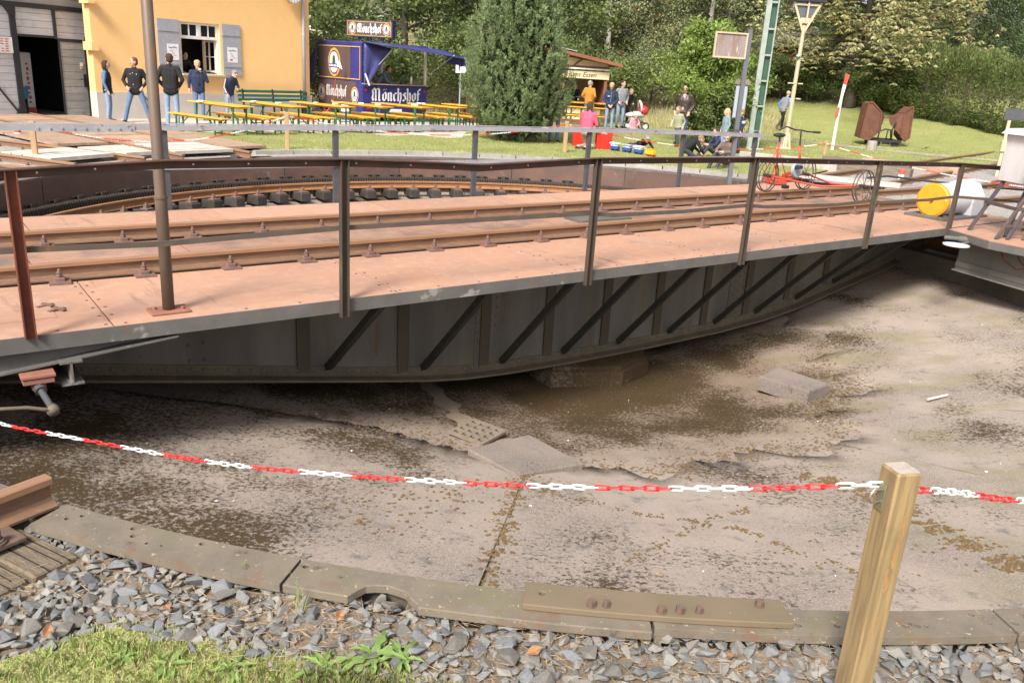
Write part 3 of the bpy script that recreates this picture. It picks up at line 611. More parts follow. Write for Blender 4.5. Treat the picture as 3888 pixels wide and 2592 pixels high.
for (r,a,s) in((8.70,-92.62,1),(8.695,-92.22,.8),(8.705,-90.75,1),(8.695,-90.24,1),(8.69,-89.72,.8),(8.625,-87.96,1)):
    x,y=r*math.cos(R_(a)),r*math.sin(R_(a)); m=MB().cyl((x,y,.03),(x,y,.034),.022*s,14); m.cyl((x,y,.034),(x,y,.056),.0185*s,6); m.build('bolt','bolt_iron',lp)
# ---------------------------------------------------------------- the turntable bridge
BR=empty('turntable_bridge',(CX,CY,0),PHI,'rusty plate girder turntable bridge with rails, walkways and railings spanning the pit','turntable bridge')
ZD=.088
def railpiece(name,s0,s1,n,z,mats=('rail_rust','rail_head'),parent=BR,hs=1):
    m=MB(); k=len(RAILP); vs=[]
    for s in(s0,s1):
        for (w,h) in RAILP: vs.append((s,n+w,z+h*hs))
    fs=[(j,(j+1)%k,k+(j+1)%k,k+j) for j in range(k)]+[tuple(range(k))[::-1],tuple(range(k,2*k))]
    m.add(vs,fs); m.m=[1 if 6<=j<=10 else 0 for j in range(k)]+[0,0]; return m.build(name,list(mats),parent)
# walkway plates: real seams between them
def plates(n0,n1,seams,th=.012,z=ZD,mt='deck_rust'):
    for a,b in zip(seams[:-1],seams[1:]):
        sk=random.uniform(-.004,.004); m=MB().box(((a+b)/2,(n0+n1)/2,z-th/2+sk*.4),(b-a-.012,n1-n0,th)); m.build('deck_plate',mt,BR)
plates(-2.29,-.84,[-8.4,-6.45,-4.05,-1.85,.28,2.0,3.75,5.75,8.35])
plates(-.66,.66,[-8.4,-6.7,-5.25,-3.6,-2.25,-.9,1.0,2.6,3.9,5.1,6.3,8.3],mt='deck_dark')
plates(.84,2.43,[-8.4,-6.5,-4.3,-2.0,.4,2.6,4.6,6.4,8.35])
MB().box((.55,.15,ZD+.02),(.95,.42,.03)).build('cover_plate','fascia_steel',BR)
MB().box((0,-.75,ZD-.035),(16.6,.26,.02)).build('rail_bed','clip_rust',BR); MB().box((0,.75,ZD-.035),(16.6,.26,.02)).build('rail_bed','clip_rust',BR)
ZR=.102
for n_,j in((-.7535,6.15),(.7535,5.35)):
    railpiece('rail',-8.45,j-.004,n_,ZR); railpiece('rail',j+.004,8.45,n_,ZR)
cl=MB().box((0,-.10,.012),(.17,.13,.02)).box((0,-.085,.035),(.085,.075,.04),bev=.006).cyl((0,-.085,.05),(0,-.085,.125),.013,8).cyl((0,-.085,.06),(0,-.085,.085),.027,6).cyl((0,-.085,.09),(0,-.085,.10),.022,8).mesh('rail_clip','clip_rust')
for n_ in(-.7535,.7535):
    for i in range(22):
        link('rail_clip',cl,BR,(-8.1+i*.755+random.uniform(-.06,.06)+(.05 if n_>0 else 0),n_-.01,ZD),(0,0,random.uniform(-.12,.12)))
# rivets on the walkway
m=MB()
for sm_ in[-8.4,-6.45,-4.05,-1.85,.28,2.0,3.75,5.75,8.35]:                    # rivet rows along the plate seams and the edge
    for n_ in np.arange(-2.22,-.9,.24):
        for d in(-.045,.045):
            if random.random()<.8: m.cyl((sm_+d,n_,ZD),(sm_+d,n_,ZD+.005),.013,7)
for s in np.arange(-8.2,8.2,.46):
    if random.random()<.75: m.cyl((s,-2.235,ZD),(s,-2.235,ZD+.005),.013,7)
o=m.build('deck_rivets','clip_rust',BR); o['kind']='stuff'
# hatch with hinges near the left end
m=MB(); m.box((-6.98,-1.72,ZD+.003),(.42,.36,.006)); m.build('hatch','deck_rust',BR)
h=MB()
for (s,n_) in((-6.80,-1.55),(-6.74,-1.70)): h.box((s,n_,ZD+.010),(.14,.03,.008),.5); h.box((s+.02,n_,ZD+.014),(.03,.12,.012),.5)
h.build('hinge','clip_rust',BR)
# edge angles
for n_,sg in((-2.30,-1),(2.44,1)):
    MB().box((0,n_,ZD-.055),(16.7,.014,.115)).box((0,n_-sg*.05,ZD-.105),(16.7,.10,.012)).build('edge_angle','fascia_steel',BR)
# main girders
SH=[(-8.3,-.50),(-7.5,-.60),(-6.5,-.77),(-3.87,-1.235),(-2.95,-1.39),(-2.44,-1.455),(-1.8,-1.495),(-.8,-1.52),(.5,-1.53),(2.2,-1.505),(3.2,-1.455),(4.0,-1.37),(6.37,-.97),(7.2,-.80),(8.3,-.55)]
def zb(s): return float(np.interp(s,[p[0] for p in SH],[p[1] for p in SH]))
for n_,front in((-.86,True),(.86,False)):
    poly=[(s,z) for s,z in SH]+[(8.3,.05),(-8.3,.05)]
    MB().prism(poly,(n_-.006,n_+.006),'y').build('girder_web','girder_steel',BR)
    fl=MB()
    for (a,b) in zip(SH[:-1],SH[1:]):
        fl.bar((a[0],n_,a[1]-.012),(b[0],n_,b[1]-.012),.32,.026)
        for sg in(-1,1): fl.bar((a[0],n_+sg*.013,a[1]+.055),(b[0],n_+sg*.013,b[1]+.055),.012,.11)
    fl.build('bottom_flange','flange_steel',BR)
    MB().box((0,n_,.045),(16.6,.32,.02)).build('top_flange','girder_steel',BR)
    if front:
        rv=MB()
        def rivet(s,z,r=.023,off=.02): rv.sphere((s,n_-off,z),(r,r*.75,r),7,4)
        s=-6.6
        while s<7.6: rivet(s,zb(s)+.065); s+=.118
        s=-6.55
        for sp in(-2.05,2.62):
            MB().box((sp,n_-.010,-.74),(.34,.010,1.28)).build('splice_plate','girder_steel',BR)
            for i in range(4):
                for j in range(11): rivet(sp-.13+i*.087,-1.30+j*.115+(i%2)*.05,.022,.016)
        BRC=[-4.12,-2.93,-1.80,-.80,.19,1.20,2.20,3.17,4.2,5.2]
        for s in BRC:
            for j in range(9):
                for d in(-.34,-.22):
                    z=zb(s)+.22+j*.15
                    if z<-.12 and j%2==0: rivet(s+d,z,.022,.008)
        for j in range(5):
            for d in(0,.14): rivet(-5.55+d,-.15-j*.16,.02,.008)
        o=rv.build('rivets','rivet_steel',BR); o['kind']='stuff'
        for s in BRC:
            MB().box((s-.28,n_-.02,(zb(s)+.1-.02)/2),(.14,.028,-(zb(s)+.1)-.02)).build('stiffener','stiff_rust',BR)
            m=MB(); p=Vector((s,n_-.03,zb(s)+.08)); q=Vector((s,-2.20,-.0)); m.bar(p,q,.012,.085,up=(1,0,0)); m.bar(p+Vector((.035,0,0)),q+Vector((.035,0,0)),.07,.012,up=(1,0,0)) if False else None
            m=MB(); m.bar(p,q,.075,.012,up=(0,.7,.7)); m.bar(p+Vector((-.034,0,.03)),q+Vector((-.034,0,.03)),.010,.07,up=(0,.7,.7)); m.build('brace','brace_steel',BR)
            MB().box((s,-1.55,.02),(.075,1.35,.08)).build('bracket_beam','brace_steel',BR)
for s in np.arange(-7,7.1,2): MB().box((s,0,(zb(s)-.05)/2),(.08,1.68,-(zb(s)+.15))).build('cross_frame','brace_steel',BR)
# end cross beam, tapered outrigger and turning crank at the left
m=MB(); m.prism([(-8.4,-.035),(-5.9,-.035),(-6.4,-.07),(-7.0,-.14),(-7.6,-.20),(-8.4,-.24)],(-2.235,-2.205),'y'); m.bar((-8.4,-2.22,-.245),(-7.6,-2.22,-.207),.16,.014); m.bar((-7.6,-2.22,-.207),(-7.0,-2.22,-.147),.16,.014); m.bar((-7.0,-2.22,-.147),(-6.0,-2.22,-.05),.16,.014); m.build('outrigger','fascia_steel',BR)
m=MB(); m.box((-6.77,-1.6,-.21),(.016,1.5,.17)).box((-6.77,-1.6,-.128),(.15,1.5,.014)).box((-6.77,-1.6,-.296),(.15,1.5,.014)); m.build('end_beam','fascia_steel',BR)
ck=MB(); ck.box((-6.99,-2.30,-.185),(.22,.20,.025),bev=.004).box((-6.99,-2.30,-.222),(.20,.18,.04),bev=.004).box((-6.99,-2.33,-.27),(.09,.10,.08),bev=.02); ck=ck.build('crank_bearing','base_red',BR)
sh=MB(); p0=Vector((-6.99,-2.38,-.28)); p1=Vector((-6.95,-2.62,-.36)); sh.cyl(p0,p1,.023,12); sh.cyl(p0-(p1-p0)*.1,p0+(p1-p0)*.12,.04,12); sh.build('crank_shaft','dark_post',BR)
lv=MB(); lv.tube([p1+Vector((0,-.005,0)),p1+Vector((-.06,-.015,.02)),p1+Vector((-.16,-.02,.055)),p1+Vector((-.32,-.02,.075)),p1+Vector((-.6,-.02,.09))],[.02,.015,.014,.014,.014],8); lv.cyl(p1+Vector((-.005,-.03,0)),p1+Vector((.005,.03,0)),.04,14); lv.build('crank_lever','flange_steel',BR,smooth=True)
m=MB(); m.cyl((0,0,-1.55),(0,0,-1.0),.22,16); m.cyl((0,0,-1.55),(0,0,-1.48),.36,16)
for k in range(4):
    a=R_(45+90*k); m.bar((.2*math.cos(a),.2*math.sin(a),-1.25),(.62*math.cos(a),.62*math.sin(a),-1.55),.05,.09)
m.build('pivot_bearing','brace_steel',BR)
# near railing
POST=[-7.0,-4.61,-1.80,.73,3.46,5.79]
PT=[1.25,1.29,1.265,1.245,1.17,1.105]
for i,(s,zt) in enumerate(zip(POST,PT)):
    m=MB(); nn=-2.33; z0=-.06 if i else ZD-.005
    w=.075; 
    m.box((s,nn+.02,(zt+z0)/2),(w,.008,zt-z0)); m.box((s-w/2+.004,nn-.004,(zt+z0)/2),(.008,.045,zt-z0)); m.box((s+w/2-.004,nn-.004,(zt+z0)/2),(.008,.045,zt-z0))
    m.build('railing_post','post_red' if i==0 else 'post_steel',BR)
HR=[(-8.6,1.19),(-7.0,1.257),(-6.03,1.305),(-5.3,1.302),(-4.6,1.297),(-3.73,1.262),(-3.29,1.237),(-2.77,1.250),(-1.77,1.274),(.76,1.252),(3.46,1.176),(5.79,1.112),(6.7,1.07),(8.3,.99)]
HN=[-2.33,-2.33,-2.34,-2.34,-2.33,-2.37,-2.395,-2.37,-2.33,-2.33,-2.33,-2.33,-2.5,-2.9]
m=MB()
for (a,na),(b,nb) in zip(zip(HR[:-1],HN[:-1]),zip(HR[1:],HN[1:])):
    m.bar((a[0],na,a[1]),(b[0],nb,b[1]),.065,.008); m.bar((a[0],na+.028,a[1]-.034),(b[0],nb+.028,b[1]-.034),.008,.062)
m.build('handrail','handrail_dark',BR)
h=MB()
for i in range(26):
    s=-6.9+i*.48+random.uniform(-.15,.15); z=float(np.interp(s,[q[0] for q in HR],[q[1] for q in HR])); n_=float(np.interp(s,[q[0] for q in HR],HN)); h.cyl((s,n_+.018,z-.034),(s,n_+.026,z-.034),.008,7)
o=h.build('rail_rivets','silver_print',BR); o['kind']='stuff'
MR=[(-8.6,.71),(-6.93,.709),(-6.08,.687),(-4.64,.719),(-1.8,.703),(-1.5,.668),(-.4,.655),(.72,.675),(1.1,.64),(2.6,.60),(3.45,.62),(3.7,.585),(5.0,.57),(5.79,.59),(6.8,.53),(8.2,.45)]
MN=[-2.3]*13+[-2.31,-2.5,-2.9]
m=MB()
for (a,na),(b,nb) in zip(zip(MR[:-1],MN[:-1]),zip(MR[1:],MN[1:])): m.bar((a[0],na,a[1]),(b[0],nb,b[1]),.009,.042)
m.build('mid_rail','midbar',BR)
# tall lamp pole on the walkway
pl=MB().tube([(-6.0,-2.06,ZD),(-6.0,-2.06,1.0),(-6.0,-2.06,1.02),(-6.0,-2.06,4.4)],[.046,.046,.042,.040],16).build('tall_pole','pole_steel',BR,smooth=True)
m=MB().box((-6.0,-2.06,ZD+.012),(.30,.20,.018),bev=.004); m.cyl((-6.10,-2.03,ZD+.02),(-6.10,-2.03,ZD+.04),.016,6); m.cyl((-5.90,-2.09,ZD+.02),(-5.90,-2.09,ZD+.04),.016,6); m.build('pole_base','base_red',BR)
MB().cyl((-6.0,-2.06,.985),(-6.0,-2.06,1.0),.052,16).build('pole_collar','pole_steel',BR)
# far railing
for s in(-7.2,-4.8,-2.47,-.08,2.32,4.72,6.89):
    m=MB().box((s,2.47,.55),(.075,.008,1.24)).box((s-.033,2.495,.55),(.008,.05,1.24)).box((s+.033,2.495,.55),(.008,.05,1.24)); m.build('railing_post','dark_post',BR)
TR=[(-8.4,1.13),(-4.8,1.155),(-2.47,1.172),(-.08,1.188),(1.0,1.175),(2.32,1.178),(4.72,1.15),(7.05,1.10)]
m=MB()
for a,b in zip(TR[:-1],TR[1:]): m.bar((a[0],2.44,a[1]-.035),(b[0],2.44,b[1]-.030),.012,.066); m.bar((a[0],2.465,a[1]+.01),(b[0],2.465,b[1]+.01),.06,.01)
m.build('handrail','grey_paint_steel',BR)
m=MB().box((-5.7,2.428,1.11),(1.1,.012,.08))
for i in range(9): m.cyl((-6.2+i*.125,2.42,1.11),(-6.2+i*.125,2.41,1.11),.014,7)
m.build('splice_bar','grey_paint_steel',BR)
m=MB().box((-5.3,2.45,.63),(6.0,.01,.055)).box((2.2,2.45,.64),(9.2,.01,.055)); m.build('mid_rail','grey_paint_steel',BR)
# operator platform jutting out at the right end
PF=[(5.80,-2.33),(5.40,-3.15),(5.35,-4.1),(8.2,-4.3),(8.3,-2.33)]
MB().prism(PF,(ZD-.014,ZD-.002)).build('platform_plate','deck_rust',BR)
m=MB()
for a,b in((0,1),(1,2),(2,3)): m.bar((PF[a][0],PF[a][1],ZD-.07),(PF[b][0],PF[b][1],ZD-.07),.02,.11); m.bar((PF[a][0]+.05,PF[a][1],ZD-.13),(PF[b][0]+.05,PF[b][1],ZD-.13),.10,.012)
m.build('platform_edge','fascia_steel',BR)
m=MB(); m.bar((5.95,-2.5,-.28),(5.75,-4.1,-.33),.016,.5); m.bar((5.95,-2.5,-.54),(5.75,-4.1,-.60),.20,.02); m.bar((5.94,-2.5,-.44),(5.74,-4.1,-.49),.03,.09); m.build('platform_girder','girder_steel',BR)
m=MB(); m.tube([(5.70,-3.2,-.05),(5.66,-3.3,-.2),(5.68,-3.5,-.31),(5.62,-3.7,-.22),(5.66,-3.78,-.03)],.011,6); m.tube([(5.70,-3.45,-.05),(5.67,-3.5,-.15),(5.65,-3.62,-.25),(5.68,-3.95,-.30)],.010,6); m.build('cable_loop','post_red',BR,smooth=True)
m=MB(); m.cyl((5.55,-2.42,-.02),(5.62,-2.72,.0),.035,12); m.cyl((5.60,-2.62,-.01),(5.64,-2.80,.005),.05,12); m.build('arm_bearing','fascia_steel',BR)
m=MB(); m.bar((5.62,-2.78,-.02),(5.10,-2.86,-.02),.06,.02); m.build('disc_arm','fascia_steel',BR)
m=MB(); m.tube([(4.98,-2.88,-.012),(4.98,-2.88,.004)],[.185,.185],24); m.build('white_disc','drum_white',BR)
# wheels that run on the ring rail
for s in(-8.05,8.05):
    for n_ in(-.86,.86): MB().cyl((s-.05,n_,-.235),(s+.05,n_,-.235),.225,20).build('end_wheel','rack_iron',BR)
# ---------------------------------------------------------------- foreground: rail stub, sleepers, ballast, post and chains
TD=Vector((-.52,-.854,0)); TA=math.atan2(TD.y,TD.x)
tr=empty('track_rail',(-2.135,3.50,-.012),TA,'rusty rail end stopping at the near left pit rim','rail')
railpiece('rail',0.02,3.2,0,.0,parent=tr)
for d in(.46,.60): pass
m=MB().box((.44,-.13,.0),(.30,.20,.02),bev=.003).box((.40,.13,.0),(.30,.16,.02),bev=.003); m.build('base_plate','bolt_iron',tr)
for (x,y) in((.30,-.0),(.36,.17),(.52,.17),(.36,-.16),(.52,-.16)):
    if abs(y)<.05: continue
    m=MB().cyl((x,y,.01),(x,y,.022),.042,14); m.cyl((x,y,.022),(x,y,.03),.034,12); m.box((x,y,.05),(.036,.036,.05),.4,bev=.003); m.build('sleeper_bolt','bolt_iron',tr)
m=MB().box((.44,.09,.03),(.15,.07,.045),bev=.006); m.build('rail_clamp','bolt_iron',tr)
def timber(name,c,L,W,H,rz,mat_,label,cat,group=None):
    m=MB(); nseg=8
    for i in range(1): m.box((0,0,0),(L,W,H),bev=.008)
    o=m.build(name,mat_,loc=c,rot=(random.uniform(-.02,.02),random.uniform(-.01,.01),rz))
    return tag(o,label,cat,group)
UA=math.atan2(-.46,.89)
timber('sleeper',(-2.55,3.38,-.105),1.5,.20,.12,UA,'sleeper_wood','weathered split timber sleeper nearest the pit rim at the left','sleeper')
timber('sleeper',(-2.66,3.20,-.115),1.5,.20,.12,UA-.01,'sleeper_wood','second timber sleeper from the pit rim at the left, darker end','sleeper')
# gaps and cracks in the timbers are thin dark strips let into the top, groove shade put in as colour
for o in [x for x in bpy.data.objects if x.name.startswith('sleeper') and x.get('category')=='sleeper']:
    m=MB()
    for y in(-.035,.02,.06): m.box((.35+random.uniform(-.1,.1),y,.0585),(.75,.006,.006),random.uniform(-.02,.02))
    m.build('crack','interior',o)
# --- ballast stones
def stone_mesh(seed,mat_):
    rg=np.random.default_rng(seed); n=11
    import bmesh
    bm=bmesh.new(); pts=unit(rg.normal(size=(n,3)))*rg.uniform(.75,1.05,(n,1))*np.array([1,rg.uniform(.55,.85),rg.uniform(.45,.7)])
    for p in pts: bm.verts.new(p)
    r=bmesh.ops.convex_hull(bm,input=bm.verts[:]); 
    for v in [v for v in bm.verts if not v.link_faces]: bm.verts.remove(v)
    bmesh.ops.bevel(bm,geom=bm.edges[:],offset=.028,segments=1,affect='EDGES')
    bm.normal_update(); me=bpy.data.meshes.new('stone'); bm.to_mesh(me); bm.free(); me.materials.append(MAT[mat_]); return me
SM=[stone_mesh(100+i,'stone_a' if i%3 else 'stone_b') for i in range(14)]
bed=polar_sheet('ballast_bed','soil',np.arange(-121,-63.9,1),lambda a:np.linspace(8.78,9.9,10),lambda x,y:-.075+random.uniform(-.01,.01))
def bdens(x,y,r,a):
    # bare straw patches in the middle, dense left and right
    d=1.0
    if -103<a<-89 and r<8.92+.05*math.sin(a*2): d=.45
    return d
cand=[]
# lawn border: R of the ballast's outer edge as function of angle
def lawn_edge(a): return float(np.interp(a,[-118,-107,-105.5,-104.6,-102.8,-100.7,-97.5,-96.2,-92,-84,-70],[9.85,9.70,9.46,9.16,9.12,9.13,9.09,9.15,9.22,9.22,9.20]))
rg=random.Random(5); tries=0
while len(cand)<2200 and tries<90000:
    tries+=1; a=rg.uniform(-118,-72); r=rg.uniform(8.72,9.8)
    if r>lawn_edge(a)+rg.uniform(-.02,.08): continue
    x,y=CX+r*math.cos(R_(a)),CY+r*math.sin(R_(a))
    # leave the timbers free
    q=Vector((x+2.6,y-3.29,0)); along=q.x*math.cos(UA)+q.y*math.sin(UA); acr=-q.x*math.sin(UA)+q.y*math.cos(UA)
    if abs(along)<.80 and abs(acr)<.215: continue
    if (x-1.33)**2+(y-2.54)**2<.008: continue
    s=rg.choice([.02,.024,.028,.033,.038,.045,.052])*rg.uniform(.85,1.2)
    dens=bdens(x,y,r,a)
    if rg.random()>dens: continue
    ok=True
    for (X,Y,S) in cand:
        if (X-x)**2+(Y-y)**2<((s+S)*.52)**2: ok=False;break
    if ok: cand.append((x,y,s))
cand.sort(key=lambda c:-c[2]); tot=len(cand)
ballast=empty('ballast_stones',(0,0,0)); ballast['kind']='structure'
def stone_tf(x,y,s): return (x,y,-.075+s*rg.uniform(.1,.55)),(rg.uniform(-.5,.5),rg.uniform(-.5,.5),rg.uniform(0,6.28)),(s*1.15,s*1.15,s)
for (x,y,s) in cand[:300]:
    l,r,sc=stone_tf(x,y,s); link('stone',rg.choice(SM),ballast,l,r,sc)
# the rest and small chips: one joined mesh
BV=[];BF=[];nb=0
SMv=[(np.array([v.co[:] for v in me.vertices]),[tuple(p.vertices) for p in me.polygons]) for me in SM]
small=cand[300:]
for i in range(3800):
    a=rg.uniform(-118,-72); r=rg.uniform(8.70,9.6)
    if r>lawn_edge(a)+.05: continue
    small.append((CX+r*math.cos(R_(a)),CY+r*math.sin(R_(a)),rg.uniform(.006,.015)))
for (x,y,s) in small:
    l,r,sc=stone_tf(x,y,s); Mx=np.array(Matrix.LocRotScale(Vector(l),__import__('mathutils').Euler(r),Vector(sc))); v,f=rg.choice(SMv)
    BV.append(v@Mx[:3,:3].T+Mx[:3,3]); BF+= [tuple(i+nb for i in q) for q in f]; nb+=len(v)
me=bpy.data.meshes.new('small_stones'); me.from_pydata(np.concatenate(BV).tolist(),[],BF); me.materials.append(MAT['stone_mix']); o=link('small_stones',me,ballast); o['kind']='stuff'
# straw, twigs and dead leaves between the stones
n=9000; a=RNG.uniform(-116,-73,n); r=RNG.uniform(8.74,9.25,n); wgt=np.where((a>-102)&(a<-86),1,.35); keep=RNG.random(n)<wgt; a=a[keep]; r=r[keep]; n=len(a)
P=np.c_[CX+r*np.cos(np.radians(a)),CY+r*np.sin(np.radians(a)),RNG.uniform(-.065,-.035,n)]; t=RNG.uniform(0,6.28,n); D=unit(np.c_[np.cos(t),np.sin(t),RNG.uniform(-.1,.35,n)])
tag(link('straw_litter',leaves_mesh('straw_litter',P,D,RNG.uniform(.02,.085,n),RNG.uniform(.0015,.003,n),'straw',.0)),'dry straw and needles strewn between the ballast stones','straw',kind='stuff')
for i,(u,(x,y),sz,lb) in enumerate([(0,(-.62,2.80),.03,'curled brown leaf on the ballast left of the rim notch'),(1,(-.05,2.86),.028,'orange brown leaf on the ballast right of the rim notch'),(2,(.93,2.70),.03,'orange leaf on the ballast just left of the wooden post'),(3,(-1.30,2.78),.03,'brown leaf at the edge of the near grass'),(4,(.16,2.66),.034,'pale pinkish leaf on the ballast below the lap plate'),(5,(-1.68,2.60),.03,'orange leaf among stones at the left corner'),(6,(-1.02,2.98),.03,'tan leaf beside the first rim plate')]):
    m=MB(); pts=[(0,-1,0),(.45,-.5,.25),(.6,.1,.1),(.35,.6,.3),(0,1.05,.05),(-.4,.55,.2),(-.6,0,.3),(-.4,-.55,.1)]
    vs=[(px_*sz,py_*sz,pz_*sz*.9+.004) for px_,py_,pz_ in pts]+[(0,0,0)]; m.add(vs,[(i_,(i_+1)%8,8) for i_ in range(8)]); o=m.build('fallen_leaf','dead_leaf',loc=(x,y,-.03),rot=(.2,.3,i*1.3)); tag(o,lb,'leaf',)
# --- near lawn corner
mat('thatch',(.34,.33,.13),(.25,.28,.085),scale=25,rough=.95,layers=(((.20,.22,.07),9,.55,.15),((.16,.12,.08),30,.6,.1)),bmp=.8,bd=.02,bs=90)
def near_r(a): e=lawn_edge(a); return list(np.linspace(e,e+4.5,12))
polar_sheet('near_lawn','thatch',np.arange(-125,-62,1.0),near_r,lambda x,y:-.062+random.uniform(-.006,.006))
def blades(n,a0,a1,depth,hmin,hmax,seed,mat_,name,label,dens=None):
    rg=np.random.default_rng(seed); a=rg.uniform(a0,a1,n); e=np.array([lawn_edge(q) for q in a]); r=e-.03+rg.random(n)**1.3*depth
    if dens is not None:
        k=rg.random(n)<dens(a,r-e); a=a[k]; r=r[k]; n=len(a)
    P=np.c_[CX+r*np.cos(np.radians(a)),CY+r*np.sin(np.radians(a)),np.full(n,-.066)]
    h=rg.uniform(hmin,hmax,n)*rg.uniform(.4,1,n)*np.clip(.35+(r-np.array([lawn_edge(q) for q in a]))/.22,.35,1.0); t=rg.uniform(0,6.28,n); lean=rg.uniform(.1,.9,n)
    d1=np.c_[np.cos(t)*lean*.4,np.sin(t)*lean*.4,np.ones(n)]; d1=unit(d1); d2=unit(np.c_[np.cos(t)*lean*1.3,np.sin(t)*lean*1.3,np.ones(n)*.8])
    w=rg.uniform(.0012,.003,n)[:,None]; s=np.c_[-np.sin(t),np.cos(t),np.zeros(n)]
    V=np.empty((n,5,3)); V[:,0]=P-s*w; V[:,1]=P+s*w; m1=P+d1*(h*.55)[:,None]; V[:,2]=m1+s*w*.8; V[:,4]=m1-s*w*.8; V[:,3]=m1+d2*(h*.55)[:,None]
    return tag(link(name,np_mesh(name,V.reshape(-1,3),np.arange(5*n).reshape(n,5),mat_)),label,'grass',kind='stuff')
blades(17000,-119,-99,.75,.02,.065,1,'grass_blade','near_grass','green and dry grass in the near left corner')
blades(9000,-99,-93,.6,.02,.09,2,'grass_blade','near_grass_edge','grass tufts along the lower edge of the ballast',lambda a,d:np.where(a<-95.6,.95,.4))
blades(3500,-92,-74,.6,.03,.08,3,'grass_dry','dry_grass_edge','thin dry grass at the lower right edge of the ballast')
blades(3500,-119,-97,.75,.02,.06,5,'grass_dry','dry_grass_mat','dry grass between the green blades in the near left corner')
# --- weeds: rosettes with lobed leaves
def weed(x,y,n,L,lift,label,seed,lobes=True,z=-.062):
    rg=random.Random(seed); m=MB()
    for i in range(n):
        a=6.283*i/n+rg.uniform(-.4,.4); l=L*rg.uniform(.6,1.1); li=lift*rg.uniform(.5,1.3); w=l*.12; K=7; vs=[];fs=[]
        for k in range(K):
            t=k/(K-1); rad=l*t*math.cos(li*(1-t*.5)); zz=l*t*math.sin(li*(1-t*.8)); ww=w*math.sin(math.pi*min(t*.85+.12,1))*(1.0 if not lobes else (1.25 if k%2 else .55))+.001
            cx_,cy_=rad*math.cos(a),rad*math.sin(a); vs+= [(cx_-math.sin(a)*ww,cy_+math.cos(a)*ww,zz+.004),(cx_,cy_,zz),(cx_+math.sin(a)*ww,cy_-math.cos(a)*ww,zz+.004)]
        for k in range(K-1): fs+=[(3*k,3*k+1,3*k+4,3*k+3),(3*k+1,3*k+2,3*k+5,3*k+4)]
        m.add(vs,fs)
    return tag(m.build('weed_plant','weed_leaf',loc=(x,y,z)),label,'weed')
weed(-.45,2.61,11,.15,.75,'pale green dandelion rosette beside the ballast, left of centre',1)
weed(-.62,2.53,9,.13,.6,'leafy dandelion at the bottom edge left of the tall rosette',2)
weed(-.34,2.60,8,.11,.9,'small lobed weed leaning over the ballast stones',3)
weed(-1.36,2.52,8,.09,.4,'round leaved clover plant in the left grass',4,False)
weed(-1.18,2.50,8,.10,.35,'flat broad leaved weed in the left grass, right of the clover',5,False)
weed(-.95,2.50,9,.10,.5,'dandelion in the middle of the near grass',6)
weed(1.62,2.62,7,.07,.8,'small weed among stones right of the wooden post',7,False)
weed(2.25,2.70,7,.08,.7,'tiny green weed at the lower right corner',8,False)
m=MB()
for i,(dx,h) in enumerate([(0,.20),(.015,.15),(-.012,.17),(.02,.10)]): m.tube([(dx,0,0),(dx+.005*i,.0,h*.6),(dx-.03+.02*i,-.01,h)],[.0022,.0018,.0006],4)
tag(m.build('grass_stalk','grass_blade',loc=(-.80,2.86,-.07)),'single tall grass stalk at the joint of the rim plates','grass stalk')
# --- wooden post with eye plate, and the plastic chains
post=empty('wooden_post',(1.335,2.545,-.12),R_(14),'square green tinted timber post in front, holding the red and white chain','post')
w=.094
m=MB(); m.box((0,0,.505),(w,w,1.01),bev=.006); m.build('timber','post_wood',post)
mat('end_grain',(.40,.34,.29),(.30,.25,.22),scale=30,stretch=(1,1,1),rough=.85,bmp=.4,bs=120)
MB().box((0,0,1.0105),(w-.014,w-.014,.004)).build('end_grain','end_grain',post)
m=MB(); m.box((-w/2-.003,.01,.90),(.004,.035,.10),bev=.001); m.build('eye_plate','zinc',post)
m=MB(); m.tube([(-w/2,.01,.925),(-w/2-.035,.01,.93),(-w/2-.048,.01,.905),(-w/2-.035,.01,.88),(-w/2,.01,.885)],.005,7); m.build('eye_bolt','zinc',post,smooth=True)
m=MB(); m.box((w/2+.003,.01,.90),(.004,.035,.10)); m.build('eye_plate','zinc',post)
# orange resin streaks: thin bark scars on the front face
mat('resin',(.36,.19,.075),(.26,.15,.07),scale=20,rough=.7)
for (zc,h,wd,x) in((.80,.13,.014,.018),(.70,.12,.024,.010),(.60,.10,.026,-.002),(.44,.03,.008,.002)):
    m=MB(); K=11; pts=[]
    for k in range(K): t=k/(K-1); pts.append((x+.004*math.sin(7*t+zc*30)+wd/2*(math.sin(math.pi*t)**.6)*random.uniform(.2,1),zc-h/2+h*t))
    for k in range(K-1,-1,-1): t=k/(K-1); pts.append((x+.004*math.sin(7*t+zc*30)-wd/2*(math.sin(math.pi*t)**.6)*random.uniform(.2,1)-.001,zc-h/2+h*t))
    m.prism(pts,(-w/2-.0012,-w/2+.001),'y'); m.build('bark_scar','resin',post)
def link_mesh(mat_):
    m=MB(); L=.0195; rr=.0088; pts=[]
    for k in range(12):
        a=2*math.pi*k/12; pts.append((math.cos(a)*rr+(L-rr+.006)*(1 if math.cos(a)>0 else -1),math.sin(a)*rr,0))
    m.tube(pts,.0031,6,closed=True); me=m.mesh('chain_link',mat_); me.shade_smooth(); return me
LK={'r':link_mesh('chain_red'),'w':link_mesh('chain_white')}
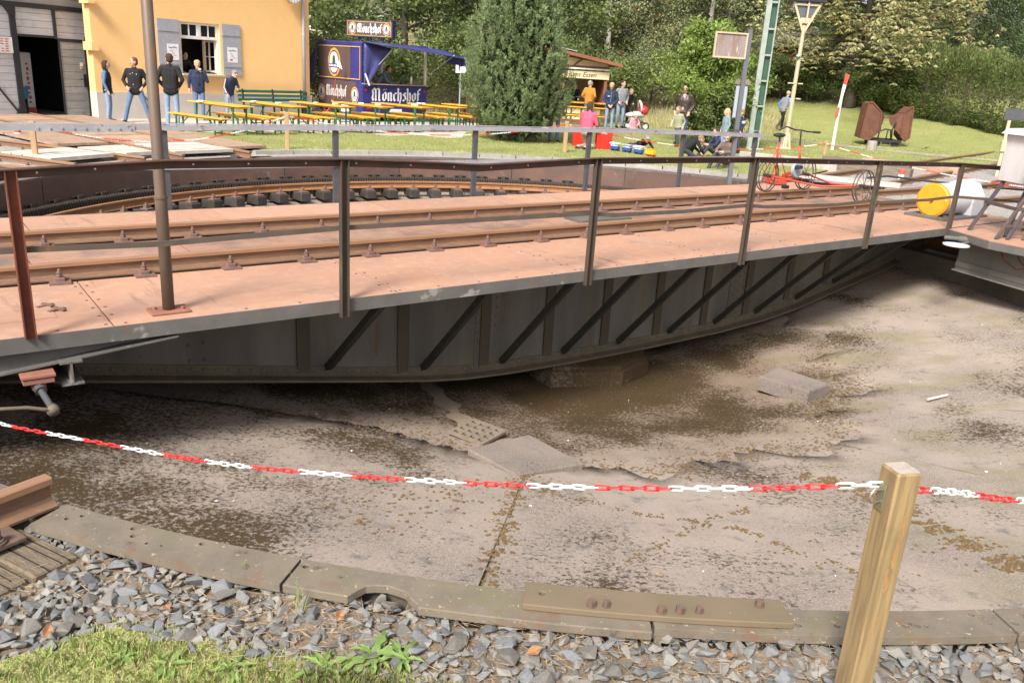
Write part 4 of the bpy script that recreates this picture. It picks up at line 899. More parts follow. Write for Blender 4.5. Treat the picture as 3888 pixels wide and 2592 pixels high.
def chain(label,path,group=None,pitch=.041,scale=1.22,run=6,start='w',first=3):
    P=[Vector(p) for p in path]; root=empty('plastic_chain',P[0],0,label,'chain',group)
    seg=[(P[i+1]-P[i]).length for i in range(len(P)-1)]; tot=sum(seg); s=0; k=0; col=start; left=first; pt=pitch*scale
    while s<tot:
        d=s; i=0
        while i<len(seg)-1 and d>seg[i]: d-=seg[i]; i+=1
        p=P[i]+(P[i+1]-P[i])*(d/seg[i]); t=(P[i+1]-P[i]).normalized()
        q=t.to_track_quat('X','Z'); q=q@__import__('mathutils').Quaternion((1,0,0),(R_(12) if k%2 else R_(78))+random.uniform(-.15,.15))
        o=link('chain_link',LK[col],root,p-P[0],q.to_euler(),scale); k+=1; s+=pt; left-=1
        if left<=0: col='r' if col=='w' else 'w'; left=run
    return root
def smooth_path(pts,n=10):
    P=np.array(pts,float); T=np.arange(len(P)); t=np.linspace(0,len(P)-1,(len(P)-1)*n+1); out=[]
    for v in t:                                    # Catmull-Rom
        i=min(int(v),len(P)-2); f=v-i; p0=P[max(i-1,0)];p1=P[i];p2=P[i+1];p3=P[min(i+2,len(P)-1)]
        out.append(.5*((2*p1)+(-p0+p2)*f+(2*p0-5*p1+4*p2-p3)*f*f+(-p0+3*p1-3*p2+p3)*f**3))
    return [tuple(q) for q in out]
cd=np.array([-6.1-1.3,5.8-2.55]); cd=cd/np.hypot(*cd)
CS=[(.03,.815),(.53,.66),(1.29,.46),(2.15,.27),(3.02,.11),(3.97,0),(4.66,-.07),(5.4,-.09),(6.3,.02),(7.2,.33),(8.05,.75)]
chain('long sagging red and white plastic chain across the near side of the pit',smooth_path([(1.30+cd[0]*s,2.55+cd[1]*s,z) for s,z in CS]),None,start='w',first=3)
cd2=np.array([8.2-1.37,6.4-2.6]); cd2=cd2/np.hypot(*cd2)
chain('red and white plastic chain running right from the near wooden post',smooth_path([(1.37+cd2[0]*s,2.6+cd2[1]*s,z) for s,z in((.02,.79),(.09,.765),(.35,.70),(.81,.57),(1.6,.40),(3.0,.2),(4.5,.15),(6.0,.35),(7.5,.75))]),None,start='r',first=4)
def fence_post(x,y,h,label,z=0,w=.09,lean=0):
    p=empty('fence_post',(x,y,z),R_(20),label,'post','timber fence posts')
    m=MB(); m.box((0,0,h/2),(w,w,h),bev=.006); m.build('timber','post_wood_far',p); m=MB(); m.box((-w/2-.004,0,h-.1),(.006,.04,.08)); m.build('eye_plate','zinc',p); return p
# ---------------------------------------------------------------- radiating tracks, boards, small track furniture
def track(deg,r0,r1,label,z=.0,sleepers=True,halo=None,skip=()):
    a=R_(deg); root=empty('railway_track',(CX,CY,z),a,label,'railway track')
    for sg,n_ in((-1,-.7535),(1,.7535)):
        if sg in skip: continue
        railpiece('rail',math.sqrt(r0*r0-.57),r1,n_,.0,parent=root)
    sm=MB().box((0,0,0),(.24,2.5,.14),bev=.01).mesh('sleeper','tar_timber')
    cm=MB().box((0,0,.085),(.16,.30,.02)).cyl((0,-.105,.09),(0,-.105,.16),.02,6).cyl((0,.105,.09),(0,.105,.16),.02,6).cyl((0,-.105,.10),(0,-.105,.125),.034,6).cyl((0,.105,.10),(0,.105,.125),.034,6).mesh('rail_clip','clip_rust')
    if sleepers:
        s=r0+.35; k=0
        while s<min(r1,26):
            o=link('sleeper',sm,root,(s+random.uniform(-.03,.03),0,-.085),(0,0,random.uniform(-.02,.02)))
            for sg in(-1,1):
                if sg not in skip: link('rail_clip',cm,o,(0,sg*.7535,-.005))
            s+=.66; k+=1
    return root
track(143.0,8.62,19,'left track of rust brown rails running under the brown plank deck to the house',sleepers=True)
track(158.6,8.62,22,'track of rust brown rails crossed by the pale boards, towards the shed doors')
track(173.8,8.62,20,'leftmost track ending at the pit behind the near fence post')
track(37.2,8.62,30,'track continuing straight on from the right end of the bridge')
track(49.8,8.62,30,'track branching behind the yellow drum with loose timbers across it')
# the near track's far rail continues out of view at left, so only its visible rail is built above
def board_deck(name,corners_world,z,th,nb,mat_,label,cat,along=0):
    "quad deck split into nb boards running along edge 0-1"
    c=[Vector((x,y,0)) for x,y in corners_world]; ctr=sum(c,Vector())/4; root=empty(name,(ctr.x,ctr.y,z),0,label,cat)
    for i in range(nb):
        t0=i/nb+.004; t1=(i+1)/nb-.004; e=random.uniform(-.03,.03)
        p=[c[0].lerp(c[3],t0),c[1].lerp(c[2],t0),c[1].lerp(c[2],t1),c[0].lerp(c[3],t1)]
        d=(p[1]-p[0]).normalized()*e; p[1]+=d; p[2]+=d
        m=MB(); m.prism([((q-ctr).x,(q-ctr).y) for q in p],(-th+random.uniform(-.004,.004),random.uniform(-.004,.004))); m.build('board',mat_,root)
    return root
# pale boards between and beside the rails near the pit edge
def rq(a_deg,s0,s1,n0,n1):
    a=R_(a_deg); e=Vector((math.cos(a),math.sin(a),0)); f=Vector((-math.sin(a),math.cos(a),0)); o=Vector((CX,CY,0))
    return [tuple((o+e*s+f*n).xy) for s,n in((s0,n0),(s0,n1),(s1,n1),(s1,n0))]
board_deck('crossing_boards',rq(158.6,9.25,10.45,-.66,.66),.155,.06,5,'board_grey','pale grey crossing boards between the rails of the second track','crossing')
board_deck('crossing_boards',rq(143,9.05,10.5,-.66,.66),.155,.06,6,'board_grey','pale grey crossing boards between the rails nearest the lawn corner','crossing')
board_deck('crossing_boards',[tuple(Vector(pol(9.25,153.0)).xy),tuple(Vector(pol(9.25,149.2)).xy),tuple(Vector(pol(10.5,148.2)).xy),tuple(Vector(pol(10.5,153.6)).xy)],.15,.06,4,'board_grey','wedge of pale boards between the first and second track','crossing')
board_deck('crossing_boards',rq(173.8,9.2,10.4,-.66,.66),.15,.06,5,'board_grey','pale crossing boards at the far left edge by the fence post','crossing')
board_deck('plank_deck',rq(143,10.6,18.6,-.66,.66),.125,.05,12,'board_brown','long brown plank deck between the rails leading to the house','plank deck')
board_deck('plank_deck',rq(143,9.6,18.0,-1.9,-.86),.13,.05,3,'board_brown','brown planks beside the right rail of the first track','plank deck')
board_deck('plank_deck',rq(143,11.2,18.6,.86,1.9),.12,.05,3,'board_brown','brown planks beside the left rail of the first track','plank deck')
# timbers and a white board at the right tracks
def loose(name,x,y,L,W,H,rz,mat_,label,z=.0): return tag(MB().box((0,0,H/2),(L,W,H),bev=.012).build(name,mat_,loc=(x,y,z),rot=(0,0,rz)),label,'timber')
loose('loose_timber',9.2,22.3,1.9,.26,.26,R_(-42),'tar_timber','heavy old timber lying across the branch track, nearest the pit',.0)
loose('loose_timber',9.6,23.9,2.4,.26,.24,R_(-40),'tar_timber','long dark timber behind the nearest one on the branch track',.0)
loose('loose_timber',11.0,24.3,2.6,.3,.22,R_(-38),'board_brown','light brown beam beyond the dark timbers',.0)
loose('edge_timber',7.1,22.9,2.6,.2,.30,R_(-30),'kerb','pale concrete beam along the gravel at the lawn edge',.0)
loose('white_board',7.25,18.9,2.2,.62,.07,R_(-26),'board_grey','wide white painted board lying beside the rails behind the red rail bike',.13)
b=MB().tube([(0,0,.1),(.5,.1,.16),(1.4,-.1,.12),(2.6,-.4,.10)],.025,8).build('black_hose','black_iron',loc=(8.1,19.9,.05),smooth=True); tag(b,'black hose lying on the sleepers of the branch track','hose')
def marker(x,y,label,h=.26):
    r=empty('marker_post',(x,y,0),0,label,'marker post','red and white track markers')
    MB().tube([(0,0,0),(0,0,h*.55)],[.075,.07],12).build('white_base','white_paint',r,smooth=False)
    MB().tube([(0,0,h*.55),(0,0,h*.9),(0,0,h)],[.072,.07,.045],12).build('red_cap','ink_red',r)
marker(-10.95,18.25,'short red and white marker stub in the gravel at the left'); marker(9.45,21.2,'low red and white marker stub between the right tracks',.3)
m=MB(); m.add([(0,0,.05),(1.1,-.2,.06),(1.25,.35,.14),(.5,.55,.20),(-.05,.4,.08)],[(0,1,2,3,4)]); m.add([(0,0,.035),(1.1,-.2,.045),(1.25,.35,.125),(.5,.55,.185),(-.05,.4,.065)],[(4,3,2,1,0)]); tag(m.build('sheet_scrap','rust_skip',loc=(11.4,20.6,.0)),'bent rusty sheet of metal on the gravel behind the white box','metal sheet')
# stops (dark) at the pit edge: rail chocks
m=MB().box((0,0,.07),(.34,.06,.14)).box((.05,0,.14),(.26,.05,.03)); tag(m.build('wheel_chock','dark_post',loc=(-5.6,16.35,.02),rot=(0,0,R_(-50))),'small dark wheel chock by the pit edge at the lawn corner','chock')
m=MB().box((0,0,.07),(.3,.5,.12),bev=.02).box((0,.1,.15),(.25,.2,.05)); tag(m.build('red_tool_box','draisine_red',loc=(5.35,17.95,.09),rot=(0,0,.4)),'flat red box on the far walkway beside the sign post','box')
# far fence posts with chains
FP=[(-8.60,14.78,.74,'wooden fence post at the far left pit edge before the shed'),(-5.36,19.15,.88,'wooden fence post at the lawn corner in front of the tables'),(1.08,22.6,.88,'wooden fence post on the lawn right of the pine'),(9.7,27.6,.5,'short wooden post on the lawn behind the rail bike'),(-6.1,5.8,.95,'wooden fence post at the near left of the pit'),(8.2,6.4,.95,'wooden fence post at the near right of the pit')]
for x,y,h,l in FP: fence_post(x,y,h,l,z=-.02)
def sag(p,q,d,n=14): p=Vector(p);q=Vector(q); return [tuple(p.lerp(q,i/n)-Vector((0,0,4*d*(i/n)*(1-i/n)))) for i in range(n+1)]
chain('red and white chain hanging over the plank deck between the left fence posts',sag((-8.6,14.8,.66),(-5.36,19.15,.78),.42),run=9,scale=1.5)
chain('red and white chain on the lawn in front of the tables and the pine',sag((-5.36,19.15,.78),(1.08,22.6,.78),.35),run=9,scale=1.5)
chain('red and white chain in front of the children and the toy train',sag((1.08,22.6,.78),(9.7,27.6,.40),.38),run=9,scale=1.6)
chain('red and white chain over the right tracks behind the drum',sag((9.7,27.6,.40),(12.5,15.5,.5),.30),run=9,scale=1.6)
chain('red and white chain going left from the far left fence post',sag((-8.6,14.8,.66),(-12.6,12.8,.75),.2),run=9,scale=1.5)
# ---------------------------------------------------------------- buildings
def frame_at(p0,dv):
    "matrix: local x along wall, local y out of the wall away from the viewer side, z up"
    return math.atan2(dv[1],dv[0])
# --- yellow house: local x along the visible wall, local -y faces the yard
HA=frame_at(None,(.609,.793))
house=empty('yellow_house',(-11.97,24.71,0),HA,'yellow plastered house with grey plinth, shuttered window and drainpipe','house')
H_=5.6; x0,x1=-.42,7.1; wx0,wx1,wz0,wz1=2.26,3.62,1.35,2.84; dp=6.
m=MB()
def wallbox(a,b,z0,z1): m.box(((a+b)/2,.18,(z0+z1)/2),(b-a,.36,z1-z0))
wallbox(x0,wx0,.76,H_); wallbox(wx1,x1,.76,H_); wallbox(wx0,wx1,.76,wz0); wallbox(wx0,wx1,wz1,H_)
m.box((x1-.15,dp/2+.36,(.76+H_)/2),(.30,dp-.36,H_-.76)); m.build('wall','plaster_yellow',house)
m=MB().box(((x0+x1)/2+.02,.16,.37),(x1-x0+.06,.40,.78)); m.box((x1-.13,dp/2+.36,.37),(.32,dp-.36,.78)); m.build('plinth','plinth_grey',house)
MB().box(((x0+x1)/2,dp/2,H_+.1),(x1-x0+.8,dp+.9,.2)).build('eaves','white_paint',house)
m=MB(); m.prism([(-.5,H_+.2),(dp+.4,H_+.2),(dp/2,H_+2.6)],(x0-.4,x1+.4),'x'); m.build('roof','roof_dark',house)
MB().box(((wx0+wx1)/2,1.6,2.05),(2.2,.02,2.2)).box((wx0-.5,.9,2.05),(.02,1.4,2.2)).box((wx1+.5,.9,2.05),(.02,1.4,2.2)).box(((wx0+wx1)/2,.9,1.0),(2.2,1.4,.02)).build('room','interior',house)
win=MB(); fw=.07
for (a,b,z0,z1) in((wx0,wx0+fw,wz0,wz1),(wx1-fw,wx1,wz0,wz1),(wx0+fw,wx1-fw,wz1-fw,wz1),(wx0+fw,wx1-fw,2.36,2.45),((wx0+wx1)/2-.045,(wx0+wx1)/2+.045,2.45,wz1-fw)): win.box(((a+b)/2,.10,(z0+z1)/2),(b-a,.08,z1-z0))
win=win.build('window','white_paint',house)
for a,b in((wx0+fw,(wx0+wx1)/2-.045),((wx0+wx1)/2+.045,wx1-fw)):
    MB().box(((a+b)/2,.10,2.61),(b-a,.006,.32)).build('pane','dark_glass',win)
    [MB().box((q,.092,2.61),(.03,.05,.32)).build('sash_bar','white_paint',win) for q in((a+b)/2,a+.015,b-.015)]
# opened lower casement, swung inwards
m=MB(); ca=R_(-78); X=Matrix.Translation((wx1-fw,.14,0))@Matrix.Rotation(R_(100),4,'Z'); m.X=X
for (a,b,z0,z1) in((0,.05,1.40,2.35),(.53,.58,1.40,2.35),(.05,.53,1.40,1.45),(.05,.53,2.30,2.35),(.05,.53,1.85,1.88),(.28,.31,1.40,2.35)): m.box(((a+b)/2,0,(z0+z1)/2),(b-a,.04,z1-z0))
m.build('casement','white_paint',win)
MB().box(((wx0+wx1)/2,-.04,1.32),(wx1-wx0+.1,.24,.05)).build('sill','plinth_grey',win)
def shutter(a,b):
    r=MB(); r.box(((a+b)/2,-.03,2.10),(b-a,.035,1.54))
    r=r.build('shutter','shutter_grey',house)
    for z in(1.62,2.56): MB().box(((a+b)/2,-.055,z),(b-a-.02,.02,.06)).build('batten','shutter_grey',r)
    return r
s1=shutter(1.52,2.22); s2=shutter(3.68,4.34)
def poster(px_,pz,par,yy=-.052):
    p=MB().box((px_,yy,pz),(.37,.004,.46)).build('poster','paper',par)
    m=MB()
    for i in range(9): m.box((px_-.13+i*.03,yy-.004,pz+.13-.012*math.sin(i*.9)),(.026,.003,.03),R_(0))
    for i in range(3): m.box((px_+.0+.05*i-.05,yy-.004,pz+.03-.06*i),(.10,.003,.012))
    m.build('print','ink_blue',p); MB().box((px_-.05,yy-.004,pz-.15),(.09,.003,.05),).build('print_spot','ink_red',p)
poster(1.98,1.95,s1); poster(4.02,1.96,s2)
m=MB().tube([(6.80,-.09,5.5),(6.80,-.09,.86)],.052,12).build('drainpipe','pipe_grey',house,smooth=True)
m=MB().tube([(6.80,-.09,.88),(6.80,-.09,.80),(6.80,-.09,.78),(6.80,-.09,.05)],[.085,.085,.065,.065],12).build('drain_foot','black_iron',house)
for z in(2.75,): MB().tube([(6.80,-.09,z-.03),(6.80,-.09,z+.03)],.062,12).build('pipe_collar','pipe_grey',house)
ck=MB().tube([(6.28,-.16,3.98),(6.28,-.30,3.98)],.30,24).build('clock','lamp_cream',house); MB().tube([(6.28,-.301,3.98),(6.28,-.305,3.98)],.265,24).build('clock_face','paper',ck)
m=MB()
for k in range(12): a=k*math.pi/6; m.box((6.28+.22*math.sin(a),-.308,3.98+.22*math.cos(a)),(.018,.004,.05),Matrix.Rotation(a,4,'Y'))
m.bar((6.28,-.309,3.98),(6.28,-.309,4.15),.02,.004); m.bar((6.28,-.309,3.98),(6.16,-.309,3.86),.02,.004); m.build('clock_marks','ink_black',ck)
# stepped corner stones beside the shed door
for z in(1.98,3.2): MB().box((x0-.04,-.02,z),(.20,.5,.22)).build('jamb_stone','plaster_yellow',house)
MB().tube([(1.05,-.02,.02),(1.05,-.10,.02),(1.05,-.10,.52),(1.0,-.08,.62),(.97,-.02,.66)],.02,8).build('handrail_hoop','black_iron',house)
# --- engine shed door leaf and the shed behind it
SA=math.atan2(2.62,1.31)
shed=empty('engine_shed',(-14.02,22.65,0),SA,'grey boarded engine shed front with black iron frame and open wicket door','shed')
def boards(name,a,b,z0,z1,mat_,par,y=0,hb=.185,th=.03):
    z=z0
    while z<z1-.01:
        t=min(z+hb,z1); MB().box(((a+b)/2,y,(z+t)/2-.002),(b-a,th,t-z-.008)).build(name,mat_,par); z=t
boards('board',-2.2,.70,.06,2.86,'shed_board',shed)
boards('board',.72,1.80,2.18,2.86,'shed_board',shed)
boards('board',1.84,2.96,2.10,2.86,'shed_board',shed)
boards('board',2.62,2.96,.06,2.08,'shed_board',shed)
boards('board',-2.2,2.96,2.98,4.6,'door_board',shed)
MB().box((.5,.03,2.3),(5.4,.01,4.6)).build('backing','interior',shed) if False else None
fr=MB(); y=-.03
for (a,b,z0,z1) in((-2.3,3.06,2.86,2.98),(-2.3,.58,0,.06),(1.78,3.06,0,.06),(.56,.72,.06,2.86),(1.79,1.87,2.10,2.86),(2.95,3.06,.06,2.86),(.72,1.79,2.12,2.18),(1.87,2.62,2.08,2.13)): fr.box(((a+b)/2,y,(z0+z1)/2),(b-a,.06,z1-z0))
fr.bar((-.35,y-.01,1.35),(.55,y-.01,.12),.03,.06,up=(0,1,0)); fr.bar((2.98,y-.01,2.75),(2.66,y-.01,2.0),.03,.05,up=(0,1,0))
for (cx_,cz_) in((.64,2.78),(2.97,2.78),(.64,.16),(2.97,.16)): fr.prism([(cx_-.22,cz_+(.08 if cz_>1 else -.1)),(cx_+.1,cz_+(.08 if cz_>1 else -.1)),(cx_+.08,cz_-(.16 if cz_>1 else -.2)),(cx_-.06,cz_-(.16 if cz_>1 else -.2))],(y-.045,y+.02),'y')
fr=fr.build('iron_frame','black_iron',shed)
for z in(.22,1.72,2.86,4.0): MB().box((3.12,-.07,z),(.20,.05,.09)).cyl((3.2,-.09,z-.12),(3.2,-.09,z+.06),.035,10).build('hinge','black_iron',shed)
dr=MB(); X=Matrix.Translation((1.87,-.02,0))@Matrix.Rotation(R_(-10),4,'Z')
dr=empty('wicket_door',(1.88,-.03,0),R_(-8),parent=shed)
boards('board',.03,.74,.05,2.06,'door_board',dr,0,.2,.03)
m=MB()
for (a,b,z0,z1) in((0,.04,0,2.1),(.72,.77,0,2.1),(.04,.72,2.05,2.1),(.04,.72,0,.05)): m.box(((a+b)/2,-.005,(z0+z1)/2),(b-a,.05,z1-z0))
m.build('door_frame','black_iron',dr)
MB().box((.66,-.03,1.02),(.07,.02,.36)).box((.58,-.06,1.06),(.14,.02,.02)).build('lock','black_iron',dr)
p=MB().box((.60,-.025,1.42),(.09,.004,.18)).build('notice','paper',dr); MB().box((.60,-.029,1.38),(.07,.003,.08)).build('notice_print','gold',dr)
# sign at left
sg=MB().box((.14,-.08,1.88),(.80,.01,.40)).build('warning_sign','paper',shed); m=MB()
for i in range(6):
    for j in range(5): 
        if random.random()<.85: m.box((-.14+j*.13+random.uniform(-.01,.01),-.088,2.03-i*.06),(.11*random.uniform(.5,1),.004,.022))
m.build('sign_print','ink_red',sg)
# shed body
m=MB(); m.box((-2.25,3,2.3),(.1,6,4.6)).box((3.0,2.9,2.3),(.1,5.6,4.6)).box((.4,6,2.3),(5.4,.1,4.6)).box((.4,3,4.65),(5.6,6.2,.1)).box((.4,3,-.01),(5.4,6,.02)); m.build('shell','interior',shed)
MB().box((1.25,-.75,.06),(1.15,1.2,.05),Matrix.Rotation(R_(-4),4,'X')).build('ramp','board_brown',shed)
# things inside the doorway
def inshed(o,x,y,z=0,rz=0): 
    c,s=math.cos(SA),math.sin(SA); o.location=(-14.02+c*x-s*y,22.65+s*x+c*y,z); o.rotation_euler=(0,0,SA+rz); return o
fr_=empty('drinks_fridge',label='white drinks fridge with a red lettered side inside the shed doorway',cat='fridge'); inshed(fr_,1.55,1.3)
MB().box((0,0,.85),(.42,.5,1.7),bev=.02).build('cabinet','white_paint',fr_); m=MB()
for i,ch in enumerate(range(9)): m.box((.05+.012*math.sin(i*2),-.256,.35+i*.13),(.07,.004,.05+.04*(i%2)))
m.build('side_print','ink_red',fr_); MB().box((0,-.257,.12),(.36,.004,.16)).build('red_base','ink_red',fr_)
tb=empty('sales_table',label='table under a bright blue cloth inside the shed doorway',cat='table'); inshed(tb,.95,.95)
MB().box((0,0,.74),(.75,.5,.03)).build('table_top','paper',tb)
m=MB(); plain('cloth_blue',(.02,.20,.42),.7); n=24
pts=[(-.38,-.26),(.38,-.26),(.38,.26),(-.38,.26)]; m.box((0,0,.76),(.78,.54,.012))
for k in range(12): xx=-.38+k*.066; m.box((xx,-.272+.012*(k%2),.60-.05*math.sin(k)),(.07,.01,.33))
m.build('cloth','cloth_blue',tb)
for sx in(-.34,.34): MB().box((sx,0,.36),(.04,.45,.72)).build('leg','black_iron',tb)
o=tag(inshed(MB().box((0,0,.10),(.26,.01,.2)).build('price_card','paper'),1.05,.72,.78),'white card standing on the blue cloth in the doorway','card')
o=tag(inshed(MB().box((0,0,.16),(.42,.2,.32)).build('blue_carton','toy_blue'),.78,1.0,.775),'dark blue carton on the table inside the shed','carton')
# --- green bench in front of the house wall
def at_house(x,y,z=0): c,s=math.cos(HA),math.sin(HA); return (-11.97+c*x-s*y,24.71+s*x+c*y,z)
bn=empty('park_bench',at_house(5.28,-.62),HA,'long dark green slatted bench against the yellow house wall','bench')
for i,z in enumerate((.62,.75,.88)): MB().box((0,.22+.03*i,z),(2.7,.03,.085)).build('back_slat','green_slat',bn)
for i in range(4): MB().box((0,-.18+i*.11,.44),(2.7,.09,.03)).build('seat_slat','green_slat',bn)
for sx in(-1.15,0,1.15): m=MB(); m.bar((sx,.16,.0),(sx,.28,.95),.05,.04); m.bar((sx,-.2,0),(sx,-.2,.42),.05,.04); m.bar((sx,-.22,.41),(sx,.24,.41),.05,.04); m.build('leg','black_iron',bn)
# --- beer tables and benches
def beer_set(name,L,Wd,Hh,label,cat,group,loc,rz):
    r=empty(name,loc,rz,label,cat,group)
    MB().box((0,0,Hh-.014),(L,Wd,.028),bev=.006).build('table_top' if cat=='table' else 'seat','table_yellow',r)
    MB().box((0,0,Hh-.05),(L-.3,Wd*.5,.04)).build('underframe','table_yellow',r)
    for sx in(-1,1):
        m=MB(); x=sx*(L/2-.32)
        for sy in(-1,1): m.bar((x,sy*Wd*.40,0),(x,sy*Wd*.40,Hh-.05),.035,.035)
        m.bar((x,-Wd*.4,Hh*.25),(x,Wd*.4,Hh*.25),.025,.025); m.bar((x,-Wd*.4,.012),(x,Wd*.4,.012),.03,.024); m.bar((x,0,Hh*.35),(x-sx*.38,0,Hh-.06),.02,.02)
        m.build('leg_frame','green_steel',r)
    return r
TAX=math.atan2(-.57,.82)
TC=[(-7.90,22.15),(-6.92,23.55),(-5.95,24.95),(-5.0,26.2),(-3.98,27.4),(-3.0,28.55),(-1.95,29.75)]
names=['first yellow beer table, nearest the shed door','second yellow beer table, in front of the bench','third yellow beer table, at the house corner','fourth yellow beer table, before the trailer side','fifth yellow beer table, below the large trailer lettering','sixth yellow beer table, right of the trailer','last yellow beer table of the row, half behind the pine']
bnames=['nearer yellow bench of the %s table','farther yellow bench of the %s table']; ordn=['first','second','third','fourth','fifth','sixth','last']
wd=Vector((math.cos(TAX+math.pi/2),math.sin(TAX+math.pi/2)))
for i,(x,y) in enumerate(TC):
    beer_set('beer_table',2.2,.5,.77,names[i],'table','yellow beer tables',(x,y,.015),TAX+random.uniform(-.03,.03))
    for j,sg in enumerate((-1,1)):
        q=Vector((x,y))+wd*.58*sg; beer_set('beer_bench',2.2,.25,.47,bnames[j]%ordn[i],'bench','yellow beer benches',(q.x+random.uniform(-.1,.1),q.y,.015),TAX+random.uniform(-.04,.04))
    for k in range(2): 
        o=MB().box((0,0,.02),(.16,.10,.04),bev=.01).build('table_card' ,'paper',loc=(x+random.uniform(-.6,.5),y+.1*k,.785),rot=(0,0,random.uniform(0,3))); tag(o,['white card on the %s beer table, left one','white card on the %s beer table, right one'][k]%ordn[i],'card','white cards on the tables')
beer_set('beer_table',2.0,.5,.77,'yellow beer table in front of the snack kiosk','table','yellow beer tables',(2.3,35.0,.015),-.1)
beer_set('beer_bench',2.0,.25,.47,'yellow bench before the kiosk table, nearer one','bench','yellow beer benches',(2.3,34.4,.015),-.1)
beer_set('beer_bench',2.0,.25,.47,'yellow bench behind the kiosk table','bench','yellow beer benches',(2.3,35.6,.015),-.1)
# --- lettering: broad-nib strokes swept into flat raised letters
GL={'M':(1.15,[[(.12,.0),(.02,.25),(.10,.55),(.02,.85),(.16,.98)],[(.16,.98),(.40,.86),(.40,.05),(.47,0)],[(.40,.86),(.66,.98),(.80,.86),(.80,.05),(.92,0)],[(.12,0),(.22,.1)]]),
'o':(.62,[[(.12,.55),(.12,.12),(.30,0)],[(.12,.55),(.34,.68),(.46,.52),(.46,.14),(.30,0)]]),
'n':(.68,[[(.08,.62),(.14,.56),(.14,.06),(.20,0)],[(.14,.56),(.34,.68),(.46,.56),(.46,.06),(.54,0)]]),
'c':(.50,[[(.40,.58),(.28,.66),(.12,.54),(.12,.14),(.26,0),(.40,.08)]]),
'h':(.64,[[(.06,1.02),(.14,.94),(.14,.06),(.20,0)],[(.14,.56),(.34,.68),(.46,.54),(.46,.16),(.34,-.20)]]),
's':(.52,[[(.42,.58),(.26,.68),(.12,.56),(.36,.36),(.42,.16),(.24,0),(.08,.10)]]),
'f':(.50,[[(.46,.92),(.34,1.02),(.18,.90),(.18,.04),(.12,-.04)],[(.04,.60),(.38,.60)]])}
def lettering(name,text,width,height,mat_,parent,M):
    "flat raised lettering, local plane x right, z up, in front of y=0"
    x=0; strokes=[]
    for ch in text:
        if ch=='ö':
            w_,st=GL['o']; strokes+=[[(a+x,b) for a,b in s] for s in st]; strokes+=[[(x+.18,.86),(x+.22,.92)],[(x+.40,.86),(x+.44,.92)]]; x+=w_
        else: w_,st=GL[ch]; strokes+=[[(a+x,b) for a,b in s] for s in st]; x+=w_
    sx=width/x; m=MB(); m.X=M; nx,nz=.085,.055
    for s in strokes:
        for i in range(len(s)-1):
            (a,b),(c,d)=s[i],s[i+1]; th=.002+.0006*(i%3)+.0003*random.random()
            P=[(a-nx,b-nz),(a+nx,b+nz),(c+nx,d+nz),(c-nx,d-nz)]
            ar=sum(P[k][0]*P[(k+1)%4][1]-P[(k+1)%4][0]*P[k][1] for k in range(4))
            if abs(ar)<1e-4: continue
            if ar<0: P=P[::-1]
            m.prism([(p*sx,q*height) for p,q in P],(-.008-th,-.002),'y')
    return m.build(name,mat_,parent)
def emblem(par,M,h,flat=False):
    "oval badge: gold rim, white field, dark figure group and a banner"
    def oval(r,y,mat_,nm,p):
        m=MB(); m.X=M; m.prism([(math.cos(t)*h*.38*r,math.sin(t)*h*.5*r) for t in np.linspace(0,2*math.pi,28,endpoint=False)],(y-.003,y),'y'); return m.build(nm,mat_,p)
    e=oval(1.0,-.004,'gold','emblem',par); e=par if flat else e; oval(.84,-.008,'trailer_blue','emblem_ring',e); oval(.74,-.012,'silver_print','emblem_field',e)
    m=MB(); m.X=M; m.prism([(-h*.10,-h*.08),(h*.10,-h*.08),(h*.07,h*.18),(0,h*.26),(-h*.07,h*.18)],(-.019,-.016),'y'); m.build('emblem_figure','mast_dark',e)
    m=MB(); m.X=M; m.box((0,-.022,-h*.12),(h*.64,.004,h*.13)); m.build('emblem_banner','trailer_blue',e)
    m=MB(); m.X=M
    for k in range(6): m.box((-h*.24+k*h*.095,-.0255,-h*.12),(h*.05,.002,h*.075))
    m.build('emblem_print','white_vinyl',e)['kind']='stuff'
# --- drinks trailer
TRA=R_(48); trl=empty('drinks_trailer',(-5.66,29.7,0),TRA,'dark blue drinks trailer with awning, roof sign and white blackletter lettering','trailer')
TL,TS,TH=2.9,2.6,2.62      # front length, side length, height ; front = local -y, side = local x=0 plane going +y
zf=.32
m=MB(); m.box((TL/2,.02,(zf+1.28)/2),(TL,.05,1.28-zf)); m.build('front_panel','trailer_blue',trl)
m=MB(); m.box((.02,TS/2+.03,(zf+TH)/2),(.05,TS-.05,TH-zf)); m.build('side_panel','trailer_blue',trl)
MB().box((-.012,TS*.62,(1.38+2.48)/2),(.02,TS*.72,1.12)).build('brown_panel','trailer_brown',trl); MB().box((-.012,TS*.56,.84),(.02,TS*.86,.98)).build('brown_panel','trailer_brown',trl)
m=MB()
for (a,b,z0,z1) in((.12,TS-.06,2.46,2.49),(.12,TS-.06,1.40,1.43),(.12,.15,1.43,2.46)): m.box((-.026,(a+b)/2,(z0+z1)/2),(.012,b-a,z1-z0))
m.box((TL/2,-.010,.62),(TL-.1,.012,.03)); m.build('gold_line','gold',trl)
m=MB(); m.box((TL-.02,TS/2,(zf+1.28)/2),(.05,TS-.1,1.28-zf)); m.box((TL/2,TS-.02,(zf+1.15)/2),(TL-.1,.04,1.15-zf)); m.build('rear_panel','trailer_blue',trl)
MB().box((TL/2,TS/2,zf),(TL-.06,TS-.06,.06)).build('floor','black_iron',trl)
for (x,y) in((.35,-.0),(TL-.06,.0),(TL-.06,TS-.06),(.06,TS-.06)): MB().box((x,y+.04,1.9),(.07,.07,1.3)).build('corner_post','white_paint',trl)
m=MB(); m.box((TL/2,.12,1.29),(TL,.45,.035)); m.build('counter','board_brown',trl)
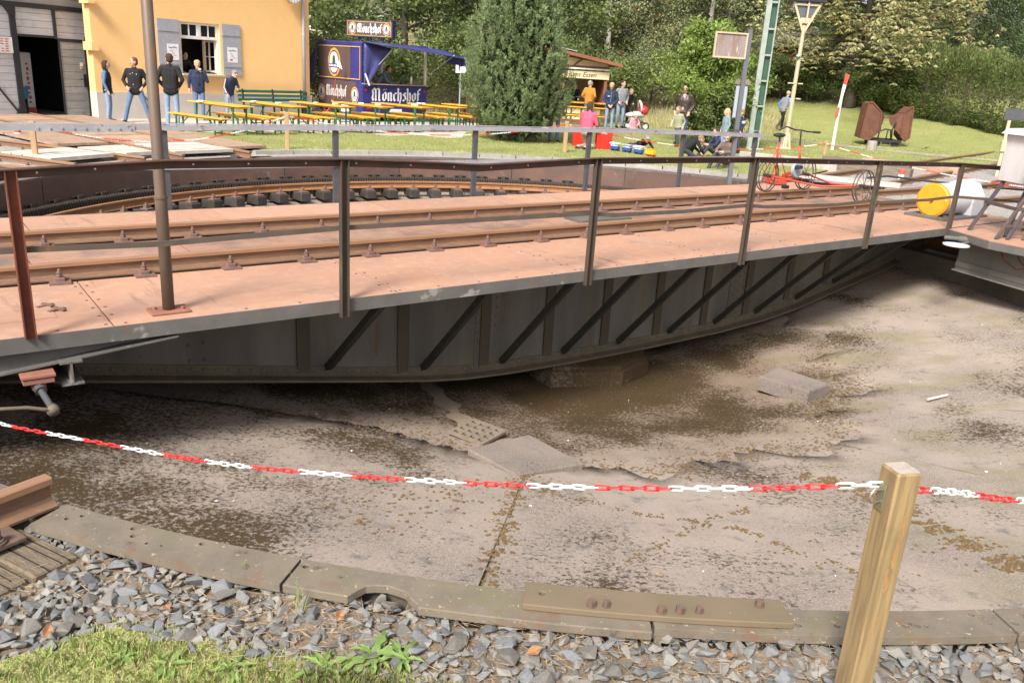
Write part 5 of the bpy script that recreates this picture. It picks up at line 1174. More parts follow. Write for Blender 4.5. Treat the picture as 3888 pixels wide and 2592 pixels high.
MB().box((TL/2,TS/2,TH),(TL+.02,TS+.02,.06)).build('roof','tarp_blue',trl)
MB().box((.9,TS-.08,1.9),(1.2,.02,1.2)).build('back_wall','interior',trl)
# awning: cloth slanting out and up over the counter, sagging a little
def cloth(name,fn,nu,nv,mat_,par,th=.012):
    vs=[fn(i/nu,j/nv) for j in range(nv+1) for i in range(nu+1)]; k=nu+1; m=MB()
    fs=[(j*k+i,j*k+i+1,(j+1)*k+i+1,(j+1)*k+i) for j in range(nv) for i in range(nu)]
    m.add(vs,fs); o=m.build(name,mat_,par); md=o.modifiers.new('th','SOLIDIFY'); md.thickness=th; 
    for p in o.data.polygons: p.use_smooth=True
    return o
cloth('awning',lambda u,v:(-.02+u*(TL+.95),-.03-v*1.05,TH+.03-.10*v-.16*u*v-.20*u**2*.5-.05*math.sin(math.pi*u)*math.sin(math.pi*v)),14,6,'tarp_blue',trl)
cloth('awning_drop',lambda u,v:(TL+.93-.35*u*0,-.05-u*1.02,TH-.10-.10*u-.06-.32*v),8,3,'tarp_blue',trl)
cloth('side_curtain',lambda u,v:(.0+u*.95*(1-.86*v),-.05-.30*u*(1-v)-.03*math.sin(9*u),TH-.02-.10*u-v*(1.42-.1*u)),8,8,'tarp_blue',trl)
cloth('rear_curtain',lambda u,v:(-.03-.05*math.sin(6*u+2*v)-.12*v,TS+.02+u*(.06+.62*v),TH-.05-v*1.38),6,8,'tarp_blue',trl)
m=MB()
for x in(.55,TL+.55): m.bar((x*.9,.02,1.75),(x,-.85,2.42),.025,.025)
m.build('awning_stay','pipe_grey',trl)
m=MB(); m.bar((.02,-.10,1.62),(.16,-.16,1.24),.03,.05); m.build('awning_crank','white_paint',trl)
# lettering and badges
lettering('front_lettering','Mönchshof',2.2,.42,'white_vinyl',trl,Matrix.Translation((.40,-.006,.74)))
SM_=Matrix.Translation((-.024,TS*.80,.80))@Matrix.Rotation(R_(-90),4,'Z')
lettering('side_lettering','Mönchshof',1.20,.36,'silver_print',trl,SM_)
emblem(trl,Matrix.Translation((-.024,TS*.62,1.93))@Matrix.Rotation(R_(-90),4,'Z'),.96)
emblem(trl,Matrix.Translation((-.024,TS*.16,.88))@Matrix.Rotation(R_(-90),4,'Z'),.56); emblem(trl,Matrix.Translation((-.024,TS*.92,.88))@Matrix.Rotation(R_(-90),4,'Z'),.56)
rs=MB().box((0,0,0),(1.75,.30,.56)).build('roof_sign','trailer_blue',trl,loc=(TL*.46,TS*.5,3.12),rot=(0,0,R_(-60)))
MB().box((0,-.155,0),(1.70,.012,.52)).build('sign_face','trailer_brown',rs)
m=MB()
for (a,b,z0,z1) in((-.83,.83,-.24,-.22),(-.83,.83,.22,.24),(-.83,-.81,-.22,.22),(.81,.83,-.22,.22)): m.box(((a+b)/2,-.165,(z0+z1)/2),(b-a,.008,z1-z0))
m.build('sign_border','gold',rs)
lettering('sign_lettering','Mönchshof',.92,.30,'white_vinyl',rs,Matrix.Translation((-.43,-.166,-.13)))
emblem(rs,Matrix.Translation((-.63,-.166,0)),.42,flat=True); emblem(rs,Matrix.Translation((.66,-.166,0)),.42,flat=True)
for dx in(-.45,0,.45): MB().box((dx,0,-.37),(.07,.07,.3)).build('sign_leg','trailer_blue',rs)
for x in(.12,TL-.12): MB().tube([(x,-.012,1.08),(x,-.035,1.08)],.05,12).build('tail_lamp','reflector_red',trl)
for x in(.25,TL-.3): MB().prism([(x-.1,.44),(x+.1,.44),(x,.60)],(-.03,-.008),'y').build('reflector','reflector_red',trl)
MB().box((TL/2,-.02,.40),(.55,.015,.12)).build('number_plate','white_vinyl',trl)
for y in(.7,1.6): MB().tube([(.15,y,.29),(.35,y,.29)],.29,18).build('wheel','black_iron',trl)
# bottles on the counter, parking sign behind
def trl_at(x,y,z): c,s=math.cos(TRA),math.sin(TRA); return (-5.66+c*x-s*y,29.7+s*x+c*y,z)
for i,(x,mt,lb) in enumerate([(2.2,'white_vinyl','white bottle on the trailer counter by the corner post'),(1.75,'mast_dark','dark bottle on the trailer counter left of the white one')]):
    tag(MB().tube([(0,0,0),(0,0,.2),(0,0,.26),(0,0,.32)],[.04,.04,.018,.016],10).build('bottle',mt,loc=trl_at(x,.05,1.31),smooth=True),lb,'bottle')
ps=empty('parking_sign',(-2.75,35.2,tz(-2.75,35.2)),R_(12),'white parking sign with a black P behind the trailer','sign')
MB().cyl((0,0,0),(0,0,2.2),.03,8).build('pole','pipe_grey',ps); MB().box((0,-.04,2.05),(.42,.015,.52)).build('board','paper',ps)
m=MB(); m.box((-.07,-.052,2.06),(.05,.006,.34)); m.box((.0,-.052,2.205),(.12,.006,.045)); m.box((.0,-.052,2.06),(.12,.006,.045)); m.box((.07,-.052,2.13),(.045,.006,.12)); m.build('letter','ink_black',ps)
# flag, bucket, kids' bike by the trailer, skip behind
fl=empty('bicycle_flag',at_house(7.35,-.9),0,'thin red rod with a small orange and white pennant by the house corner','flag')
MB().tube([(0,0,0.5),(.10,0,1.3),(.25,0,2.0)],.008,5).build('rod','crate_red',fl); m=MB().add([(.25,0,2.02),(.18,-.02,1.82),(.36,-.02,1.70)],[(0,1,2)]); m.add([(.25,.006,2.02),(.18,-.014,1.82),(.36,-.014,1.70)],[(2,1,0)]); m.build('pennant','white_vinyl',fl)
bk=empty('blue_bucket',at_house(7.9,-1.0),0,'blue and white striped bucket beside the trailer','bucket')
MB().tube([(0,0,0),(0,0,.30)],[.17,.20],16).build('body','blue_pl' if False else 'toy_blue',bk); MB().tube([(0,0,.30),(0,0,.36)],[.205,.21],16).build('rim','white_vinyl',bk); MB().tube([(0,0,.36),(0,0,.62)],[.19,.2],16).build('upper_pail','paper',bk)
kb=empty('child_bicycle',at_house(7.15,-.8),R_(20),'small red and yellow child bicycle leaning at the house corner','bicycle')
for x in(-.3,.3): m=MB(); m.tube([(x+.2*math.cos(t),0,.2+.2*math.sin(t)) for t in np.linspace(0,6.283,16,endpoint=False)],.018,6,closed=True); m.build('wheel','black_iron',kb)
m=MB(); m.tube([(-.3,0,.2),(0,0,.25),(.22,0,.52),(.3,0,.2)],.02,6); m.tube([(0,0,.25),(-.1,0,.5),(.22,0,.5)],.02,6); m.build('frame','toy_red',kb); MB().box((-.1,0,.53),(.2,.1,.05),bev=.02).build('saddle','black_iron',kb); MB().tube([(.22,-.2,.66),(.22,0,.6),(.22,.2,.66)],.015,6).build('handlebar','toy_yellow',kb)
sk=empty('brown_skip',(-1.2,33.6,tz(-1.2,33.6)),R_(8),'brown metal skip container behind the trailer and the pine','skip')
m=MB(); m.prism([(-.55,0),(.55,0),(.75,.95),(-.75,.95)],(-1.2,1.2),'x'); m.build('bin','rust_skip',sk); MB().prism([(-.78,.95),(.78,.95),(.6,1.12),(-.6,1.12)],(-1.22,1.22),'x').build('lid','rust_skip',sk); MB().box((0,-.72,.55),(.06,.1,.8)).build('rib','rust_skip',sk)
# --- snack kiosk with a sloping roof
KA=R_(12); ki=empty('snack_kiosk',(1.45,36.4,0),KA,'small brown timber snack kiosk with cream gable and lettered fascia','kiosk')
kw,kd=1.9,2.2
m=MB(); m.box((kw/2,0,.42),(kw,.06,.84)); m.build('front_panel','kiosk_brown',ki)
for i in range(4): MB().box((.22+i*.44,-.04,.45),(.36,.02,.5)).build('cream_panel','cream',ki)
m=MB(); m.box((kw-.06,0,1.1),(.12,.12,2.2)); m.build('corner_post','kiosk_brown',ki); MB().box((-.0,0,1.1),(.12,.12,2.2)).build('corner_post','kiosk_brown',ki)
m=MB(); m.box((kw-.04,kd/2,1.1),(.06,kd,2.2)).box((kw/2,kd,1.1),(kw,.06,2.2)).box((0,kd/2,1.1),(.06,kd,2.2)); m.build('wall','kiosk_brown',ki)
MB().box((kw/2,kd-.05,1.3),(kw-.1,.02,1.4)).build('inner_wall','cream',ki)
MB().box((kw/2,-.05,.90),(kw-.1,.5,.05)).build('counter','table_yellow',ki); MB().box((kw*.55,.05,1.12),(.9,.3,.02)).build('glass_case','lamp_glass',ki)
m=MB(); m.box((kw/2,-.08,2.02),(kw+.1,.05,.30)); fb=m.build('fascia','cream',ki)
m=MB(); m.box((kw/2,-.10,2.26),(kw+.12,.16,.06)); m.build('awning_box','white_paint',ki)
m=MB(); m.prism([(-1.7,3.05),(kw+.45,2.40),(kw+.45,2.52),(-1.7,3.20)],(-.55,kd+.4),'y'); m.build('roof','kiosk_brown',ki)
m=MB(); m.prism([(-1.7,3.205),(.35,2.90),(.35,2.93),(-1.7,3.24)],(-.6,kd+.4),'y'); m.build('roof_sheet','pipe_grey',ki)
m=MB(); m.prism([(-.1,2.32),(kw,2.32),(kw-.02,2.50),(-.1,2.72)],(-.03,.03),'y'); gb=m.build('gable','cream',ki)
m=MB(); m.bar((.35,-.05,2.34),(.75,-.05,2.64),.05,.10,up=(0,1,0)); m.box((kw/2,-.05,2.33),(kw+.1,.05,.09)); m.build('gable_beam','kiosk_brown',ki)
def text_mesh(name,body,size,mat_,parent,M,shear=0,ext=.004):
    c=bpy.data.curves.new(name,'FONT'); c.body=body; c.size=size; c.shear=shear; c.extrude=ext; o=bpy.data.objects.new('tmp',c); COL.objects.link(o)
    bpy.context.view_layer.update(); me=bpy.data.meshes.new_from_object(o.evaluated_get(bpy.context.evaluated_depsgraph_get())); bpy.data.objects.remove(o); bpy.data.curves.remove(c)
    me.materials.clear(); me.materials.append(MAT[mat_]); me.transform(M@Matrix.Rotation(R_(90),4,'X')); me.name=name; return link(name,me,parent)
text_mesh('fascia_lettering','ums Essen',.27,'ink_black',ki,Matrix.Translation((.25,-.108,1.94)),.35)
# --- hut in the wood, house far left, roof on the right
hu=empty('forest_hut',(5.6,57,tz(5.6,57)-1.0),R_(-10),'brown timber hut half hidden between the birches','hut'); MB().box((0,0,1.7),(2.6,2,2.4)).build('wall','kiosk_brown',hu); MB().prism([(-1.6,2.9),(1.6,2.9),(1.6,3.1),(-1.6,3.3)],(-1.4,1.4),'y').build('roof','roof_dark',hu)
hr=empty('low_roof_hut',(15.0,52,tz(15,52)-.6),R_(5),'low building with a dark grey roof behind the hedge','hut'); MB().box((0,1,1.2),(6,2.5,2.4)).build('wall','kiosk_brown',hr); MB().prism([(-.8,2.2),(3.2,2.2),(3.2,3.3),(.9,3.4)],(-3.4,3.4),'x').build('roof','roof_dark',hr)
fh=empty('far_house',(-14.5,66,0),R_(18),'white house with a grey roof far behind the trailer','house')
MB().box((0,0,3.2),(7,6,6.4)).build('wall','white_paint',fh); MB().prism([(-3.9,6.3),(3.9,6.3),(0,9.4)],(-4,4),'y').build('roof','grey_metal',fh)
for x in(-1.6,.4,2.3): MB().box((x,-3.03,4.4),(1.1,.06,1.0)).build('window','dark_glass',fh); MB().box((x,-3.05,3.82),(1.3,.1,.08)).build('sill','plinth_grey',fh)
# ---------------------------------------------------------------- vegetation
def grow(seed,base,height,trunk_r,nb,spread,z_lo,up=.35,sub=5,droop=0,lean=(0,0)):
    """trunk + limbs + twigs; returns (MB of wood, list of twig tip points, list of twig directions)"""
    rg=random.Random(seed); m=MB(); tips=[];dirs=[]
    b=Vector(base); tp=[]; K=9
    for k in range(K):
        t=k/(K-1); tp.append(b+Vector((lean[0]*t*height+.06*height*math.sin(seed+3*t)*t*.5,lean[1]*t*height+.05*height*math.cos(seed*2+2.5*t)*t*.5,height*t*.92)))
    m.tube(tp,[trunk_r*(1.25 if k==0 else 1)*(1-.85*k/(K-1)) for k in range(K)],10)
    for i in range(nb):
        t=z_lo+(1-z_lo)*(i+rg.random())/nb; f=t*(K-1); k=min(int(f),K-2); p=tp[k].lerp(tp[k+1],f-k)
        a=i*2.4+rg.uniform(-.5,.5); L=spread*(1.05-.72*((t-z_lo)/(1-z_lo+1e-6))**1.3)*rg.uniform(.75,1.15)
        d=Vector((math.cos(a),math.sin(a),up*rg.uniform(.6,1.4))); pts=[p]
        for s in range(1,6): 
            q=p+d*(L*s/5)+Vector((rg.uniform(-.06,.06)*L,rg.uniform(-.06,.06)*L,-droop*L*(s/5)**2+rg.uniform(-.04,.04)*L)); pts.append(q)
        r0=trunk_r*.42*(1-.7*t); m.tube(pts,[max(r0*(1-.8*s/5),.006) for s in range(6)],5,1)
        for j in range(sub):
            u=.25+.75*(j+rg.random())/sub; f=u*5; k2=min(int(f),4); p2=pts[k2].lerp(pts[k2+1],f-k2); a2=a+rg.choice([-1,1])*rg.uniform(.4,1.4); l2=L*rg.uniform(.22,.42)
            e=p2+Vector((math.cos(a2)*l2,math.sin(a2)*l2,rg.uniform(-.2,.5)*l2-droop*l2)); m.tube([p2,p2.lerp(e,.5)+Vector((0,0,.04*l2)),e],[max(r0*.3,.006),.006,.003],4,1)
            for w in(.4,.7,1.0): tips.append(p2.lerp(e,w)); dirs.append((e-p2).normalized())
        tips.append(pts[-1]); dirs.append(d.normalized())
    return m,tips,dirs
def crown_mesh(name,tips,dirs,per,rad,L,Wd,mat_,seed,down=.0,flat=.7):
    rg=np.random.default_rng(seed); T=np.array([t[:] for t in tips]); n=len(T)*per
    base_=np.repeat(T,per,0)+rg.normal(0,1,(n,3))*np.array([rad,rad,rad*flat])
    D=unit(rg.normal(0,1,(n,3))+np.array([0,0,-down]))
    return leaves_mesh(name,base_,D,rg.uniform(.7,1.2,n)*L,rg.uniform(.8,1.15,n)*Wd,mat_,.2,rg)
def broad(name,label,cat,loc,height,trunk_r,nb,spread,per,rad,L,Wd,leaf,seed,z_lo=.25,up=.35,bark='bark',sub=5,droop=0,down=0,group=None,lean=(0,0)):
    root=empty(name,(loc[0],loc[1],tz(*loc[:2])-.05),0,label,cat,group)
    m,t,d=grow(seed,(0,0,0),height,trunk_r,nb,spread,z_lo,up,sub,droop,lean); m.build('trunk',[bark,'bark'],root,smooth=True)
    link('crown',crown_mesh('crown',t,d,per,rad,L,Wd,leaf,seed,down),root); return root
# --- the pine in the middle: upright tufts of needles on a cone
def pine():
    rg=np.random.default_rng(3); root=empty('pine_tree',(-.34,25.35,0),0,'dense dark green pine with upright tufts in the middle of the lawn','pine tree')
    H=7.4
    def prof(z): return np.interp(z,[.25,.6,1.2,2.0,3.0,4.0,5.2,6.4,7.4],[.80,1.18,1.42,1.42,1.22,.98,.70,.36,.02])
    m=MB(); m.tube([(0,0,-.1),(0,0,1),(0,0,4),(0,0,7)],[.17,.14,.09,.02],10)
    n=1500; z=rg.uniform(.3,7.3,n*3); keep=rg.random(n*3)<prof(z)/1.6; z=z[keep][:n*2]; n=len(z)
    a=rg.uniform(0,6.283,n); lob=1+.09*np.sin(3*a+z*1.7)+.09*np.sin(5*a-z*2.9)+.06*np.sin(9*a+z*5); r=prof(z)*lob*rg.uniform(.80,1.04,n)**.6
    P=np.c_[r*np.cos(a),r*np.sin(a),z]
    for i in range(0,n,22): m.tube([(0,0,max(z[i]-.25*r[i],.1)),(P[i,0]*.6,P[i,1]*.6,z[i]-.12*r[i]),tuple(P[i])],[.03,.018,.008],4)
    m.build('trunk','bark',root,smooth=True)
    ax=unit(np.c_[.40*np.cos(a),.40*np.sin(a),np.ones(n)]+rg.normal(0,.16,(n,3)))
    K=34; Tl=rg.uniform(.16,.30,n)
    pos=np.repeat(P,K,0); A=np.repeat(ax,K,0); t=rg.random(n*K); side=unit(rg.normal(size=(n*K,3))); side=unit(side-A*(side*A).sum(1,keepdims=True))
    base_=pos+A*(t*np.repeat(Tl,K))[:,None]; D=unit(A*.75+side*rg.uniform(.5,1.0,(n*K,1)))
    link('needles',leaves_mesh('needles',base_,D,rg.uniform(.07,.115,n*K),.014,'pine_needle',0,rg),root)
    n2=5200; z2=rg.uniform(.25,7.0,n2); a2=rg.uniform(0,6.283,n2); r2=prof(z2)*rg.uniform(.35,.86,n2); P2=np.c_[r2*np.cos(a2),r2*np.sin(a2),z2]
    link('inner_foliage',leaves_mesh('inner_foliage',P2,unit(rg.normal(size=(n2,3))),.28,.12,'leaf_spruce',.2,rg),root)  # darker leaves fill the crown, its inner shade put into their colour
pine()
# --- broadleaf trees and shrubs behind the trailer and the house
B=[('broadleaf_tree','dense dark broadleaf tree directly behind the roof sign of the trailer','tree',(-5.6,39.5),11,.22,30,4.2,30,.36,.20,.12,'leaf_dark',11,.06),
('broadleaf_tree','bushy tree at the house corner left of the trailer sign','tree',(-9.6,42),9,.18,26,3.4,30,.38,.20,.12,'leaf_mid',12,.06),
('broadleaf_tree','tall dark tree between the trailer awning and the pine','tree',(-1.8,43),12,.22,30,4.2,30,.38,.21,.13,'leaf_dark',13,.05),
('broadleaf_tree','green tree behind the top of the pine','tree',(1.2,47),12,.2,28,4.0,28,.40,.21,.13,'leaf_mid',14,.05)]
for a in B: broad(a[0],a[1],a[2],a[3],a[4],a[5],a[6],a[7],a[8],a[9],a[10],a[11],a[12],a[13],z_lo=a[14],group='trees at the edge of the wood')
# birches with pale trunks and hanging twigs
BI=[((4.0,46.5),13,'birch with hanging twigs behind the kiosk roof',21),((6.75,50),14,'birch with the clearest white trunk right of the kiosk',22),((9.4,47.5),13,'birch with a leaning white trunk left of the rusty sign',23),((2.0,52),13,'birch left of the kiosk, half hidden by the pine',24),((11.6,53),14,'birch behind the leafy bush and the mast',25),((8.2,55),13,'slender birch farther back between two white trunks',26)]
for (loc,h,lb,sd) in BI: broad('birch_tree',lb,'birch',loc,h,.17,30,3.0,34,.38,.14,.095,'leaf_birch',sd,z_lo=.10,up=.5,bark='birch_bark',sub=6,droop=.75,down=.8,group='birches at the edge of the wood',lean=((.04 if sd==23 else .01),0))
# shrubs on the bank
SHR=[((-8.6,36),2.6,1.7,'leaf_mid','loose shrub on the bank between house and trailer',31),((-6.5,37.6),3.0,1.9,'leaf_dark','dark shrub behind the trailer side',32),((-3.0,37.5),3.2,1.9,'leaf_mid','green shrub seen under the trailer awning',33),((-.6,38.6),3.0,1.8,'leaf_light','bright green shrub right of the trailer counter',34),((1.2,41),3.4,2.0,'leaf_dark','dark shrub between pine and kiosk',35),((4.4,41.5),2.4,1.6,'leaf_mid','shrub behind the group at the kiosk',36),((6.2,43.5),2.8,1.8,'leaf_birch','dull green shrub on the bank right of the kiosk',37),((8.6,42.5),2.6,1.7,'leaf_mid','shrub on the bank behind the man in leather',38),((10.4,44),2.6,1.8,'leaf_dark','dark shrub left of the mast on the bank',39)]
for (loc,h,sp,lf,lb,sd) in SHR: broad('bank_shrub',lb,'shrub',loc,h,.06,18,sp,24,.22,.13,.075,lf,sd,z_lo=.03,up=.8,sub=5,group='shrubs on the bank')
# the light green bush by the rusty sign
broad('elder_bush','tall light green leafy bush behind the rusty sign board','bush',(6.15,29.4),3.9,.08,26,1.55,36,.16,.16,.06,'leaf_light',41,z_lo=.05,up=.75,sub=6,down=.5)
broad('rose_bush','low darker green bush at the foot of the light green one','bush',(6.25,28.4),1.7,.05,18,.85,40,.12,.09,.06,'leaf_mid',42,z_lo=.04,up=.7,sub=5)
# horse chestnut: hands of drooping leaflets
def chestnut():
    x,y=15.9,43.0; root=empty('chestnut_tree',(x,y,tz(x,y)-.05),0,'horse chestnut with browning leaves on the grassy slope at the right','chestnut tree')
    m,t,d=grow(51,(0,0,0),8.6,.30,34,4.9,.16,.22,7,.12,(.0,0)); m.build('trunk',['bark','bark'],root,smooth=True)
    rg=np.random.default_rng(51); T=np.array([q[:] for q in t]); per=7; n=len(T)*per
    C=np.repeat(T,per,0)+rg.normal(0,1,(n,3))*np.array([.38,.38,.28]); K=6
    ang=rg.uniform(0,6.283,n)[:,None]+np.arange(K)[None]*(2*math.pi/K)*.9; tilt=rg.uniform(-.9,-.25,n)[:,None]+0*ang
    D=np.stack([np.cos(ang)*np.cos(tilt),np.sin(ang)*np.cos(tilt),np.sin(tilt)],-1).reshape(-1,3)
    P=np.repeat(C,K,0); L=np.repeat(rg.uniform(.17,.27,n),K)
    link('crown',leaves_mesh('crown',P,unit(D),L,L*.36,'leaf_chestnut',.15,rg),root)
chestnut()
# spruces behind
def spruce(loc,H,w,lb,sd):
    rg=np.random.default_rng(sd); root=empty('spruce_tree',(loc[0],loc[1],tz(*loc)-.05),0,lb,'spruce','spruces behind the hedge')
    m=MB(); m.tube([(0,0,0),(0,0,H)],[.22,.02],8); n=1500; z=H*(1-rg.random(n)**.62)*.98+.1; a=rg.uniform(0,6.283,n); R=w*(1-z/H)+.1; r=R*rg.uniform(.75,1.05,n)
    P=np.c_[r*np.cos(a),r*np.sin(a),z-.25*r]
    for i in range(0,n,30): m.tube([(0,0,z[i]),tuple(P[i])],[.03,.008],4)
    m.build('trunk','bark',root); K=22; out=np.c_[np.cos(a),np.sin(a),np.full(n,-.35)]; pos=np.repeat(P,K,0)-np.repeat(out,K,0)*rg.uniform(0,.8,(n*K,1))+rg.normal(0,.10,(n*K,3)); D=unit(np.repeat(out,K,0)+rg.normal(0,.55,(n*K,3))+np.array([0,0,-.3]))
    link('crown',leaves_mesh('crown',pos,D,rg.uniform(.16,.3,n*K),.055,'leaf_spruce',.1,rg),root)
spruce((19.6,50),15,4.6,'dark spruce right behind the chestnut',61); spruce((24.0,49),14,4.4,'dark spruce at the right edge above the hedge',62); spruce((16.0,56),16,4.5,'spruce behind the chestnut crown, left of the others',63); spruce((12.5,60),15,4.2,'spruce farther back by the mast top',64); spruce((28.5,55),16,4.6,'farthest right spruce, partly out of view',65)
# hedge: one clipped mass at the right, and low round bushes at its foot to the left
def hedge(name,label,line,w,h,n,leaf,sd,L=.16,Wd=.045):
    rg=np.random.default_rng(sd); Pn=np.array(line,float); x0,y0=Pn[0]; root=empty(name,(x0,y0,0),0,label,'hedge')
    seg=rg.uniform(0,len(Pn)-1,n); i=np.minimum(seg.astype(int),len(Pn)-2); f=(seg-i)[:,None]; c=Pn[i]*(1-f)+Pn[i+1]*f; d=unit(Pn[i+1]-Pn[i]); nr=np.c_[-d[:,1],d[:,0]]
    ph=rg.uniform(0,6.283,n); face=rg.random(n); bul=1+.10*np.sin(seg*9)+.08*np.sin(seg*23+ph*.2)
    u=np.cos(ph)*w/2*bul; vv=(.5+.5*np.sign(np.sin(ph))*np.abs(np.sin(ph))**.6)*h*(1+.06*np.sin(seg*14))
    k=rg.uniform(.86,1.02,n); z=vv*np.where(rg.random(n)<.12,1.04,1); xy=c+nr*(u*k*np.where(vv>h*.9,1,1.0))[:,None]
    P=np.c_[xy,terr(xy[:,0],xy[:,1])+z*k+.05]; out=np.c_[nr*np.cos(ph)[:,None],np.sin(ph)*.9+.55]; D=unit(out+rg.normal(0,.55,(n,3)))
    P[:,0]-=x0; P[:,1]-=y0
    link('foliage',leaves_mesh('foliage',P,D,rg.uniform(.6,1.25,n)*L,Wd,leaf,.1,rg),root)
    m=MB(); Q=[]
    for j in range(len(Pn)-1):
        a,b=Pn[j]-Pn[0],Pn[j+1]-Pn[0]; L_=np.hypot(*(b-a))
        for t in np.arange(0,1,.9/L_):
            p=a+(b-a)*t; zz=tz(p[0]+x0,p[1]+y0); m.tube([(p[0],p[1],zz-.1),(p[0]+.05,p[1],zz+h*.5),(p[0],p[1]+.1,zz+h*.85)],[.07,.05,.02],6)
    m.build('stems','bark',root)
hedge('conifer_hedge','tall overgrown conifer hedge on the slope at the right',[(17.2,43.6),(18.6,41.0),(20.6,38.6),(22.6,35.6),(25.5,33.0)],3.0,3.0,52000,'leaf_hedge',71,.19,.045)
LB=[((13.2,45.6),'dark round bush under the left of the chestnut crown',81),((14.3,44.6),'dark bush beside the chestnut trunk, left of it',82),((12.0,46.6),'bush at the left end of the low hedge by the lamp post',83),((16.6,42.6),'dark bush right behind the chestnut trunk',84),((11.0,47.4),'dark bush behind the mast',85),((17.6,41.4),'dark bush between chestnut trunk and tipper skip',86)]
for (loc,lb,sd) in LB: broad('hedge_bush',lb,'bush',loc,1.9,.06,16,1.25,40,.18,.11,.06,'leaf_dark',sd,z_lo=.04,up=.75,sub=5,group='dark bushes below the chestnut')
# far wood as one mass
rg=np.random.default_rng(91); n=60000; x=rg.uniform(-55,62,n); y=62+8*rg.random(n)+.00*x; z=rg.random(n)**.8*15; lob=np.sin(x*.9)+np.sin(x*.37+2)+np.sin(x*2.1+z*.8)*.6; y=y+lob*1.3
P=np.c_[x,y,terr(x,y)+z-.3]; D=unit(rg.normal(size=(n,3))+np.array([0,-.4,-.2])); keep=np.hypot(x+14.5,y-66)>7
tag(link('far_wood',leaves_mesh('far_wood',P[keep],D[keep],rg.uniform(.4,.7,keep.sum()),.34,'leaf_dark',.2,rg)),'wood that closes the view behind the birches','wood',kind='stuff')
# --- grass on the far lawn, tall dry grass on the bank
def far_grass(n,fx,fy,h0,h1,w,mat_,name,label,ok,seed,zoff=.05):
    rg=np.random.default_rng(seed); x=rg.uniform(*fx,n); y=rg.uniform(*fy,n); k=ok(x,y); x=x[k]; y=y[k]; n=len(x); h=rg.uniform(h0,h1,n); t=rg.uniform(0,6.283,n); P=np.c_[x,y,terr(x,y)+zoff]
    s=np.c_[np.cos(t),np.sin(t),np.zeros(n)]*w; tip=P+np.c_[rg.normal(0,.35,n)*h,rg.normal(0,.35,n)*h,h]
    V=np.stack([P-s,P+s,tip],1).reshape(-1,3); return tag(link(name,np_mesh(name,V,np.arange(3*n).reshape(n,3),mat_)),label,'grass',kind='stuff')
def in_lawn(x,y):
    r=np.hypot(x-CX,y-CY); a=np.degrees(np.arctan2(y-CY,x-CX)); ok=(r>9.4)&(a>57)&(a<132)&~((a>101)&(r>13.8))&~((a>84)&(a<=101)&(r>13.9+(101-a)*1.6)); ok2=(a>39)&(a<=57)&(r>19.5+(56-a)*.2); return ok|ok2
far_grass(120000,(-7,16),(17.5,38),.02,.06,.006,'grass_far','lawn_grass','short mown grass of the lawn behind the pit',in_lawn,1)
far_grass(26000,(8,30),(30,46),.03,.07,.010,'grass_far','slope_grass','mown grass on the slope at the right',in_lawn,2)
far_grass(16000,(-10,12),(34,46),.25,.6,.012,'grass_dry','bank_grass','tall dry grass on the bank behind trailer and kiosk',lambda x,y:(y>36.5-.0*x)&(np.sin(x*1.3)+np.sin(y*1.7+x)>-.9),3,.0)
def kerb_tufts(x,y): r=np.hypot(x-CX,y-CY); a=np.degrees(np.arctan2(y-CY,x-CX)); return (np.abs(r-9.33)<.09)&(a>57)&(a<133)&(np.sin(a*.8)+np.sin(a*2.3)>.3)
far_grass(60000,(-7,7),(16,21.5),.05,.13,.006,'grass_blade','kerb_grass','grass tufts hanging over the kerb stones',kerb_tufts,4)
# ---------------------------------------------------------------- single objects in the middle distance
def br(s,n,z=0): c,q=math.cos(PHI),math.sin(PHI); return (CX+c*s-q*n,CY+q*s+c*n,z)
# rusty sign board on a grey post at the far walkway
b=br(6.25,2.50,ZD); rsn=empty('sign_on_post',b,0,'rusty blank sign board with cream frame on a grey post at the bridge','sign')
MB().box((0,0,1.5),(.085,.085,3.0)).build('post','slate_post',rsn); MB().box((0,0,1.08),(.12,.12,.06)).build('clamp','dark_post',rsn)
X=Matrix.Rotation(R_(8),4,'Z')
m=MB(); m.X=X; m.box((-.37,-.02,2.68),(.60,.03,.42)); m.build('board','rust_sheet',rsn)
m=MB(); m.X=X
for (cx_,cz_,w_,h_) in((-.37,2.905,.66,.03),(-.37,2.455,.66,.03),(-.685,2.68,.03,.42),(-.055,2.68,.03,.42)): m.box((cx_,-.035,cz_),(w_,.05,h_))
m.build('board_frame','lamp_cream',rsn)
# grey cabinet on a thin leg
cb=empty('cable_cabinet',(6.66,27.2,.05),R_(-12),'grey cabinet with a weathered hood on a dark leg beside the mast','cabinet')
MB().box((0,0,1.48),(.36,.26,1.0),bev=.015).build('body','grey_metal',cb); MB().prism([(-.24,2.0),(.24,2.0),(.20,2.14),(-.20,2.14)],(-.19,.17),'y').build('hood','tar_timber',cb); MB().box((.08,0,.5),(.07,.07,1.0)).build('leg','dark_post',cb); MB().box((0,-.134,1.48),(.30,.008,.9)).build('door','grey_metal',cb)
# lattice mast
ms=empty('lattice_mast',(7.35,28.0,.03),R_(-6),'pale green steel lattice mast beside the grey cabinet','mast')
m=MB(); m.box((0,0,4),(.15,.05,8)).box((-.07,.06,4),(.02,.14,8)).box((.07,.06,4),(.02,.14,8)); m.build('left_channel','mast_green',ms)
m=MB(); m.box((.28,0,4),(.04,.08,8)); m.build('right_channel','mast_green',ms); m=MB(); m.box((.18,.12,4),(.17,.03,8)); m.build('back_plate','mast_dark',ms)
for z in np.arange(.6,8,.78): MB().box((.17,.02,z),(.19,.05,.05)).build('rung','mast_green',ms)
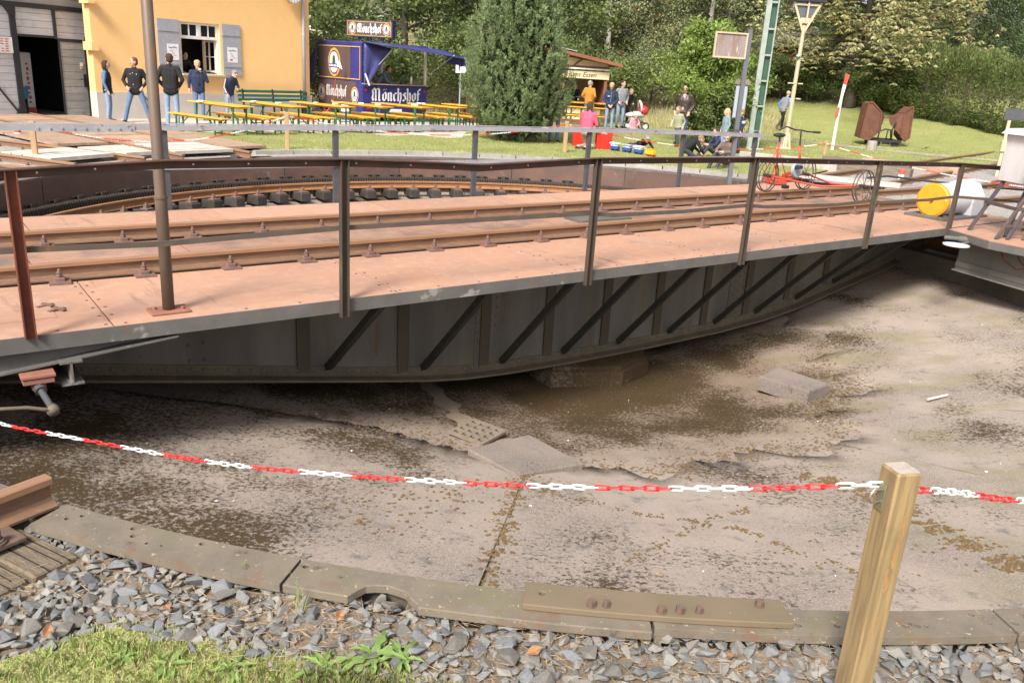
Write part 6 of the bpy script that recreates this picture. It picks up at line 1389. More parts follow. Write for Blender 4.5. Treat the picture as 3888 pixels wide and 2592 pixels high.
# cream lamp post with a Y head
lm=empty('lamp_post',(8.83,29.0,.03),R_(0),'cream painted lamp post with a forked head and small crossbars','lamp post')
m=MB(); m.tube([(0,0,0),(0,0,.5),(0,0,2.0),(0,0,3.95)],[.085,.075,.07,.06],8); m.build('pole','lamp_cream',lm)
m=MB(); 
for k in range(4): a=R_(45+90*k); m.bar((.17*math.cos(a),.17*math.sin(a),0),(.07*math.cos(a),.07*math.sin(a),.55),.06,.06)
m.box((0,0,.03),(.34,.34,.04)); m.build('foot','lamp_cream',lm)
m=MB()
for s in(-1,1): m.bar((s*.02,0,3.75),(s*.44,0,4.65),.07,.07,up=(0,1,0))
m.build('fork_arm','lamp_cream',lm); m=MB(); m.box((0,0,4.10),(.30,.06,.16)).box((0,-.02,4.57),(.78,.05,.06)).box((.03,-.06,4.5),(.05,.04,1.0)); m.build('fork_plate','lamp_cream',lm)
m=MB(); m.prism([(-.20,4.2),(.24,4.2),(.42,4.66),(-.40,4.66)],(.02,.30),'y'); lp_=m.build('lantern','lamp_glass',lm); MB().prism([(-.50,4.66),(.56,4.66),(.30,5.1),(-.28,5.1)],(-.12,.44),'y').build('lantern_roof','black_iron',lm)
m=MB().box((-.14,-.05,2.15),(.24,.05,.04)).box((.16,-.05,2.15),(.16,.05,.04)); m.build('crossbar','lamp_cream',lm); MB().box((.16,-.05,1.67),(.16,.05,.04)).build('crossbar','lamp_cream',lm); MB().sphere((-.06,-.08,3.0),(.08,.08,.06),10,6).build('insulator','grey_metal',lm); MB().box((0,-.02,2.93),(.28,.06,.03)).build('crossbar','lamp_cream',lm)
# level crossing cross, seen almost edge-on
cr=empty('crossing_sign',(10.75,29.9,.05),R_(0),'white leaning level crossing post with a narrow red and white cross','sign')
m=MB(); m.tube([(0,0,0),(.0,0,1.0),(.02,0,2.05)],[.052,.05,.048],8); m.build('post','white_paint',cr)
for sg,(p,q) in enumerate((((-.06,-.06,1.12),(.02,-.06,2.55)),((-.12,-.11,1.10),(.08,-.11,2.52)))):
    P=Vector(p);Q=Vector(q); bl=MB().bar(P.lerp(Q,.24),P.lerp(Q,.76),.06,.03,up=(0,1,0)).build('cross_blade','white_paint',cr); MB().bar(P,P.lerp(Q,.24),.058,.03,up=(0,1,0)).build('red_end','ink_red',bl); MB().bar(P.lerp(Q,.76),Q,.058,.03,up=(0,1,0)).build('red_end','ink_red',bl)
# tipper with two swung-up skips
tx,ty=14.05,34.0; tp=empty('tipper_wagon',(tx,ty,tz(tx,ty)+.04),R_(0),'rust red field railway tipper with two raised skips on the slope','tipper wagon')
def skip_body(poly,y0,y1,nm):
    m=MB(); m.prism(poly,(y0,y1),'y'); o=m.build(nm,'rust_skip',tp); k=MB(); n=len(poly)
    for i in range(n):
        a,b=poly[i],poly[(i+1)%n]; k.bar((a[0],y0-.01,a[1]),(b[0],y0-.01,b[1]),.05,.05)
    k.build('rim',"rust_skip",o); return o
skip_body([(-.92,.30),(-.84,1.60),(-.70,1.66),(-.30,1.32),(-.20,.62),(-.58,.22)],-.30,.35,'left_skip')
m=MB(); m.add([(-.30,-.31,1.32),(-.06,-.15,1.12),(-.10,-.15,.86),(-.22,-.31,.64),(-.30,.3,1.3),(-.06,.3,1.1)],[(0,3,2,1),(0,1,5,4)]); m.build('left_skip_wing','rust_skip',tp)
skip_body([(.60,1.32),(.84,1.56),(.92,1.54),(.98,.40),(.82,.26),(.62,.46)],-.30,.35,'right_skip')
m=MB(); m.add([(.60,-.31,1.30),(.10,-.15,1.08),(.20,-.15,.86),(.60,-.31,.48),(.12,.3,1.06),(.6,.3,1.28)],[(0,1,2,3),(0,5,4,1)]); m.build('right_skip_wing','rust_skip',tp)
m=MB(); m.box((.06,-.5,.24),(1.1,.07,.10)).box((.06,.5,.24),(1.1,.07,.10)).box((-.45,0,.24),(.07,1.0,.09)).box((.57,0,.24),(.07,1.0,.09)); m.build('chassis','black_iron',tp)
m=MB(); m.tube([(-.32,-.5,.28),(-.30,-.5,.58),(-.1,-.5,.68),(.12,-.5,.66),(.2,-.5,.28)],.03,7); m.tube([(.0,-.5,.28),(.02,-.5,.66)],.025,7); m.tube([(.3,-.3,.28),(.26,-.3,.66),(.36,-.3,.90),(.34,-.3,.98)],.03,7); m.build('cradle','black_iron',tp,smooth=True)
for x in(-.3,.42):
    for y in(-.42,.42): MB().tube([(x,y-.04,.14),(x,y+.04,.14)],.14,14).build('wheel','black_iron',tp)
# concrete stub and drain cover on the slope
tag(MB().tube([(0,0,-.05),(0,0,.30),(0,0,.34)],[.19,.17,.15],10).build('concrete_stub','kerb',loc=(12.55,31.0,.05)),'short round concrete stub beside the path at the right','concrete stub')
# small sign on a post at the right edge
sp=empty('notice_post',(13.35,24.0,0),R_(-15),'cream post with a dark grey notice board at the right edge','sign'); MB().box((0,0,.93),(.08,.06,1.86)).build('post','lamp_cream',sp); MB().box((.12,-.04,1.72),(.55,.03,.30)).build('board','dark_post',sp); MB().box((0,-.02,.85),(.14,.12,.32),bev=.02).build('box','lamp_cream',sp)
# yellow faced drum on the walkway
dr_=empty('motor_drum',br(6.65,-1.56,ZD),PHI,'white metal drum with a bright yellow round end on the bridge walkway','drum')
m=MB(); m.tube([(.03,0,.30),(.80,0,.30)],.275,28); o=m.build('shell','drum_white',dr_); auto_smooth(o.data)
m=MB(); m.tube([(-.02,0,.30),(.03,0,.30)],.285,32); o=m.build('yellow_lid','drum_yellow',dr_); auto_smooth(o.data); m=MB(); m.tube([(-.035,0,.30),(-.02,0,.30)],[.255,.275],32); m.build('lid_rim','drum_yellow',o); MB().tube([(-.07,0,.30),(-.03,0,.30)],.03,6).build('lid_nut','bolt_iron',o)
m=MB(); m.prism([(-.30,.02),(.30,.02),(.30,.36),(.18,.56),(0,.63),(-.18,.56),(-.30,.36)],(.80,1.18),'x'); m.build('housing','drum_white',dr_); m=MB(); m.prism([(-.24,.06),(.24,.06),(.24,.34),(.0,.52),(-.24,.34)],(1.18,1.19),'x'); m.build('housing_opening','interior',dr_)  # near-black panel on the closed end, the opening's dark is its colour
m=MB().box((.55,0,.02),(1.5,.72,.04)); m.build('base_plate','fascia_steel',dr_)
for x in(-.1,1.2): MB().cyl((x,-.3,.04),(x,-.3,.09),.03,6).build('bolt','bolt_iron',dr_)
# white box on a steel trestle at the right edge
bx=empty('control_box',br(6.15,-2.92,ZD),PHI-R_(24),'white metal box on dark trestle legs on the platform at the right edge','control box')
XS=Matrix.Translation((.50,0,0))
m=MB(); m.X=XS; m.prism([(-.42,.80),(.45,.80),(.45,1.52),(-.42,1.52)],(-.38,.34),'y'); m.build('body','box_white',bx)
m=MB(); m.X=XS; m.prism([(-.50,1.50),(.52,1.50),(.48,1.62),(-.40,1.58)],(-.48,.40),'y'); m.build('roof','box_white',bx)
for i in range(4): MB().box((.20+i*.2,-.385,1.15),(.03,.012,.68)).build('rib','box_white',bx)
m=MB(); m.X=XS; m.bar((-.44,-.40,1.48),(-.62,-.46,.92),.05,.16,up=(1,0,0)); m.build('flap','white_paint',bx)
for (x,y,u,v) in((.16,-.32,-.40,-.42),(.26,-.32,-.22,-.44),(.45,-.32,.05,-.46),(.80,-.32,.55,-.5),(.16,.28,-.25,.32),(.85,.28,.8,.35),(.36,.0,-.05,-.2)): MB().bar((x,y,.82),(u,v,0),.045,.045).build('leg','stand_steel',bx)
m=MB(); m.bar((-.12,-.38,.45),(.70,-.38,.45),.03,.05); m.bar((-.28,-.41,.20),(.62,-.42,.20),.03,.04); m.bar((-.12,-.38,.45),(-.05,.30,.45),.03,.05); m.build('cross_brace','stand_steel',bx)
# red rail bike
dz=empty('rail_bike',br(5.65,.0,0),PHI,'red tubular rail bike with wire spoked wheels standing on the bridge rails','rail bike')
def spoked(x,y,r,z):
    o=MB(); 
    for dy in(-.03,.03): o.tube([(x+r*math.cos(t),y+dy,z+r*math.sin(t)) for t in np.linspace(0,6.283,28,endpoint=False)],.011,6,closed=True)
    o=o.build('wheel','wheel_iron',dz,smooth=True); k=MB()
    for t in np.linspace(0,6.283,12,endpoint=False): k.cyl((x,y,z),(x+r*math.cos(t),y+.03*(1 if int(t*7)%2 else -1),z+r*math.sin(t)),.005,4)
    k.build('spoke','wheel_iron',o); MB().cyl((x,y-.08,z),(x,y+.08,z),.03,10).build('hub','black_iron',o)
zr_=.251; r=.275
spoked(-.52,.75,r,zr_+r); spoked(.62,.75,r,zr_+r); spoked(.14,-.75,r,zr_+r)
H1=Vector((-.52,.75,zr_+r)); H2=Vector((.62,.75,zr_+r)); H3=Vector((.14,-.75,zr_+r))
m=MB(); m.tube([H1,H1+Vector((.5,-.03,-.04)),H2],.017,8); m.tube([H1+Vector((0,-.08,0)),Vector((.0,.0,.43)),H3],.018,8); m.tube([H2+Vector((0,-.08,0)),Vector((.35,.0,.46)),H3],.018,8); m.tube([H1+Vector((.35,-.1,-.05)),H2+Vector((-.3,-.12,-.05))],.018,8); m.build('frame','draisine_red',dz,smooth=True)
S=Vector((-.33,.75,1.13)); T_=Vector((.30,.75,1.05))
m=MB(); m.tube([S,Vector((-.28,.75,.62)),Vector((-.25,.75,.5))],.018,8); m.tube([S+Vector((0,0,-.12)),H1+Vector((.0,.10,.0))],.010,6); m.tube([S+Vector((0,0,-.12)),H1+Vector((.0,-.10,.0))],.010,6); m.tube([S+Vector((0,0,-.12)),Vector((-.1,.62,.45))],.010,6); m.tube([T_,Vector((.38,.75,.62)),H2+Vector((-.1,0,.05))],.02,8); m.tube([T_+Vector((.02,0,-.1)),H2+Vector((.02,.08,0))],.012,6); m.tube([T_+Vector((.02,0,-.1)),Vector((.22,.68,.5))],.010,6); m.build('stays','draisine_red',dz,smooth=True)
m=MB(); m.tube([S,S+Vector((0,0,.08))],.014,8); m.tube([T_,T_+Vector((-.03,0,.26))],.014,8); m.build('stem','black_iron',dz)
MB().sphere(S+Vector((-.02,0,.11)),(.15,.085,.04),12,6).build('saddle','black_iron',dz,smooth=True)
hb=T_+Vector((-.03,0,.28)); m=MB(); m.tube([hb+Vector((-.36,.22,-.02)),hb+Vector((-.24,.15,.05)),hb+Vector((-.1,.06,0)),hb,hb+Vector((.1,-.06,-.02)),hb+Vector((.26,-.16,-.02))],.014,8); m.build('handlebar','black_iron',dz,smooth=True); MB().cyl(hb+Vector((.2,-.12,-.02)),hb+Vector((.30,-.20,-.02)),.022,8).build('grip','black_iron',dz)
MB().bar((-.2,.66,.52),(.12,.62,.62),.03,.07).build('chain_guard','draisine_red',dz); o=MB().tube([(.1,.56,.64),(.1,.62,.64)],.14,20).build('chain_wheel','grey_metal',dz)
for p in((.02,.5,.70),(-.18,.58,.34)): MB().box(p,(.12,.10,.06),bev=.01).build('pedal','black_iron',dz)
# red crates, toy train, push-chair
def crate(x,y,label,rz,n=1):
    r=empty('plastic_crate',(x,y,.055),rz,label,'crate','red plastic crates')
    L,W,Hh=.40,.30,.50; t=.02
    for (cx_,cy_,sx,sy) in((0,-W/2,L,t),(0,W/2,L,t),(-L/2,0,t,W-t),(L/2,0,t,W-t)):
        m=MB(); m.box((cx_,cy_,Hh/2),(sx,sy,Hh)); w=m.build('wall','crate_red',r)
        for i in range(4):
            for j in range(5):
                if sx>sy: MB().box((cx_-.12+i*.08,cy_+(t/2+.001)*(-1 if cy_<0 else 1),.12+j*.06),(.03,.004,.03)).build('slot','reflector_red',w) if cy_<0 else None
    m=MB(); m.box((0,0,Hh-.02),(L+.03,W+.03,.04)).box((0,0,.02),(L+.02,W+.02,.04)).box((-L/2,-W/2,Hh/2),(.05,.05,Hh)).box((L/2,-W/2,Hh/2),(.05,.05,Hh)); m.build('frame','crate_red',r); MB().box((0,0,Hh+.002),(L-.05,W-.05,.004)).build('inside','reflector_red',r)
crate(2.25,24.45,'red plastic crate standing beside the kneeling woman in pink',.15); crate(1.62,25.0,'red crate half hidden behind the kneeling woman',.1)
cols=[('toy_blue','white_vinyl','first blue toy train coach with a white roof, next to the crate'),('toy_blue','grey_metal','second blue toy train coach with a grey roof'),('toy_blue','white_vinyl','third blue toy train coach with a white roof'),('toy_yellow','toy_red','orange yellow toy wagon with a red base at the end of the toy train')]
for i,((x,y),(c1,c2,lb)) in enumerate(zip([(2.56,24.05),(2.87,23.75),(3.15,23.42),(3.42,23.02)],cols)):
    t=empty('toy_wagon',(x,y,.055),R_(-48),lb,'toy train','toy train wagons'); t.scale=(.82,.82,.82)
    MB().box((0,0,.11),(.34,.16,.11),bev=.008).build('body',c1,t)
    if i<3: MB().prism([(-.10,.24),(.10,.24),(.06,.28),(-.06,.28)],(-.19,.19),'x').build('roof',c2,t); MB().box((0,0,.205),(.30,.13,.08)).build('window_band','paper',t); m=MB(); [m.box((-.13+k*.065,0,.205),(.018,.136,.08)) for k in range(5)]; m.build('pillar',c1,t)
    else: MB().box((0,0,.055),(.36,.18,.03)).build('base',c2,t); m=MB(); [m.box((-.12+k*.08,0,.20),(.05,.14,.08)) for k in range(4)]; m.build('load','toy_yellow',t)
    for k in(-.1,.1): MB().tube([(k,-.07,.035),(k,.07,.035)],.035,10).build('wheel','black_iron',t)
st=empty('push_chair',(4.35,34.2,.07),R_(8),'red and silver push-chair with a folded hood beside the toddler','push-chair')
for (x,y) in((-.35,-.25),(-.35,.25),(.35,-.25),(.35,.25)): w=MB().tube([(x+.14*math.cos(t),y,.15+.14*math.sin(t)) for t in np.linspace(0,6.283,18,endpoint=False)],.025,6,closed=True).build('wheel','black_iron',st); MB().tube([(x,y-.02,.15),(x,y+.02,.15)],.08,12).build('wheel_disc','silver_print',w)
m=MB(); 
for y in(-.25,.25): m.tube([(-.35,y,.15),(.1,y,.55),(.35,y,.15)],.015,6); m.tube([(.35,y*.9,.2),(-.15,y,.62),(-.62,y,1.02)],.016,6)
m.tube([(-.62,-.25,1.02),(-.62,.25,1.02)],.02,6); m.build('frame','black_iron',st)
MB().sphere((.05,0,.58),(.34,.20,.13),14,8).build('seat','silver_print',st,smooth=True); MB().sphere((.28,0,.74),(.20,.22,.20),14,8).build('hood','toy_red',st,smooth=True); m=MB(); m.tube([(.15,-.26,.72),(.12,-.2,1.0),(.1,0,1.10),(.12,.2,1.0),(.15,.26,.72)],.045,8); m.build('hood_band','silver_print',st,smooth=True); MB().sphere((-.22,0,.55),(.22,.18,.10),12,6).build('foot_cover','silver_print',st,smooth=True)
# ---------------------------------------------------------------- people
def capsule(p,q,r0,r1,n=12):
    p=Vector(p);q=Vector(q);m=MB();d=q-p;L=d.length
    if L<1e-5: return m.sphere(p,r0,n,8)
    d.normalize(); pts=[];rs=[]
    for a in(-80,-50,-20): pts.append(p+d*(math.sin(R_(a))*r0)); rs.append(math.cos(R_(a))*r0)
    pts.append(p); rs.append(r0)
    for k in(1,2,3): pts.append(p.lerp(q,k/4)); rs.append(r0+(r1-r0)*k/4)
    pts.append(q); rs.append(r1)
    for a in(20,50,80): pts.append(q+d*(math.sin(R_(a))*r1)); rs.append(math.cos(R_(a))*r1)
    m.tube(pts,rs,n); return m
BASE=dict(pel=(0,0,.96),chest=(0,.0,1.27),neck=(0,-.005,1.47),head=(0,.02,1.64),
 hipL=(-.095,0,.93),kneeL=(-.11,.02,.50),ankL=(-.115,-.03,.09),toeL=(-.13,.15,.035),
 hipR=(.095,0,.93),kneeR=(.11,.02,.50),ankR=(.115,-.03,.09),toeR=(.13,.15,.035),
 shL=(-.185,-.01,1.42),elL=(-.25,-.04,1.14),wrL=(-.25,.06,.90),shR=(.185,-.01,1.42),elR=(.25,-.04,1.14),wrR=(.25,.06,.90))
POSE={'stand':{},'wide':dict(kneeL=(-.22,.02,.50),ankL=(-.33,-.02,.09),toeL=(-.38,.14,.035),kneeR=(.22,.02,.50),ankR=(.33,-.02,.09),toeR=(.38,.14,.035),elL=(-.31,-.06,1.16),wrL=(-.19,.13,.98),elR=(.31,-.06,1.16),wrR=(.19,.13,.98)),
'pockets':dict(elL=(-.29,-.07,1.16),wrL=(-.18,.11,.98),elR=(.29,-.07,1.16),wrR=(.18,.11,.98)),
'clasp':dict(elL=(-.27,.02,1.13),wrL=(-.06,.16,.93),elR=(.27,.02,1.13),wrR=(.06,.16,.93)),
'eat':dict(elL=(-.26,.10,1.15),wrL=(-.05,.19,1.46),elR=(.27,-.04,1.13),wrR=(.28,.05,.90)),
'lean':dict(chest=(0,.20,1.20),neck=(0,.33,1.36),head=(0,.42,1.50),shL=(-.185,.28,1.33),shR=(.185,.28,1.33),elL=(-.24,.42,1.10),wrL=(-.18,.58,.98),elR=(.24,.42,1.10),wrR=(.18,.58,.98)),
'walk':dict(hipL=(-.09,0,.93),kneeL=(-.10,.16,.53),ankL=(-.10,.10,.12),toeL=(-.10,.27,.06),kneeR=(.10,-.06,.50),ankR=(.10,-.32,.14),toeR=(.10,-.17,.04),chest=(0,.06,1.26),neck=(0,.12,1.46),head=(0,.17,1.62),shL=(-.185,.08,1.40),shR=(.185,.08,1.40),elL=(-.25,-.08,1.14),wrL=(-.22,-.02,.90),elR=(.25,.10,1.13),wrR=(.22,.26,.95)),
'bend':dict(chest=(0,.10,1.24),neck=(0,.20,1.42),head=(.0,.30,1.54),shL=(-.18,.14,1.37),shR=(.18,.14,1.37),elL=(-.25,.20,1.12),wrL=(-.12,.34,1.05),elR=(.24,.1,1.10),wrR=(.22,.2,.86)),
'kneel':dict(pel=(0,-.08,.50),hipL=(-.10,-.06,.48),hipR=(.10,-.06,.48),kneeL=(-.12,.22,.09),kneeR=(.12,.22,.09),ankL=(-.12,-.26,.08),ankR=(.12,-.26,.08),toeL=(-.12,-.34,.05),toeR=(.12,-.34,.05),chest=(0,-.02,.82),neck=(0,.03,1.02),head=(0,.07,1.19),shL=(-.185,.0,.97),shR=(.185,.0,.97),elL=(-.26,.06,.70),wrL=(-.18,.26,.52),elR=(.26,.06,.70),wrR=(.18,.26,.52)),
'sit':dict(pel=(0,0,.14),hipL=(-.10,.02,.14),hipR=(.10,.02,.14),kneeL=(-.14,.42,.34),kneeR=(.14,.42,.34),ankL=(-.12,.72,-.06),ankR=(.12,.72,-.06),toeL=(-.12,.88,-.09),toeR=(.14,.88,-.09),chest=(0,.04,.46),neck=(0,.10,.66),head=(0,.13,.83),shL=(-.185,.07,.61),shR=(.185,.07,.61),elL=(-.26,.22,.42),wrL=(-.10,.42,.42),elR=(.26,.22,.42),wrR=(.10,.42,.42)),
'prone':dict(pel=(0,-.30,.16),hipL=(-.10,-.32,.14),hipR=(.10,-.32,.14),kneeL=(-.14,-.74,.08),kneeR=(.14,-.74,.08),ankL=(-.14,-1.14,.07),ankR=(.14,-1.14,.07),toeL=(-.15,-1.28,.05),toeR=(.15,-1.28,.05),chest=(0,.02,.24),neck=(0,.22,.34),head=(0,.36,.40),shL=(-.185,.15,.29),shR=(.185,.15,.29),elL=(-.28,.34,.07),wrL=(-.14,.55,.05),elR=(.28,.34,.07),wrR=(.14,.55,.05)),
'crouch':dict(pel=(0,-.12,.34),hipL=(-.10,-.10,.34),hipR=(.10,-.10,.34),kneeL=(-.16,.26,.40),kneeR=(.16,.26,.12),ankL=(-.14,.12,.08),ankR=(.12,-.22,.07),toeL=(-.15,.28,.04),toeR=(.12,-.34,.05),chest=(0,.12,.56),neck=(0,.28,.68),head=(0,.42,.66),shL=(-.185,.22,.64),shR=(.185,.22,.64),elL=(-.26,.36,.40),wrL=(-.14,.52,.24),elR=(.26,.36,.40),wrR=(.14,.52,.24))}
def person(label,loc,face,height,pose,top,pants,hair,skin='skin',inner=None,sleeve=None,shoe='c_shoe',hairlen='short',hscale=1.0,look=0,nod=0,cap=None,over={},fat=1.0,hem=True,extra=None,group=None,bare=False):
    J={**BASE,**POSE[pose],**over}; J={k:Vector(v) for k,v in J.items()}
    prim=[]     # (kind,a,b,r0,r1,mat) or ('E',c,radii(R),mat)
    T='c_'+top; PN='c_'+pants; SL='c_'+(sleeve or top); HA_='c_'+hair; IN='c_'+(inner or top)
    def cap_(a,b,r0,r1,m_): prim.append(('C',Vector(a),Vector(b),r0,r1,m_))
    for s in'LR':
        cap_(J['hip'+s],J['knee'+s],.088*fat,.062*fat,PN); cap_(J['knee'+s],J['ank'+s],.062*fat,.052,PN); cap_(J['ank'+s]+Vector((0,0,-.015)),J['toe'+s],.046,.036,shoe)
        cap_(J['sh'+s],J['el'+s],.062*fat,.050*fat,SL); w=J['wr'+s]; e=J['el'+s]; cap_(e,e.lerp(w,.86),.050*fat,.038,SL if not bare else skin); cap_(e.lerp(w,.9),w,.030,.028,skin)
        d=(w-e).normalized(); cap_(w,w+d*.075,.034,.030,skin)
    p,c,n,h=J['pel'],J['chest'],J['neck'],J['head']
    side=(J['shR']-J['shL']).normalized()
    for dx in(-.065,.065): cap_(p+side*dx,c+side*dx*1.15,.115*fat,.120*fat,T)
    cap_(p,c,.122*fat,.127*fat,T); cap_(c,c.lerp(n,.6),.122*fat,.10,T)
    cap_(c-side*.09,c.lerp(n,.55)-side*.08,.115*fat,.10,T); cap_(c+side*.09,c.lerp(n,.55)+side*.08,.115*fat,.10,T)
    cap_(J['shL']*.94+J['shR']*.06,J['shR']*.94+J['shL']*.06,.064,.064,T); cap_(p-side*.05,p+side*.05,.128*fat,.128*fat,T if hem else PN)
    if hem and pose not in('sit','kneel','prone','crouch'): cap_(p-side*.065+Vector((0,0,-.07)),p+side*.065+Vector((0,0,-.07)),.118*fat,.118*fat,T)
    fw=(c-p).cross(side)
    fw=side.cross(Vector((0,0,1))) if abs(side.z)<.5 else Vector((0,1,0)); fwd=-fw if fw.y<0 else fw
    if inner: cap_(p.lerp(c,.25)+fwd*.085,n.lerp(c,.25)+fwd*.045,.066,.060,IN)
    cap_(c.lerp(n,.8),n.lerp(h,.45),.055,.052,skin); cap_(n+Vector((0,0,-.02)),n+Vector((0,0,.015)),.07,.066,T)
    # head
    hs=hscale; Rz=Matrix.Rotation(R_(look),3,'Z')@Matrix.Rotation(R_(-nod),3,'X')
    def HV(x,y,z): return h+Rz@Vector((x*hs,y*hs,z*hs))
    prim.append(('E',HV(0,0,.012),(.078*hs,.097*hs,.108*hs),Rz,skin)); cap_(HV(0,.035,-.055),HV(0,.045,-.075),.052*hs,.042*hs,skin)
    cap_(HV(0,.092,.008),HV(0,.108,-.022),.013*hs,.017*hs,skin)
    for s in(-1,1): cap_(HV(s*.080,-.01,.01),HV(s*.080,-.012,-.02),.018*hs,.015*hs,skin)
    hm='c_'+cap if cap else HA_
    prim.append(('E',HV(0,-.022,.040),(.088*hs,.098*hs,.094*hs),Rz,hm))
    if cap: cap_(HV(-.05,.075,.052),HV(.05,.075,.052),.028*hs,.028*hs,hm)
    else: prim.append(('E',HV(0,-.045,-.01),(.083*hs,.072*hs,.085*hs),Rz,HA_))
    if hairlen=='bob':
        for s in(-1,1): cap_(HV(s*.072,-.02,.03),HV(s*.075,-.02,-.085),.036*hs,.030*hs,HA_)
        cap_(HV(0,-.07,.02),HV(0,-.07,-.10),.06*hs,.05*hs,HA_)
    if hairlen=='long':
        for s in(-1,1): cap_(HV(s*.070,-.025,.03),HV(s*.08,-.035,-.17),.036*hs,.034*hs,HA_)
        cap_(HV(0,-.075,.02),HV(0,-.085,-.21),.068*hs,.062*hs,HA_)
    if hairlen=='curly': prim.append(('E',HV(0,-.01,.065),(.098*hs,.098*hs,.078*hs),Rz,HA_))
    # union by voxel remesh into one continuous body
    mb=MB()
    for q in prim:
        if q[0]=='C': k=capsule(q[1],q[2],q[3],q[4]); mb.add(k.v,k.f)
        else:
            k=MB().sphere((0,0,0),q[2],16,10); mb.add([q[1]+q[3]@Vector(v) for v in k.v],k.f)
    me=bpy.data.meshes.new('tmp'); me.from_pydata(mb.v,[],mb.f); me.update(); o=link('tmp',me); md=o.modifiers.new('r','REMESH'); md.mode='VOXEL'; md.voxel_size=.0155; md.use_smooth_shade=True; sm=o.modifiers.new('s','SMOOTH'); sm.factor=.5; sm.iterations=2
    bpy.context.view_layer.update(); rm=bpy.data.meshes.new_from_object(o.evaluated_get(bpy.context.evaluated_depsgraph_get())); bpy.data.objects.remove(o); bpy.data.meshes.remove(me)
    nv=len(rm.vertices); V=np.empty(nv*3,np.float32); rm.vertices.foreach_get('co',V); V=V.reshape(-1,3); nf=len(rm.polygons); lt=np.empty(nf,np.int32); rm.polygons.foreach_get('loop_total',lt); C=np.empty(nf*3,np.float32); rm.polygons.foreach_get('center',C); C=C.reshape(-1,3)
    best=np.full(nf,1e9); bi=np.zeros(nf,np.int32); mats=[]
    for q in prim:
        m_=q[-1]; 
        if m_ not in mats: mats.append(m_)
        if q[0]=='C':
            a=np.array(q[1]); d=np.array(q[2])-a; L2=max(d@d,1e-9); t=np.clip(((C-a)@d)/L2,0,1); r=q[3]+(q[4]-q[3])*t; dd=(np.linalg.norm(C-(a+t[:,None]*d),axis=1)-r)
        else:
            Rm=np.array(q[3].transposed()); Lc=(C-np.array(q[1]))@Rm.T; rad=np.array(q[2]); nn=np.linalg.norm(Lc/rad,axis=1); dd=(nn-1)*rad.mean()
        k=dd<best; best[k]=dd[k]; bi[k]=mats.index(m_)
    rm.materials.clear()
    for m_ in mats: rm.materials.append(MAT[m_])
    rm.polygons.foreach_set('material_index',bi)
    # fine pieces joined into the same mesh: eyes, brows, mouth, fingers
    det=MB(); dm=mats+[x for x in('c_hair_black','c_lip',skin) if x not in mats]
    for x in dm[len(mats):]: rm.materials.append(MAT[x])
    ei,li,si=dm.index('c_hair_black'),dm.index('c_lip'),dm.index(skin)
    for s in(-1,1):
        det.sphere(HV(s*.030,.090,.018),(.010*hs,.008*hs,.007*hs),6,4,ei); det.cyl(HV(s*.016,.094,.040),HV(s*.046,.086,.040),.005*hs,5,dm.index(HA_) if HA_ in dm else ei)
    det.cyl(HV(-.022,.092,-.048),HV(.022,.092,-.048),.006*hs,5,li)
    for s in'LR':
        w,e=J['wr'+s],J['el'+s]; d=(w-e).normalized(); sd=d.cross(Vector((0,1,0)));
        if sd.length<.2: sd=Vector((1,0,0))
        sd.normalize(); up=sd.cross(d); b0=w+d*.085
        for k,(off,ln) in enumerate(((-.024,.062),(-.008,.074),(.008,.070),(.023,.054))):
            a=b0+sd*off-d*.02; kn=a+d*ln*.55; tip=kn+(d*.7+up*.5*(1 if s=='L' else 1)).normalized()*ln*.5; det.tube([a,kn,tip],[.0085,.0085,.007],5,si)
        a=w+d*.03+sd*(-.028); det.tube([a,a+(d*.6-sd*.8).normalized()*.03,a+(d*.9-sd*.5).normalized()*.062],[.010,.009,.007],5,si)
    V2=np.array([tuple(v) for v in det.v],np.float32)
    dme=bpy.data.meshes.new('d'); dme.from_pydata(det.v,[],det.f)
    for x in dm: dme.materials.append(MAT[x])
    dme.polygons.foreach_set('material_index',det.m); dme.update()
    import bmesh
    bm=bmesh.new(); bm.from_mesh(rm); bm.from_mesh(dme); bm.to_mesh(rm); bm.free(); bpy.data.meshes.remove(dme); rm.shade_smooth(); rm.name='person'
    zmin=float(V[:,2].min()); full=1.755
    o=link('person',rm,None,loc,(0,0,R_(face-90)),height/full); tag(o,label,'person',group); o.location.z=loc[2]+(-zmin*height/full if pose not in('sit',) else 0)
    if extra: extra(o,J,HV)
    return o
def add_child(o,name,mb,mat_,smooth=False): return mb.build(name,mat_,o,smooth)
def buttons(o,J,HV):
    for (x,z) in((-.07,1.33),(.09,1.33),(.03,1.36),(.03,1.06)): add_child(o,'button',MB().sphere((x,.128,z),(.012,.006,.012),8,4),'silver_print')
def stripes(o,J,HV):
    for k in(-1,1): add_child(o,'sleeve_stripe',MB().tube([J['shR']+Vector((.056,.012*k,.02)),J['elR']+Vector((.052,.012*k,0)),J['wrR']+Vector((.038,.012*k,.03))],.006,5),'white_vinyl')
def badge(o,J,HV): add_child(o,'chest_print',MB().box((.09,.150,1.27),(.09,.012,.05)),'skyblue_p'); add_child(o,'zip',MB().tube([(0,.135,1.44),(0,.142,1.25),(0,.14,1.05)],.004,4),'silver_print')
plain('skyblue_p',(.2,.42,.75),.6)
def snack(o,J,HV): add_child(o,'bread_roll',MB().sphere(J['wrL']+Vector((.02,.06,.05)),(.05,.04,.03),10,6),'cream')
def paper_held(o,J,HV): add_child(o,'held_paper',MB().box(J['wrL']+Vector((.06,.08,.02)),(.2,.01,.28),.5),'paper')
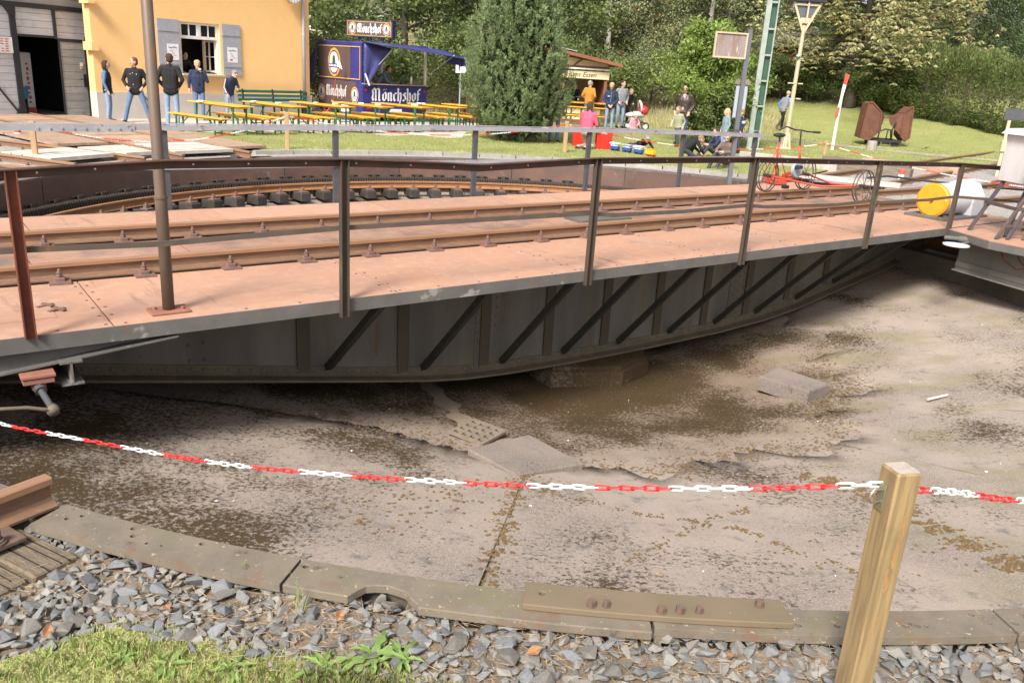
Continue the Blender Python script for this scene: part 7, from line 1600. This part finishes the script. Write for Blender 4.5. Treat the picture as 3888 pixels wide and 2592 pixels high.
def glasses(o,J,HV):
    for s in(-1,1): add_child(o,'spectacle_ring',MB().tube([HV(s*.032+.022*math.cos(t),.106,.016+.018*math.sin(t)) for t in np.linspace(0,6.283,12,endpoint=False)],.003,4,closed=True),'silver_print')
def arm_bands(o,J,HV):
    for k in(.35,.55):
        for s in'LR': p=J['sh'+s].lerp(J['el'+s],k); q=J['sh'+s].lerp(J['el'+s],k+.09); add_child(o,'sleeve_band',MB().cyl(p,q,.066,14),'white_vinyl')
LZ=.055
# by the shed and the house
person('woman in a black vest with blue sleeves and jeans, leftmost by the shed',(-11.45,23.45,.02),15,1.62,'stand','black','jeans_l','hair_brown',sleeve='denim',hairlen='bob')
person('woman in a black jacket with hands in pockets, legs apart, before the house',(-10.66,23.42,.02),-75,1.74,'wide','black','jeans','hair_red',hairlen='short',look=-55,extra=buttons)
person('man in a black sweater and pale jeans, back turned, behind the tall pole',(-9.50,22.95,.02),105,1.90,'pockets','black','jeans_l','hair_brown',look=25)
person('blond curly woman in a denim jacket eating below the house window',(-9.98,26.15,.05),-60,1.70,'eat','navy','jeans','hair_blond',hairlen='curly',inner='black',extra=snack,fat=1.1)
person('boy in a navy jacket and grey cap leaning at the house window',(-9.25,26.75,.08),-35,1.50,'bend','navy','jeans_l','hair_sand',cap='grey',hscale=1.12,extra=stripes,over=dict(head=(-.10,.22,1.56)))
person('dark figure standing in the room behind the open window',(*at_house(2.75,.95)[:2],.45),-40,1.65,'lean','black','char','hair_black')
person('dark clothed person inside the shed doorway',(-14.02+math.cos(SA)*1.05-math.sin(SA)*1.6,22.65+math.sin(SA)*1.05+math.cos(SA)*1.6,.02),-50,1.72,'lean','char','black','hair_brown')
# trailer and kiosk
person('man in a pale denim jacket leaning on the trailer counter',(*trl_at(1.25,.78,0)[:2],.36),-5,1.70,'lean','denimgrey','black','hair_red')
person('man in black sitting behind the right end of the trailer counter',(*trl_at(2.35,3.0,0)[:2],.05),-120,1.66,'clasp','black','char','hair_brown')
person('vendor in dark clothes inside the snack kiosk',(2.0,37.5,.05),-90,1.72,'lean','black','jeans_d','hair_brown')
person('grey haired man in an ochre jacket and jeans at the kiosk',(2.55,35.75,.05),60,1.76,'pockets','ochre','jeans','hair_grey',look=-40,fat=1.1)
person('young man in a navy zip jacket with hands clasped, facing the viewer',(3.18,33.0,LZ),-95,1.74,'clasp','navy','jeans_l','hair_blond',extra=badge,hairlen='curly',nod=8)
person('balding man in grey and light jeans behind the young man in navy',(3.72,34.2,.08),-70,1.82,'pockets','grey','jeans_l','hair_brown',look=35)
person('boy in black holding the push-chair',(3.98,34.75,.08),-60,1.62,'bend','black','char','hair_sand',nod=20)
person('person in jeans mostly hidden by the right side of the pine',(.86,25.72,LZ),80,1.7,'stand','char','jeans','hair_brown')
# children and the toy train
person('woman in a pink hooded top kneeling by the red crate, back turned',(1.75,24.1,LZ),55,1.74,'kneel','pink','beige','hair_brown',hairlen='bob',look=-25,hem=False)
person('toddler in pink with a white hat standing behind the toy train',(3.35,26.7,LZ),-80,1.0,'bend','pinkl','khaki','hair_blond',cap='white',hscale=1.5)
person('child in black with a grey cap lying behind the toy train',(3.55,25.55,LZ),-75,1.3,'prone','black','char','hair_sand',cap='grey',hscale=1.2,nod=25)
person('man in a black leather jacket and checked shirt looking down',(5.08,28.0,LZ),-115,1.90,'clasp','leather','jeans_d','hair_black',inner='plaid',nod=28,fat=1.15,over=dict(wrL=(-.20,.10,.94),elL=(-.28,-.05,1.15),elR=(.30,-.06,1.15),wrR=(.24,.10,.95)))
person('small boy in an olive jacket stepping in front of the leather jacket man',(4.78,26.9,LZ),-130,1.22,'walk','olive','jeans_d','hair_sand',hscale=1.3,nod=20)
person('boy in black crouching low at the kerb with bowed head',(4.30,22.5,LZ),10,1.45,'crouch','black','char','hair_sand',hscale=1.15,nod=20)
person('boy in navy and black sitting on the lawn behind the boy in brown',(5.45,24.1,LZ),-165,1.42,'sit','navy','char','hair_brown',hscale=1.15,inner='black')
person('smiling boy in a brown top sitting on the kerb with legs towards the pit',(5.05,21.15,.10),-135,1.5,'sit','browng','char','hair_brown',hscale=1.15,look=40)
person('girl with long blond hair in a pale denim jacket and light jeans',(5.92,25.5,LZ),-165,1.28,'stand','denimgrey','jeans_l','hair_blond',hairlen='long',hscale=1.22)
person('boy with glasses in a navy sweater with white sleeve bands',(6.45,25.9,LZ),-170,1.26,'stand','navy','char','hair_sand',hscale=1.25,extra=lambda o,J,HV:(glasses(o,J,HV),arm_bands(o,J,HV)))
person('old man in a grey and blue jacket and cap walking up the lawn',(11.3,38.2,tz(11.3,38.2)+.06),25,1.70,'walk','grey','black','hair_grey',sleeve='blue',cap='beige',extra=stripes)
